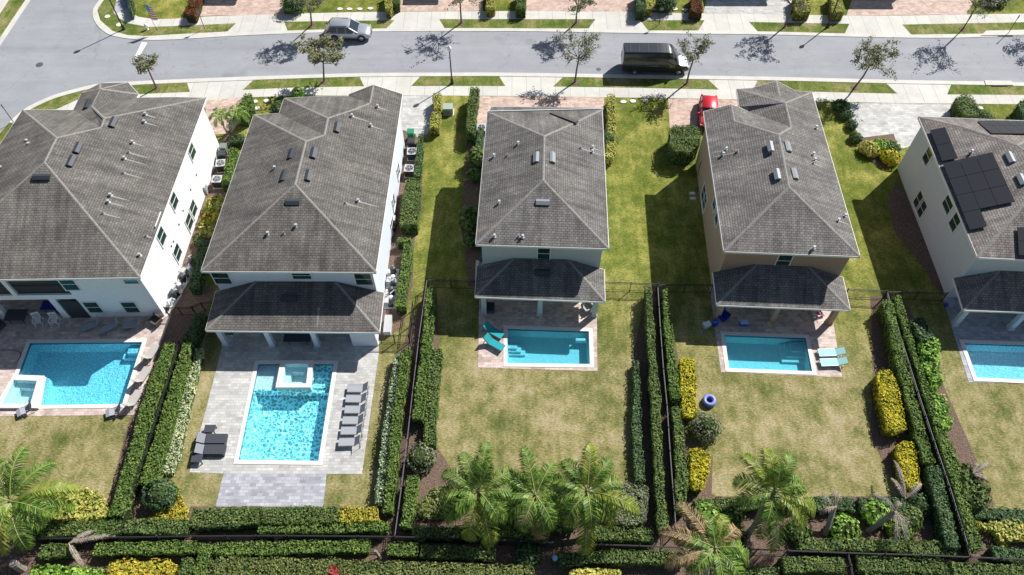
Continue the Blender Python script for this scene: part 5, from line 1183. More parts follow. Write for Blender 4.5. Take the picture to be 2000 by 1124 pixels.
palm(1145, 1052, 1145, 967, 3.5, 'right of the three feather palms below the centre lawn, with a yellow arching frond', [(85, 50, 3.4, .9, 'palmy'), (50, 42, 3.0, 1.1, None), (125, 35, 3.0, 1.2, None), (160, 25, 3.2, 1.4, None), (-20, 22, 4.3, 1.25, 'palmy'), (-45, 5, 3.4, 1.5, 'palmy'), (-92, -8, 4.6, 1.3, 'palmy'), (-130, 5, 3.2, 1.6, None), (190, 12, 3.2, 1.6, None), (15, 30, 2.8, 1.3, None)], 'palm', .2, .95, group=PG)
palm(1458, 1048, 1508, 968, 3.6, 'feather palm below the tan house lawn leaning over the mulch', [(100, 48, 3.2, 1.0, 'palmy'), (130, 40, 3.5, 1.0, 'palmy'), (60, 45, 3.2, 1.1, None), (160, 25, 3.2, 1.4, None), (190, 15, 3.0, 1.6, None), (-90, -5, 4.3, 1.3, None), (-110, 0, 3.6, 1.5, None), (-45, 8, 3.6, 1.5, 'palmy'), (-20, 15, 3.8, 1.5, 'palmy'), (10, 30, 2.6, 1.4, None), (85, 65, 2.2, .8, None)], 'palm', .2, .95, group=PG)
palm(1370, 1150, 1392, 1078, 4.0, 'feather palm with brown drooping fronds at the bottom edge', [(125, 30, 3.9, 1.0, 'deadp'), (160, 22, 4.0, 1.1, 'deadp'), (195, 15, 3.8, 1.2, 'deadp'), (70, 40, 2.6, 1.2, 'palmy'), (40, 25, 2.6, 1.3, 'deadp'), (100, 45, 1.8, 1, None), (-40, 15, 2.6, 1.5, None), (-80, 10, 3.0, 1.4, 'palmy'), (0, 30, 2.2, 1.5, None), (-150, 15, 2.6, 1.4, None)], 'palm', .2, .8, group=PG)
for bx, by, ax, ay, z, fs, lab in [(1612, 1045, 1630, 990, 1.9, [(150, 50, 1.6, 1.4), (100, 60, 1.5, 1.2), (60, 50, 1.2, 1.5), (200, 30, 1.4, 1.8)], 'dead palm with bare leaf bases left in the mulch below the tan house lawn'),
                                   (1695, 1038, 1748, 1000, 2.2, [(150, 55, 2.6, 1.5), (-80, 25, 2.4, 1.5), (-100, 15, 2.6, 1.3), (60, 50, 1.0, 1.5), (-50, 20, 1.6, 1.6)], 'leaning pale dead palm trunk with hanging grey fronds')]:
    B = P(bx, by); C = P(ax, ay, z); root = empty('palm_tree', B, lab, 'palm tree', 'dead palms'); rnd = random.Random(ax)
    MB().tube([B, (B + C) / 2, C - Vector((0, 0, .1)), C + Vector((0.02, 0, .1))], [.2, .19, .2, .12], 10).build('trunk', M['palmbark'], root, True)
    for az, el, L, dr in fs:
        lv = Leaves(); rc = MB(); a, e = R(az), R(el); frond(lv, rc, C, (math.cos(a) * math.cos(e), math.sin(a) * math.cos(e), math.sin(e)), L, dr, rnd, .35, int(L * 8))
        o = lv.build('frond', LEAF['deadg'], root); rc.build('midrib', M['ribd'], o, True)
# fallen withered fronds lying about
def fallen(px, py, z, az, L, lab, kind='deadg', el=12):
    c = P(px, py, z); root = empty('fallen_frond', (c.x, c.y, 0), lab, 'palm frond', 'withered fallen palm fronds'); rnd = random.Random(px)
    for da in (0, 22, -60):
        lv = Leaves(); rc = MB(); a = R(az + da); e = R(el); frond(lv, rc, c, (math.cos(a) * math.cos(e), math.sin(a) * math.cos(e), math.sin(e)), L * (1 if da == 0 else .6), 0.7, rnd, .3, int(L * 12))
        o = lv.build('leaflets', LEAF[kind], root); rc.build('midrib', M['ribd'], o, True)
fallen(134, 1062, 1.2, 12, 3.4, 'grey fallen frond lying over the rear fence at the left')
fallen(1768, 975, 1.0, 98, 2.9, 'grey withered frond leaning on the lower right yellow hedge', 'deadg', 35)
fallen(360, 1056, 0.5, 40, 1.5, 'short brown fallen frond by the rear fence below the yellow ring', 'deadp')
fallen(536, 1056, 0.4, 35, 1.3, 'brown fallen frond by the rear fence below the grey patio', 'deadp')
fallen(1395, 1030, 0.6, 20, 1.4, 'orange-brown frond tuft beside the brown-fronded palm', 'deadp')
fallen(1900, 925, 1.5, 30, 1.6, 'dry twiggy frond on the rounded shrub right of the lower fence', 'deadg', 25)
b = MB(); B = P(743, 1092); r_ = empty('palm_stump', B, 'thin pale cut trunk leaning in the mulch beyond the rear fence', 'stump'); b.tube([B, P(733, 1076, .9)], [.14, .1], 8); b.build('trunk', M['palmbark'], r_, True)
b = MB(); B = P(45, 1112); r_ = empty('palm_stump', B, 'grey ragged cut trunk at the bottom left corner', 'stump'); b.tube([B, P(25, 1100, 1.2)], [.3, .28], 10); b.build('trunk', M['palmbark'], r_, True)
# red bromeliad at bottom
B = P(655, 1119, .9); r_ = empty('bromeliad', (B.x, B.y, 0), 'red spiky plant poking out of the broad olive hedge', 'plant'); lv = Leaves(); rnd = random.Random(3)
for k in range(26):
    a = rnd.uniform(0, 6.28); e = rnd.uniform(.2, 1.2); d = Vector((math.cos(a) * math.cos(e), math.sin(a) * math.cos(e), math.sin(e))); s_ = d.cross(Vector((0, 0, 1))).normalized() * .05; n = len(lv.v)
    lv.v += [B - s_, B + s_, B + d * .35 + s_, B + d * .35 - s_, B + d * .65]; lv.f += [(n, n + 1, n + 2, n + 3), (n + 3, n + 2, n + 4)]
M['redleaf'] = leafmat('leaf_bromeliad', L3((0.45, 0.03, 0.05), (0.6, 0.08, 0.1), (0.5, 0.05, 0.1)))
mobj('leaves', lv.v, lv.f, M['redleaf'], r_, True)
# small fan palms between the left houses
for bx, by, cx, cy, z, lab in [(443, 262, 434, 236, 1.5, 'small pygmy palm beside the pink driveway, left one'), (452, 258, 466, 232, 1.8, 'larger pygmy palm beside the pink driveway, right one')]:
    palm(bx, by, cx, cy, z, lab, [(k * 40 + 10, 35 if k % 2 else 15, 1.55, 2.0, None) for k in range(9)], 'palm', .1, .38, group='pygmy palms')
# spiky plants by the walls of houses 1 and 2
# ================================================================ FENCES
def fence(pts, label, h=1.25, post=2.3, name='metal_fence', rail='alum', ends=True, group=None):
    ln = [P(x, y, h) for x, y in pts]; c = ln[0]; root = empty(name, (c.x, c.y, 0), label, 'fence', group)
    rl = MB(); pk = MB(); up = Vector((0, 0, 1))
    acc = 0; posts = []
    for i in range(len(ln) - 1):
        a = Vector((ln[i].x, ln[i].y, 0)); b = Vector((ln[i + 1].x, ln[i + 1].y, 0)); L = (b - a).length; d = (b - a).normalized()
        n = max(1, round(L / post))
        posts += [a + d * (L * k / n) for k in range(n)]
        rl.beam(a + up * h, b + up * h, 0.045, 0.035); rl.beam(a + up * (h - 0.18), b + up * (h - 0.18), 0.03, 0.03); rl.beam(a + up * 0.12, b + up * 0.12, 0.03, 0.03)
        m = int(L / 0.12)
        for k in range(m): p = a + d * (0.12 * (k + .5)); pk.beam(p + up * 0.04, p + up * (h - 0.01), 0.016, 0.016)
    posts.append(Vector((ln[-1].x, ln[-1].y, 0)))
    rl.build('rail', M[rail], root, True); pk.build('picket_panel', M['alum'], root, True)
    for p in posts: MB().box((p.x, p.y, (h + .06) / 2), (.06, .06, h + .06)).box((p.x, p.y, h + .08), (.08, .08, .03)).build('post', M['alum'], root, True)
    return root
M['railglint'] = mt('sun_glint_rail', (0.13, 0.12, 0.135), 0.7)  # lighter grey paints the sun glint onto black rails
fence([(349, 668), (322, 760), (295, 845), (268, 925), (248, 985), (236, 1040)], 'fence between the leftmost garden and the rippled pool garden')
fence([(834, 546), (818, 660), (806, 762), (795, 860), (784, 950), (771, 1046)], 'long fence between the rippled pool garden and the centre lawn', rail='railglint')
fence([(1285, 560), (1290, 640), (1296, 720), (1303, 790), (1309, 880), (1315, 960), (1321, 1036)], 'long fence between the centre lawn and the tan house lawn', rail='railglint')
fence([(1733, 570), (1760, 660), (1793, 765), (1825, 862), (1855, 950), (1897, 1086)], 'rightmost long fence between the tan house and the solar panel house gardens', rail='railglint')
fence([(70, 1052), (230, 1049), (380, 1047), (560, 1046), (770, 1048), (920, 1052), (1100, 1061), (1250, 1066), (1340, 1070), (1480, 1073), (1660, 1080), (1800, 1084), (1897, 1088), (2080, 1096)], 'rear fence running across the whole row of gardens')
fence([(1657, 1081), (1663, 1105), (1668, 1135)], 'short cross fence going down from the rear fence at the lower right')
fence([(1181, 551), (1285, 555)], 'fence between the centre house and the hedges right of it')
fence([(1286, 556), (1340, 556), (1393, 557)], 'shaded fence between the centre-right long fence and the tan house')
fence([(1657, 565), (1733, 569)], 'fence from the tan house porch to the rightmost long fence')
fence([(1734, 570), (1795, 571), (1851, 573)], 'fence from the rightmost long fence to the solar panel house')
fence([(834, 546), (880, 548), (932, 550)], 'shaded fence between the centre-left long fence and the centre house')
fence([(741, 655), (768, 655), (797, 655)], 'gate fence right of the wide white house beside the pool')
fence([(797, 655), (801, 620), (805, 590)], 'short fence turning toward the street beside the right gate')
fence([(320, 601), (347, 601), (374, 600)], 'gate fence between the two left houses, nearest the white corner')
fence([(374, 600), (392, 592), (412, 590)], 'shaded fence piece between the two left houses')

# ================================================================ STREET FURNITURE
M['globe'] = mt('lamp_globe', (0.85, 0.86, 0.88), 0.25)
tanE = math.tan(SUN_EL)
def street_lamp(px, py, H_, label):
    B = P(px, py); root = empty('street_lamp', B, label, 'street lamp', 'black street lamps with globes')
    MB().lathe([(0.20, 0), (0.20, 0.1), (0.15, 0.18), (0.14, 0.5), (0.09, 0.6)], (0, 0, 0), 14).build('base', M['black'], root)
    MB().lathe([(0.075, 0.55), (0.065, H_ * .5), (0.055, H_ - 0.65), (0.10, H_ - 0.6), (0.10, H_ - 0.52)], (0, 0, 0), 12).build('pole', M['black'], root)
    MB().lathe([(0.12, H_ - 0.52), (0.20, H_ - 0.38), (0.22, H_ - 0.24), (0.17, H_ - 0.08), (0.06, H_ + 0.02), (0.02, H_ + 0.10)], (0, 0, 0), 16).build('globe', M['globe'], root, smooth=True)
street_lamp(883, 164, 4.75, 'black lamp post with white globe standing on the near verge')
def shl(a, b): return (P(*a) - P(*b)).length * tanE
street_lamp(242, 58, 5.4, 'tall black lamp post on the rounded corner verge')
street_lamp(1616, 54, 4.75, 'black lamp post across the street beside the far driveway hedges')
def sign_post(px, py, H_, label, plate=(0.45, 0.35), yaw=0, col='signback'):
    B = P(px, py); root = empty('sign_post', B, label, 'sign', 'street sign posts')
    MB().box((0, 0, H_ / 2), (0.05, 0.05, H_)).build('post', M['black'], root)
    MB().box((0, -0.035, H_ - plate[1] / 2), (plate[0], 0.012, plate[1]), yaw).build('sign_plate', M[col], root)
M['signback'] = mt('sign_back', (0.22, 0.23, 0.26), 0.5, 0.3)
sign_post(400, 57, 2.3, 'dark sign post at the right part of the corner verge across the street')
sign_post(1287, 49, 2.2, 'thin sign post on the far verge right of the third pink driveway', (0.4, 0.3))
sign_post(27, 240, 2.4, 'thin sign post by the near corner kerb at the left edge', (0.12, 0.5))
sign_post(1969, 66, 2.4, 'thin sign post by the far storm drain at the right', (0.15, 0.4))
# flag
B = P(307, 60); r = empty('garden_flag', B, 'blue and red striped flag drooping from a thin pole on the corner verge', 'flag')
MB().tube([(0, 0, 0), (-0.25, 0.1, 3.2)], 0.022, 6).build('pole', M['black'], r)
M['fblue'] = mt('flag_blue', (0.08, 0.36, 0.75), 0.8); M['fred'] = mt('flag_red', (0.75, 0.12, 0.16), 0.8); M['fwhite'] = mt('flag_white', (0.75, 0.75, 0.78), 0.8)
vs, fs, mi = [], [], []
nx, nz = 10, 13
for j in range(nz + 1):
    for i in range(nx + 1):
        u = i / nx; v = j / nz; vs.append((-0.25 + 0.06 + u * 0.62 + 0.22 * v, 0.1 + 0.05 * math.sin(u * 5 + v * 3) - 0.25 * v, 3.2 - v * 1.7 - u * 0.10))
for j in range(nz):
    for i in range(nx): k = j * (nx + 1) + i; fs.append((k, k + 1, k + nx + 2, k + nx + 1)); mi.append(0 if (j < 6 and i < 5) else (1 if j % 2 else 2))
o = mobj('cloth', vs, fs, [M['fblue'], M['fred'], M['fwhite']], r, False)
for p, m_ in zip(o.data.polygons, mi): p.material_index = m_
# hydrant-like white post
B = P(288, 58); r = empty('fire_hydrant', B, 'white and dark hydrant on the corner verge left of the flag pole', 'hydrant'); M['hyd'] = mt('hydrant_paint', (0.75, 0.77, 0.8), 0.4)
MB().lathe([(0.16, 0), (0.16, .05), (0.11, .08), (0.11, .55), (0.15, .57), (0.13, .68), (0.04, .78)], (0, 0, 0), 12).build('barrel', M['hyd'], r)
MB().tube([(-.2, 0, .45), (.2, 0, .45)], .06, 8).build('nozzle', M['hyd'], r); MB().tube([(0, -.18, .42), (0, 0, .42)], .075, 8).build('nozzle', M['hyd'], r)
# stepping stones / ground lights
M['stone'] = mt('white_stone', (0.72, 0.70, 0.66), 0.8, 0, .1, 6)
ns = {0: 'far'}
stones = [(664, 18.5, 'stone slab first from left in the row of four left of the second pink driveway'), (683, 18.5, 'stone slab second from left in the row of four by the far pavement'), (703, 18.5, 'stone slab third from left in the row of four by the far pavement'), (724, 17.5, 'stone slab nearest the yellow-green hedge across the street'),
          (1278, 18, 'leftmost white slab below the dark tree clump across the street'), (1298, 18.5, 'second white slab below the dark tree clump across the street'), (1318, 18.5, 'third white slab below the dark tree clump across the street'), (1338, 20, 'white slab nearest the purplish shrub across the street'),
          (1217, 200, 'leftmost white slab on the lawn right of the long yellow hedge'), (1236, 198.5, 'middle white slab on the lawn right of the long yellow hedge'), (1260, 197, 'rightmost white slab on the lawn right of the long yellow hedge'), (498, 199, 'pale slab beside the tall flat-topped hedge'), (521, 198, 'pale slab left of the dark plant by the pavement'), (503, 212, 'pale slab furthest from the pavement near the small palms'), (1914, 212, 'small white slab right of the big rounded hedge')]
for x, y, lab in stones:
    b = MB(); rr = random.Random(int(x)); b.prism([(math.cos(t / 9 * 6.283) * rr.uniform(.24, .32) * 1.15, math.sin(t / 9 * 6.283) * rr.uniform(.2, .27)) for t in range(9)], 0, .07); o = b.build('stepping_stone', M['stone']); o.location = P(x, y, 0.01); tag(o, lab, 'stone', 'pale slabs in the front lawns')
# utility boxes
M['ugreen'] = mt('utility_green', (0.36, 0.42, 0.37), 0.5, 0.1)
B = P(876, 220); r = empty('utility_box', B, 'pale green electrical box on the lawn beside the yellow hedge', 'utility box')
MB().box((0, 0, .03), (1.15, 1.0, .06)).build('pad', M['kerb'], r); MB().box((0, 0, .42), (.95, .8, .72)).box((0, .02, .80), (1.0, .86, .05)).build('casing', M['ugreen'], r); MB().box((0, -.41, .4), (.1, .03, .14)).build('latch', M['black'], r)
B = P(853, 212); r = empty('utility_box', B, 'slim whitish service pedestal between the two yellow hedges', 'utility box'); MB().box((0, 0, .5), (.28, .25, 1.0)).box((0, 0, 1.02), (.32, .29, .05)).build('casing', M['globe'], r); MB().box((0, -.13, .6), (.16, .02, .2)).build('cover_plate', M['acbox'], r)

# ---- air conditioners
def ac_proto(label):
    r = empty('air_conditioner', (0, 0, 0), label, 'air conditioner', 'outdoor air conditioning units')
    MB().box((0, 0, .03), (1.0, 1.0, .06)).build('pad', M['kerb'], r)
    b = MB(); b.box((0, 0, .46), (.84, .84, .76))
    for k in range(9): b.box((0, 0, .14 + k * .075), (.87, .87, .02))
    b.build('casing', M['acdark'], r); MB().box((0, 0, .86), (.9, .9, .06)).build('top_cover', M['acbox'], r)
    g = MB(); g.lathe([(.36, .89), (.36, .895)], (0, 0, 0), 20)
    g.build('fan_well', M['black'], r)
    g = MB()
    for k in range(5): a = k * 1.2566; g.add([(math.cos(a) * .06, math.sin(a) * .06, .905), (math.cos(a) * .33, math.sin(a) * .33, .90), (math.cos(a + .55) * .33, math.sin(a + .55) * .33, .93), (math.cos(a + .7) * .06, math.sin(a + .7) * .06, .925)], [(0, 1, 2, 3)])
    g.tube([(0, 0, .895), (0, 0, .945)], .08, 10); g.build('fan', M['ventw'], r); 
    g = MB()
    for rr in (.12, .22, .32): 
        for k in range(16): a, c = k * .3927, (k + 1) * .3927; g.beam((math.cos(a) * rr, math.sin(a) * rr, .95), (math.cos(c) * rr, math.sin(c) * rr, .95), .012, .012)
    g.build('grille', M['chrome'], r); return r
M['acdark'] = mt('ac_grille', (0.06, 0.065, 0.07), 0.5, 0.3); M['acbox'] = mt('ac_cover', (0.50, 0.50, 0.50), 0.45, 0.2)
acl = [(436, 331, 'air conditioner between the two left houses, the one nearer the bins'), (429, 362, 'air conditioner between the two left houses, the one nearer the camera'), (806, 308, 'air conditioner right of the wide white house, next to the green bin'), (801, 341, 'air conditioner just above the big box-cut hedge'), (941, 262, 'air conditioner half hidden at the left front of the centre house')]
a0 = ac_proto(acl[0][2]); a0.location = P(acl[0][0], acl[0][1]); a0.rotation_euler.z = .12
for x, y, lab in acl[1:]: copy_tree(a0, P(x, y), random.Random(x).uniform(-.05, .05), lab)
# ---- wheeled bins
def bin_(px, py, col, label, rz=0):
    r = empty('wheelie_bin', P(px, py), label, 'garbage bin', 'wheeled garbage bins', rz)
    b = MB(); w0, w1 = .24, .31; b.add([(-w0, -w0, .1), (w0, -w0, .1), (w0, w0, .1), (-w0, w0, .1), (-w1, -w1 - .05, 1.0), (w1, -w1 - .05, 1.0), (w1, w1, 1.0), (-w1, w1, 1.0)], [(3, 2, 1, 0), (0, 1, 5, 4), (1, 2, 6, 5), (2, 3, 7, 6), (3, 0, 4, 7), (4, 5, 6, 7)]); b.build('bin_body', M[col], r)
    MB().add([(-.34, -.38, 1.0), (.34, -.38, 1.0), (.34, .36, 1.03), (-.34, .36, 1.03), (-.28, -.3, 1.09), (.28, -.3, 1.09), (.28, .3, 1.12), (-.28, .3, 1.12)], [(0, 1, 5, 4), (1, 2, 6, 5), (2, 3, 7, 6), (3, 0, 4, 7), (4, 5, 6, 7), (3, 2, 1, 0)]).build('lid', M[col], r)
    for s in (-1, 1): MB().tube([(s * .22, .3, .12), (s * .29, .3, .12)], .12, 12).build('wheel', M['rubber'], r)
    MB().tube([(-.25, .42, .98), (.25, .42, .98)], .02, 6).build('handle', M['black'], r)
M['bgreen'] = mt('bin_green', (0.02, 0.24, 0.11), 0.45); M['bolive'] = mt('bin_grey_green', (0.17, 0.22, 0.18), 0.5); M['bdark'] = mt('bin_charcoal', (0.035, 0.04, 0.045), 0.45)
bin_(804, 272, 'bgreen', 'bright green wheeled bin at the end of the grey driveway'); bin_(805, 290, 'bdark', 'dark wheeled bin behind the bright green one')
bin_(441, 300, 'bolive', 'grey-green wheeled bin between the two left houses'); bin_(439, 314, 'bdark', 'black wheeled bin between the two left houses', .1)
# ---- pool equipment
def equipment(px, py, label, n=1, rz=0):
    r = empty('pool_equipment', P(px, py), label, 'pool pump', 'pool equipment by the walls', rz); rd = random.Random(int(px))
    MB().box((0, 0, .04), (1.0, 2.0, .08)).build('pad', M['kerb'], r)
    MB().lathe([(.26, .08), (.27, .3), (.27, .75), (.2, .9), (.06, .95)], (0.05, .55, 0), 14).build('filter_tank', M['acdark'], r)
    MB().lathe([(.18, .08), (.18, .55), (.1, .62)], (.1, -.1, 0), 12).build('chlorinator', M['globe'], r)
    MB().tube([(-.1, -.75, .25), (.3, -.75, .25)], .15, 12).build('pump', M['black'], r); MB().box((-.25, -.45, .3), (.35, .5, .5)).build('heater', M['acbox'], r)
    b = MB(); 
    for k in range(7): x0, y0 = rd.uniform(-.4, .4), rd.uniform(-.9, .9); z0 = rd.uniform(.2, .8); b.tube([(x0, y0, .08), (x0, y0, z0), (x0 + rd.uniform(-.4, .4), y0, z0), (x0 + rd.uniform(-.3, .3), y0 + rd.uniform(-.6, .6), z0)], .035, 6)
    b.build('pipework', M['hyd'], r)
equipment(372, 528, 'white pool pipes and tanks by the leftmost house wall, upper set', rz=-.3); equipment(352, 560, 'white pool pipes and tanks by the leftmost house wall, middle set', rz=-.3); equipment(334, 592, 'grey boxes and pipes by the leftmost house wall, lowest set', rz=-.3)
equipment(767, 545, 'pool pumps and pipes by the wide white house, upper set'); equipment(763, 585, 'pool pipes and dark tanks by the wide white house, near the gate'); 
equipment(940, 528, 'shaded pool pump beside the rear left corner of the centre house')
B = P(759, 640); r = empty('storage_box', B, 'long white and grey box beside the right gate', 'storage box'); MB().box((0, 0, .3), (.55, 1.6, .6)).build('box_body', M['hyd'], r); MB().box((0, 0, .62), (.6, 1.66, .05)).build('lid', M['acbox'], r)
for x, y, lab in [(1352, 379, 'small pale slab by the tan house wall, upper one'), (1353, 389, 'small pale slab by the tan house wall, lower one')]:
    r = empty('condenser_pad', P(x, y), lab, 'pad'); MB().box((0, 0, .05), (.55, .35, .1)).build('slab', M['acbox'], r); MB().box((0, 0, .12), (.4, .2, .05)).build('cap', M['hyd'], r)
# meter boxes on walls belong to house 2
def wallbox(root, px, py, a, b_, w_, h_, d_, m_, nm):
    a = Vector((a[0], a[1], 0)); b_ = Vector((b_[0], b_[1], 0)); d = (b_ - a).normalized(); n = Vector((-d.y, d.x, 0))
    if n.dot(Vector((0, 0, 0)) - a) < 0: n = -n
    if (nm == 'meter_box' and n.x < 0 and root is h2): n = -n
    p = onplane(px, py, a, n); MB().box(p + n * d_ / 2, (w_, d_, h_), math.atan2(d.y, d.x)).build(nm, M[m_], root, True)
wallbox(h2, 768, 432, W2b, W2c, .6, .9, .22, 'acbox', 'meter_box'); wallbox(h2, 767, 446, W2b, W2c, .4, .5, .2, 'acdark', 'meter_box')
wallbox(h1, 400, 370, W1b, W1c, .5, 1.0, .2, 'acbox', 'meter_box')

for x, y in ((383, 342), (372, 371), (357, 412), (349, 439), (338, 472), (334, 481)): wallbox(h1, x, y, W1b, W1c, .14, .14, .06, 'acdark', 'wall_vent')
wallbox(h4, 1366, 330, W4a, W4d, .05, 1.9, .05, 'acdark', 'conduit')
hs = MB(); hs.tube([P(*q, .035) for q in [(-40, 686), (0, 684), (25, 684), (38, 687), (41, 694), (36, 703), (30, 708)]], .022, 6); o = hs.build('garden_hose', M['black'], None, True); tag(o, 'thin dark hose curving over the paving left of the corner spa pool', 'hose')
M['pblue'] = mt('pale_blue_ball', (.25, .5, .7), .4)
b = MB().sphere((0, 0, .9), .2, 14); b.tube([(0, 0, 0), (0, 0, .75)], .03, 6); o = b.build('gazing_ball', M['pblue'], smooth=True); o.location = P(1083, 1098); tag(o, 'pale blue ball on a stick beyond the rear fence below the feather palms', 'garden ball')
# ================================================================ GARDEN FURNITURE
def lounger(label, fab='sling', frame='frame', back=48, L=1.9, W=.64, group='sun loungers', hz=.34, cushion=0.03):
    r = empty('sun_lounger', (0, 0, 0), label, 'sun lounger', group); bl = .72; fl = L - bl
    MB().box((-bl / 2, 0, hz), (fl, W - .06, cushion)).build('seat', M[fab], r)
    a = R(back); b = MB(); bx, bz = fl / 2 - bl / 2, hz
    m_ = Matrix.Rotation(-a, 3, 'Y'); b.box((bx + math.cos(a) * bl / 2, 0, bz + math.sin(a) * bl / 2), (bl, W - .06, cushion), 0, m_); b.build('backrest', M[fab], r)
    f = MB()
    for s in (-1, 1):
        y = s * W / 2; f.beam((-bl / 2 - fl / 2, y, hz - .01), (bx + .1, y, hz - .01), .035, .05); f.beam((bx, y, bz), (bx + math.cos(a) * bl, y, bz + math.sin(a) * bl), .03, .04)
        f.beam((bx + math.cos(a) * bl * .7, y * .9, bz + math.sin(a) * bl * .7), (bx + bl * .62, y * .9, .14), .02, .02)
    f.beam((-bl / 2 - fl / 2, -W / 2, hz - .01), (-bl / 2 - fl / 2, W / 2, hz - .01), .035, .04); f.beam((bx, -W / 2, hz - .03), (bx, W / 2, hz - .03), .03, .03); f.beam((bx + bl * .62, -W / 2, .14), (bx + bl * .62, W / 2, .14), .03, .03)
    f.build('frame', M[frame], r)
    for x in (-bl / 2 - fl / 2 + .12, bx + bl * .6):
        for s in (-1, 1): MB().beam((x, s * W / 2, 0), (x, s * W / 2, hz - .02 if x < 0 else .16), .035, .035).build('leg', M[frame], r)
    return r
M['sling'] = mt('grey_sling', (0.34, 0.35, 0.38), 0.8); M['frame'] = mt('grey_frame', (0.30, 0.31, 0.33), 0.4, .3); M['slingl'] = mt('taupe_sling', (0.42, 0.40, 0.37), 0.8); M['framel'] = mt('pale_frame', (0.55, .55, .52), .4, .2)
M['teal'] = mt('teal_cushion', (0.01, 0.32, 0.36), .85); M['aqua'] = mt('pale_aqua_sling', (0.36, 0.66, 0.64), .8); M['wicker'] = mt('dark_wicker', (0.09, .07, .06), .7); M['dkc'] = mt('charcoal_cushion', (.05, .055, .07), .85); M['gry'] = mt('grey_cushion', (.22, .23, .26), .85); M['wpaint'] = mt('white_painted_wood', (.8, .8, .8), .5); M['navy'] = mt('navy_fabric', (.01, .02, .25), .8)
def place(o, px, py, rz, label=None, z=0.02):
    o.location = P(px, py, z); o.rotation_euler.z = R(rz); 
    if label: o['label'] = label
def cp(o, px, py, rz, label): return copy_tree(o, P(px, py, .02), R(rz), label)
G6 = 'grey loungers right of the rippled pool'
l0 = lounger('grey lounger right of the rippled pool, first of six from the house', group=G6); place(l0, 704, 763, 0)
for k, (x, y, s_) in enumerate([(701, 783, 'second'), (699, 804, 'third'), (695, 825, 'fourth'), (692, 845, 'fifth'), (688, 867, 'sixth')]): cp(l0, x, y, -1 + k * .6, 'grey lounger right of the rippled pool, %s of six from the house' % s_)
l1 = lounger('taupe lounger beside the corner spa pool, nearest the house', 'slingl', 'framel', 55, group='taupe loungers of the leftmost garden'); place(l1, 296, 697, -106)
cp(l1, 279, 742, -108, 'taupe lounger beside the corner spa pool, middle of the three at the right'); cp(l1, 262, 788, -107, 'taupe lounger beside the corner spa pool, nearest the lawn corner')
ls = lounger('shaded grey lounger along the rear wall, left of three', 'sling', 'frame', 60, group='shaded loungers along the rear wall'); place(ls, 186, 638, 22)
cp(ls, 223, 640, 32, 'shaded grey lounger along the rear wall, middle of three'); cp(ls, 266, 637, 10, 'shaded grey lounger along the rear wall, right of three')
lt = lounger('teal lounger by the plain rectangular pool, half in the sun', 'teal', 'wicker', 50, 1.95, .64, 'teal loungers', .34, .07); place(lt, 963, 674, 147)
cp(lt, 962, 651, 148, 'teal lounger by the plain rectangular pool, fully in the shade')
la = lounger('pale aqua lounger by the skewed pool, upper one', 'aqua', 'frame', 25, 2.1, .66, 'pale aqua loungers', .3); place(la, 1622, 692, 2)
cp(la, 1626, 711, 2, 'pale aqua lounger by the skewed pool, lower one')
# black daybeds left of the rippled pool
def daybed(px, py, label):
    r = empty('daybed', P(px, py, .02), label, 'daybed', 'black daybeds left of the rippled pool'); b = MB(); b.box((0, 0, .17), (2.25, .84, .3)); b.build('base', M['dkc'], r)
    MB().box((.35, 0, .36), (1.45, .76, .1)).build('mattress', M['dkc'], r); MB().box((-.72, 0, .5), (.62, .74, .09), 0, Matrix.Rotation(R(35), 3, 'Y')).build('backrest', M['gry'], r); MB().box((-.98, 0, .36), (.2, .6, .2)).build('support', M['dkc'], r)
daybed(415, 861, 'black daybed with grey headrest, the upper one of the pair'); daybed(412, 882, 'black daybed with grey headrest, the lower one of the pair')
for x, y, lab in [(413, 842, 'small black side table above the pair of daybeds'), (388, 900, 'small black side table below the pair of daybeds')]:
    r = empty('side_table', P(x, y, .02), lab, 'side table'); MB().box((0, 0, .42), (.8, .6, .06)).build('tabletop', M['dkc'], r); 
    for i in (-1, 1):
        for j in (-1, 1): MB().box((i * .35, j * .25, .2), (.06, .06, .4)).build('leg', M['dkc'], r)
# pool chairs at the foot of pool 1
def pchair(px, py, rz, label):
    r = empty('garden_chair', P(px, py, .02), label, 'chair', 'grey curved garden chairs', R(rz)); b = MB(); pr = [(-.75, .28), (-.45, .38), (-.1, .33), (.2, .40), (.45, .7), (.6, 1.0)]
    vs = [(x, y, z) for x, z in pr for y in (-.33, .33)]; vs += [(x, y, z - .04) for x, z in pr for y in (-.33, .33)]
    n = len(pr) * 2; fs = [(2 * i, 2 * i + 2, 2 * i + 3, 2 * i + 1) for i in range(5)] + [(n + 2 * i, n + 2 * i + 1, n + 2 * i + 3, n + 2 * i + 2) for i in range(5)] + [(0, 1, n + 1, n)]
    b.add(vs, fs); b.build('seat', M['sling'], r)
    for s in (-1, 1):
        MB().tube([(-.5, s * .34, .36), (-.55, s * .34, .02), (.4, s * .34, .02), (.3, s * .34, .55), (-.1, s * .34, .58)], .018, 6).build('leg', M['framel'], r)
pchair(56, 803, 30, 'grey curved chair on the paving below the corner spa'); pchair(229, 806, 20, 'grey curved chair at the lower right corner of the corner spa pool')
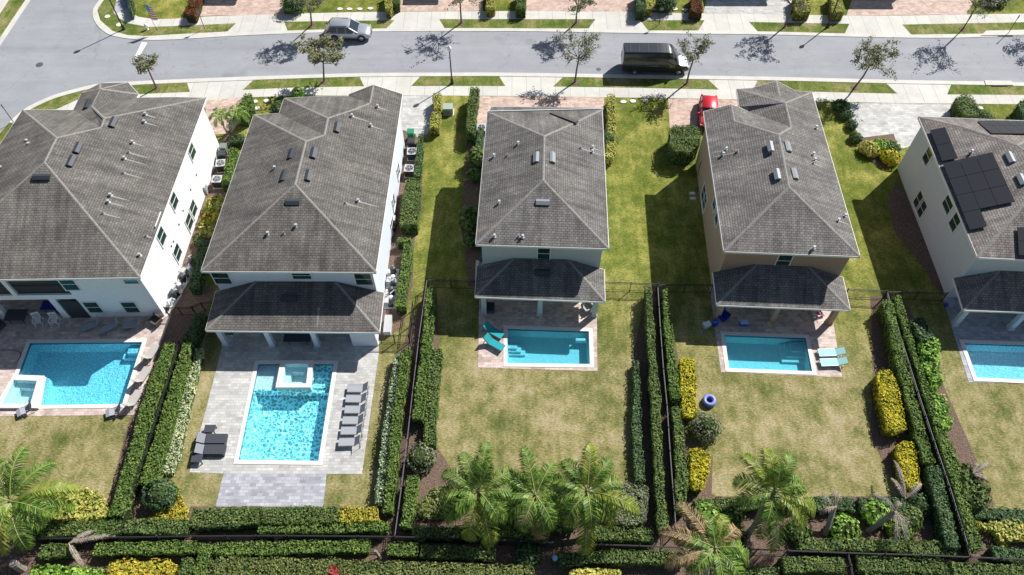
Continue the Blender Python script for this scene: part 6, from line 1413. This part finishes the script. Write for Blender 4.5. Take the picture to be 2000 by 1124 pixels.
# rocking chairs
def rocker(label):
    r = empty('rocking_chair', (0, 0, 0), label, 'rocking chair', 'white rocking chairs on the shaded porch'); b = MB()
    for k in range(7): b.box((-.24 + k * .08, .27, .78), (.03, .03, .62), 0, Matrix.Rotation(R(-12), 3, 'X'))
    b.box((0, .33, 1.1), (.56, .05, .12)); b.box((0, .24, .5), (.56, .04, .06)); b.build('backrest', M['wpaint'], r)
    b = MB(); [b.box((0, -.24 + k * .09, .42), (.54, .06, .03)) for k in range(6)]; b.build('seat', M['wpaint'], r)
    for s in (-1, 1):
        MB().tube([(s * .28, -.5, .1), (s * .28, -.2, .03), (s * .28, .2, .03), (s * .28, .6, .12)], .03, 6).build('rocker', M['wpaint'], r); MB().beam((s * .28, -.25, .05), (s * .28, -.25, .64), .05, .05).build('leg', M['wpaint'], r); MB().beam((s * .28, .25, .05), (s * .28, .36, 1.1), .05, .05).build('leg', M['wpaint'], r); MB().beam((s * .28, -.32, .66), (s * .28, .3, .66), .08, .03).build('armrest', M['wpaint'], r)
    return r
rk = rocker('white rocking chair on the leftmost porch, left one'); place(rk, 78, 632, 15); cp(rk, 110, 632, 8, 'white rocking chair on the leftmost porch, right one')
def simple_table(px, py, label, m_, w_=1.2, d_=.8, h_=.74, rnd_=False):
    r = empty('table', P(px, py, .02), label, 'table'); b = MB(); b.lathe([(w_ / 2, h_ - .04), (w_ / 2, h_)], (0, 0, 0), 18) if rnd_ else b.box((0, 0, h_), (w_, d_, .05)); b.build('tabletop', M[m_], r)
    for i in (-1, 1):
        for j in (-1, 1): MB().box((i * w_ * .33, j * d_ * .35, h_ / 2), (.05, .05, h_ - .04)).build('leg', M[m_], r)
simple_table(40, 625, 'dark table in the shade of the leftmost porch', 'dkc', 1.7, 1.1); simple_table(105, 606, 'table with a navy blue cloth behind the rocking chairs', 'navy', 1.3, .9); simple_table(585, 668, 'dark table in the shade under the wide porch roof', 'dkc', 2.2, .9)
def armchair(px, py, rz, label, m_='wicker'):
    r = empty('armchair', P(px, py, .02), label, 'chair', None, R(rz)); MB().box((0, 0, .3), (.7, .7, .3)).build('seat', M[m_], r); MB().box((0, .34, .6), (.75, .12, .6)).build('backrest', M[m_], r)
    for s in (-1, 1): MB().box((s * .38, 0, .42), (.1, .7, .35)).build('armrest', M[m_], r)
armchair(2, 640, 60, 'dark round-backed chair cut off by the left edge', 'dkc'); armchair(307, 632, -30, 'brown folded chair heaped at the rear right corner of the leftmost house'); armchair(958, 606, 90, 'dark narrow chair behind the left porch pillar of the centre house', 'dkc'); armchair(1146, 605, -60, 'pinkish wicker chair in the sun patch of the centre porch', 'slingl'); armchair(1412, 622, 40, 'navy blue camp chair beside the left tan pillar', 'navy')
armchair(1590, 612, 10, 'wooden chair in the sun patch of the tan porch', 'slingl')
B = P(453, 655, .02); r = empty('potted_plant', B, 'dark plant in a white pot beside the left porch pillar', 'potted plant'); MB().lathe([(.2, 0), (.28, .4), (.28, .42)], (0, 0, 0), 14).build('pot', M['hyd'], r)
lv = Leaves(); rnd = random.Random(5); [lv.leaf(Vector((rnd.gauss(0, .18), rnd.gauss(0, .18), rnd.uniform(.45, 1.0))), (0, 0, 1), .12, rnd) for _ in range(160)]; mobj('foliage', lv.v, lv.f, LEAF['dark'], r, False)
# swim ring
def torus(R0, r0, z, nu=32, nv=14, ph=0):
    vs, fs = [], []
    for i in range(nu):
        for j in range(nv): a = 2 * math.pi * i / nu; b_ = 2 * math.pi * j / nv; vs.append(((R0 + r0 * math.cos(b_)) * math.cos(a), (R0 + r0 * math.cos(b_)) * math.sin(a), z + r0 * math.sin(b_)))
    for i in range(nu):
        for j in range(nv): fs.append((i * nv + j, ((i + 1) % nu) * nv + j, ((i + 1) % nu) * nv + (j + 1) % nv, i * nv + (j + 1) % nv))
    return vs, fs
M['ring'] = mt('blue_vinyl', (0.10, 0.14, 0.50), .4); M['ringl'] = mt('pale_blue_vinyl', (0.20, 0.25, 0.68), .4)
r = empty('swim_ring', P(1384, 786), 'blue inflatable swim ring lying on the tan house lawn', 'swim ring')
v_, f_ = torus(.38, .16, .16); mobj('lower_tube', v_, f_, M['ring'], r, False, True); v_, f_ = torus(.37, .145, .33); mobj('upper_tube', v_, f_, M['ringl'], r, False, True)
# cooler, toys
def cooler(px, py, label, c1, c2, rz=0):
    r = empty('cooler_box', P(px, py, .02), label, 'cooler', None, R(rz)); MB().box((0, 0, .2), (.6, .4, .38)).build('box_body', M[c1], r); MB().box((0, 0, .42), (.63, .43, .07)).build('lid', M[c2], r); MB().tube([(-.33, 0, .3), (-.36, 0, .48), (.36, 0, .48), (.33, 0, .3)], .015, 6).build('handle', M[c2], r)
M['blue'] = mt('blue_plastic', (.02, .06, .5), .4); M['lblue'] = mt('pale_blue_plastic', (.45, .6, .8), .4); M['pink'] = mt('pink_plastic', (.6, .03, .2), .4); M['ylw'] = mt('yellow_green_plastic', (.45, .5, .1), .4)
cooler(1451, 634, 'blue and white cooler box on the tan porch', 'blue', 'lblue'); cooler(1379, 638, 'pale blue tub beside the blue bucket left of the tan porch', 'lblue', 'hyd', 20)
r = empty('bucket', P(1396, 635, .02), 'bright blue bucket by the left tan pillar', 'bucket'); MB().lathe([(.2, 0), (.27, .45), (.28, .47)], (0, 0, 0), 16).build('tub', M['blue'], r); MB().tube([(-.27, 0, .45), (0, -.1, .6), (.27, 0, .45)], .012, 6).build('handle', M['hyd'], r)
b = MB().sphere((0, 0, .14), .14, 14); o = b.build('ball', M['ylw'], smooth=True); o.location = P(1500, 632, .02); tag(o, 'yellow-green ball beside the middle tan pillar', 'ball')
b = MB().sphere((0, 0, .2), .2, 14); o = b.build('ball', M['blue'], smooth=True); o.location = P(1846, 598, .02); tag(o, 'blue ball at the left edge of the right-hand porch', 'ball')
r = empty('toy_tricycle', P(1597, 618, .02), 'pink child tricycle in the sun patch of the tan porch', 'tricycle')
MB().tube([(-.35, 0, .2), (0, 0, .35), (.3, 0, .45), (.35, 0, .2)], .04, 8).build('frame', M['pink'], r); MB().sphere((-.05, 0, .45), .16, 10, (1.2, 1, .5)).build('seat', M['pink'], r)
for x, y, q in [(.36, 0, .18), (-.35, .2, .13), (-.35, -.2, .13)]: MB().tube([(x, y - .03, q), (x, y + .03, q)], q, 14).build('wheel', M['hyd'], r)
MB().tube([(.3, -.22, .58), (.3, .22, .58)], .02, 6).build('handlebar', M['hyd'], r)

# ================================================================ VEHICLES
def loft(name, st, m, root, smooth=True):     # st: list of (x, [(y,z)...]) rings
    vs, fs = [], []; n = len(st[0][1])
    for x, ring in st: vs += [(x + (q[2] if len(q) > 2 else 0), q[0], q[1]) for q in ring]
    for i in range(len(st) - 1):
        for k in range(n): a = i * n + k; b_ = i * n + (k + 1) % n; fs.append((a, b_, b_ + n, a + n))
    fs.append(tuple(range(n))); fs.append(tuple(range((len(st) - 1) * n, len(st) * n))[::-1])
    o = mobj(name, vs, fs, m, root, False, smooth); bm = bmesh.new(); bm.from_mesh(o.data); bmesh.ops.recalc_face_normals(bm, faces=bm.faces)
    for e in bm.edges:
        if len(e.link_faces) == 2 and e.calc_face_angle(0) > 0.7: e.smooth = False
    bm.to_mesh(o.data); bm.free(); return o
def body_ring(w_, zb, zs, crown=.04): return [(w_ * .88, zb), (w_, zb + .18), (w_ * 1.0, (zb + zs) / 2), (w_ * .985, zs - .08), (w_ * .90, zs), (w_ * .4, zs + crown), (-w_ * .4, zs + crown), (-w_ * .90, zs), (-w_ * .985, zs - .08), (-w_, (zb + zs) / 2), (-w_, zb + .18), (-w_ * .88, zb)]
def top_ring(w0, z0, w1, z1): return [(w0, z0), (w1 * 1.02, z1 - .10), (w1 * .9, z1), (-w1 * .9, z1), (-w1 * 1.02, z1 - .10), (-w0, z0)]
def paint(name, c, met=.3, rough=.22):
    m, t, b = nodes(name); b.inputs['Base Color'].default_value = rgba(c); b.inputs['Metallic'].default_value = met; b.inputs['Roughness'].default_value = rough; b.inputs['Coat Weight'].default_value = .6; b.inputs['Coat Roughness'].default_value = .05; return m
M['silver'] = paint('silver_paint', (.48, .50, .54), .55, .3); M['redp'] = paint('red_paint', (.55, .015, .03), .1, .3); M['blackp'] = paint('black_paint', (.012, .016, .024), .0, .35); M['glarep'] = paint('bonnet_glare', (.8, .8, .8), 0, .3)
M['cglass'] = mt('car_glass', (.015, .03, .04), .05, 0, 0, 0, .8); M['tail'] = mt('tail_lamp', (.45, .02, .02), .2); M['head'] = mt('head_lamp', (.7, .72, .75), .1, .2)
def wheels(root, xs, w_, r_=.37):
    for x in xs:
        for s in (-1, 1):
            wv = MB().tube([(x, s * (w_ - .24), r_), (x, s * (w_ + .015), r_)], r_, 22).build('wheel', M['rubber'], root)
            MB().tube([(x, s * (w_ - .05), r_), (x, s * (w_ + .025), r_)], r_ * .62, 14).build('rim', M['chrome'], wv); 
            b = MB(); [b.beam((x, s * (w_ + .03), r_), (x + math.cos(k * 1.2566) * r_ * .58, s * (w_ + .03), r_ + math.sin(k * 1.2566) * r_ * .58), .05, .02) for k in range(5)]; b.build('spokes', M['frame'], wv)
            ar = MB(); [ar.beam((x + math.cos(a) * (r_ + .07), s * (w_ + .005), r_ + math.sin(a) * (r_ + .07)), (x + math.cos(a + .32) * (r_ + .07), s * (w_ + .005), r_ + math.sin(a + .32) * (r_ + .07)), .03, .07) for a in [i * .314 for i in range(10)]]; ar.build('wheel_arch', M['black'], root)
def suv(root, L, W, Ht, pm, hatch=False):
    w_ = W / 2; h = L / 2; zs = 1.05 if not hatch else .92; zb = .28
    st = [(-h, body_ring(w_ * .86, .42, zs * .86)), (-h + .12, body_ring(w_ * .95, zb + .05, zs * .97)), (-h + .5, body_ring(w_, zb, zs)), (-.3, body_ring(w_, zb, zs)), (h * .38, body_ring(w_, zb, zs)), (h * .5, body_ring(w_ * .99, zb, zs - .02)), (h * .78, body_ring(w_ * .96, zb, zs - .10)), (h * .93, body_ring(w_ * .88, zb + .03, zs - .2)), (h, body_ring(w_ * .76, zb + .12, zs - .42, .02))]
    loft('body', st, M[pm], root)
    x0, x1, x2, x3 = -h + .16, -h + .72, h * .12, h * .46
    if hatch: x1 = -h + .75; x0 = -h + .25
    wr = w_ * .80; zz = Ht
    gl = loft('windows', [(x0, top_ring(w_ * .9, zs - .05, w_ * .88, zs + .02)), (x1, top_ring(w_ * .93, zs - .05, wr, zz - .04)), (x2, top_ring(w_ * .93, zs - .05, wr, zz - .04)), (x3, top_ring(w_ * .88, zs - .05, w_ * .84, zs + .01))], M['cglass'], root, False)
    rf = MB(); n = 7; vs = []
    xs = [x1 - .05, x1 + .1, (x1 + x2) / 2, x2 - .1, x2 + .05]
    zt = [zz - .03, zz + .015, zz + .03, zz + .015, zz - .035]
    for x, z in zip(xs, zt):
        for y, dz in ((-wr * 1.02, -.10), (-wr * .88, .0), (0, .02), (wr * .88, .0), (wr * 1.02, -.10)): vs.append((x, y, z + dz))
    fs = [(i * 5 + k, i * 5 + k + 1, i * 5 + k + 6, i * 5 + k + 5) for i in range(4) for k in range(4)]
    o = mobj('roof_panel', vs, fs, M[pm], root, False, True)
    for s in (-1, 1):
        pl = MB()
        for xa, xb, za in ((x0 + .02, x1, zz - .12), (x3, x2, zz - .12)): pl.beam((xa, s * w_ * .86, zs), (xb, s * wr * 1.0, za), .10, .06)
        for xm in ((x1 + x2) / 2 - .25, (x1 + x2) / 2 + .65): pl.beam((xm, s * w_ * .935, zs - .03), (xm, s * wr * 1.03, zz - .12), .08, .03)
        pl.build('pillar', M[pm], root); MB().box((h * .33, s * (w_ + .12), zs + .08), (.14, .22, .16)).build('wing_mirror', M[pm], root)
        MB().box((h - .28, s * w_ * .70, zs - .26), (.3, .32, .14)).build('headlight', M['head'], root); MB().box((-h + .06, s * w_ * .78, zs - .1), (.12, .2, .3)).build('taillight', M['tail'], root)
        if not hatch: MB().beam((x1 + .1, s * wr * .85, zz + .06), (x2 - .2, s * wr * .85, zz + .06), .04, .04).build('roof_rail', M['chrome'], root)
        MB().box((0, s * (w_ - .02), zb + .02), (L * .52, .06, .12)).build('side_sill', M['black'], root)
    MB().box((h - .02, 0, .55), (.06, w_ * 1.1, .24)).build('grille', M['black'], root); MB().box((-h - .0, 0, .5), (.06, w_ * 1.2, .16)).build('rear_bumper', M['black'], root)
    MB().box((h * .2, 0, zz + .05), (.3, .06, .02)).build('antenna', M['black'], root) if hatch else None
    wheels(root, (-h * .56, h * .60), w_, .38 if not hatch else .32)
c = P(683, 82); v1 = empty('parked_car', (c.x - .15, c.y + 1.0, 0.004), 'silver SUV parked at the far kerb behind the broad leafy tree', 'car', None, R(-1.5)); suv(v1, 5.0, 1.98, 1.74, 'silver')
c = P(1381, 199); v2 = empty('parked_car', (c.x - .3, c.y - 2.2, 0.012), 'red hatchback on the pink driveway half under the tan house roof', 'car', None, R(-98)); suv(v2, 4.3, 1.8, 1.5, 'redp', True)
M['ribdark'] = mt('dark_rib', (.07, .08, .095), .5)
# black van
c = P(1279, 147.5); v3 = empty('cargo_van', (c.x, c.y + 1.02, 0.004), 'long black delivery van with bonnet coloured white as sun glare parked at the near kerb', 'van', None, R(-1.2))
L, w_, h = 6.95, 1.0, 3.475
def vr(w0, zb, zt, ws): return [(w0 * .92, zb), (w0, zb + .25), (w0, 1.15), (w0 * .97, 1.7), (w0 * ws, zt - .12), (w0 * ws * .86, zt), (-w0 * ws * .86, zt), (-w0 * ws, zt - .12), (-w0 * .97, 1.7), (-w0, 1.15), (-w0, zb + .25), (-w0 * .92, zb)]
loft('body', [(-h, vr(w_ * .97, .45, 2.62, .84)), (-h + .08, vr(w_, .35, 2.70, .86)), (0, vr(w_, .33, 2.74, .87)), (h - 2.35, vr(w_, .33, 2.72, .87)), (h - 2.0, vr(w_, .33, 2.60, .85)), (h - 1.45, vr(w_, .33, 2.05, .86)), (h - 1.05, [(q[0], min(q[1], 1.30)) for q in vr(w_, .33, 1.32, .9)])], M['blackp'], v3)
loft('front_end', [(h - 1.06, body_ring(w_ * .99, .33, 1.20)), (h - .7, body_ring(w_ * .97, .33, 1.12)), (h - .3, body_ring(w_ * .9, .35, 1.0)), (h, body_ring(w_ * .78, .42, .78))], M['blackp'], v3)
loft('bonnet', [(h - 1.12, [(w_ * .84, 1.2), (w_ * .4, 1.30), (-w_ * .4, 1.30), (-w_ * .84, 1.2)]), (h - .7, [(w_ * .84, 1.13), (w_ * .4, 1.19), (-w_ * .4, 1.19), (-w_ * .84, 1.13)]), (h - .28, [(w_ * .74, 1.01), (w_ * .35, 1.06), (-w_ * .35, 1.06), (-w_ * .74, 1.01)]), (h - .1, [(w_ * .6, .9), (w_ * .3, .93), (-w_ * .3, .93), (-w_ * .6, .9)])], M['glarep'], v3)  # white colour stands for sun glare on the black bonnet
MB().add([(h - 1.10, -.8, 1.30), (h - 1.10, .8, 1.30), (h - 1.90, .76, 2.42), (h - 1.90, -.76, 2.42), (h - 1.06, -.8, 1.33), (h - 1.06, .8, 1.33), (h - 1.86, .76, 2.47), (h - 1.86, -.76, 2.47)], [(4, 5, 6, 7), (0, 1, 5, 4), (2, 3, 7, 6), (1, 2, 6, 5), (3, 0, 4, 7)]).build('windscreen', M['cglass'], v3)
for s in (-1, 1):
    MB().add([(h - 1.25, s * 1.012, 1.35), (h - 2.3, s * 1.012, 1.35), (h - 2.3, s * .96, 2.05), (h - 1.75, s * .96, 2.05)], [(0, 1, 2, 3)]).build('side_window', M['cglass'], v3)
    MB().box((h - 1.3, s * 1.14, 1.45), (.14, .24, .36)).build('wing_mirror', M['black'], v3); MB().box((h - .12, s * .66, .82), (.26, .28, .2)).build('headlight', M['head'], v3); MB().box((-h + .02, s * .9, 1.15), (.1, .14, .6)).build('taillight', M['tail'], v3)
    MB().box((-.6, s * 1.015, 1.2), (1.5, .03, .035)).build('door_rail', M['chrome'], v3); MB().box((-.3, s * 1.0, .42), (4.4, .05, .14)).build('side_sill', M['black'], v3)
for x in (-2.8, -1.9, -.95, 0, .9): MB().box((x, 0, 2.75), (.035, 1.5, .02)).build('roof_rib', M['ribdark'], v3)
gd = MB(); M['gold'] = mt('gold_lettering', (.75, .55, .12), .5)
for s in (-1, 1):
    for x, z, a_, b_ in ((1.48, 1.18, .05, .22), (1.60, 1.28, .05, .14), (1.60, 1.12, .14, .05), (1.74, 1.2, .05, .26), (1.86, 1.2, .04, .16)): gd.box((x, s * 1.012, z), (a_, .02, b_))
gd.build('side_emblem', M['gold'], v3); wheels(v3, (-h + 1.35, h - 1.05), w_, .36)

# ================================================================ HOUSES ACROSS THE STREET (beyond the top of the frame; they cast the shade on the driveways)
off = Vector((math.sin(SUN_AZ), math.cos(SUN_AZ), 0)) * (6.0 / tanE)
for x0, x1, y, m_, lab in [(388, 456, 12, 'white', 'white house across the street behind the first pink driveway'), (786, 852, 11, 'tan', 'tan house across the street behind the second pink driveway'), (1375, 1496, 13, 'greyw', 'grey house across the street behind the grey driveway'), (1652, 1742, 19, 'sage', 'green house across the street behind the wide right pink driveway'), (1120, 1180, -14, 'white', 'white house across the street behind the third pink driveway')]:
    a = P(x0, y) + off; b_ = P(x1, y) + off; c = (a + b_) / 2; r = empty('house', (c.x, c.y + 8, 0), lab, 'house', 'houses across the street')
    for o in (a, b_): o.z = 6.0
    dp = (b_ - a).length / 2; k1 = a + Vector((dp, dp, MP * dp)); e0 = a + Vector((0, 4.5, 0)); e1 = b_ + Vector((0, 4.5, 0)); k2 = Vector((k1.x, a.y + 9, k1.z))
    roof(r, dict(a=a, b=b_, e=e1, k=k1, k2=k2, f=e0), [('a', 'b', 'k'), ('b', 'e', 'k2', 'k'), ('a', 'k', 'k2', 'f')], 1, 'front_roof')
    X0, X1, Y0, Y1 = c.x - 6.2, c.x + 6.2, a.y + 3.5, a.y + 18
    q = [Vector((X0, Y0, 6.0)), Vector((X1, Y0, 6.0)), Vector((X1, Y1, 6.0)), Vector((X0, Y1, 6.0))]; g1 = Vector((c.x, Y0 + 6.2, 6 + MP * 6.2)); g2 = Vector((c.x, Y1 - 6.2, 6 + MP * 6.2))
    roof(r, dict(a=q[0], b=q[1], c=q[2], d=q[3], g=g1, h=g2), [('a', 'b', 'g'), ('b', 'c', 'h', 'g'), ('c', 'd', 'h'), ('d', 'a', 'g', 'h')], 1)
    walls(r, [(a.x + .4, a.y + .4), (b_.x - .4, a.y + .4), (b_.x - .4, Y0 + 2), (a.x + .4, Y0 + 2)], m_, 5.8, name='front_wing'); walls(r, inset(q, .45), m_, 5.8)
    MB().box((c.x, a.y + .37, 1.2), (min(dp * 1.3, 4.6), .06, 2.4)).build('garage_door', M['trim'], r, True)
    for s in (-3.5, 3.5): window(r, (c.x + s, Y0 + .43, 4.6), (1, 0, 0), (0, -1, 0), 1.1, 1.4)
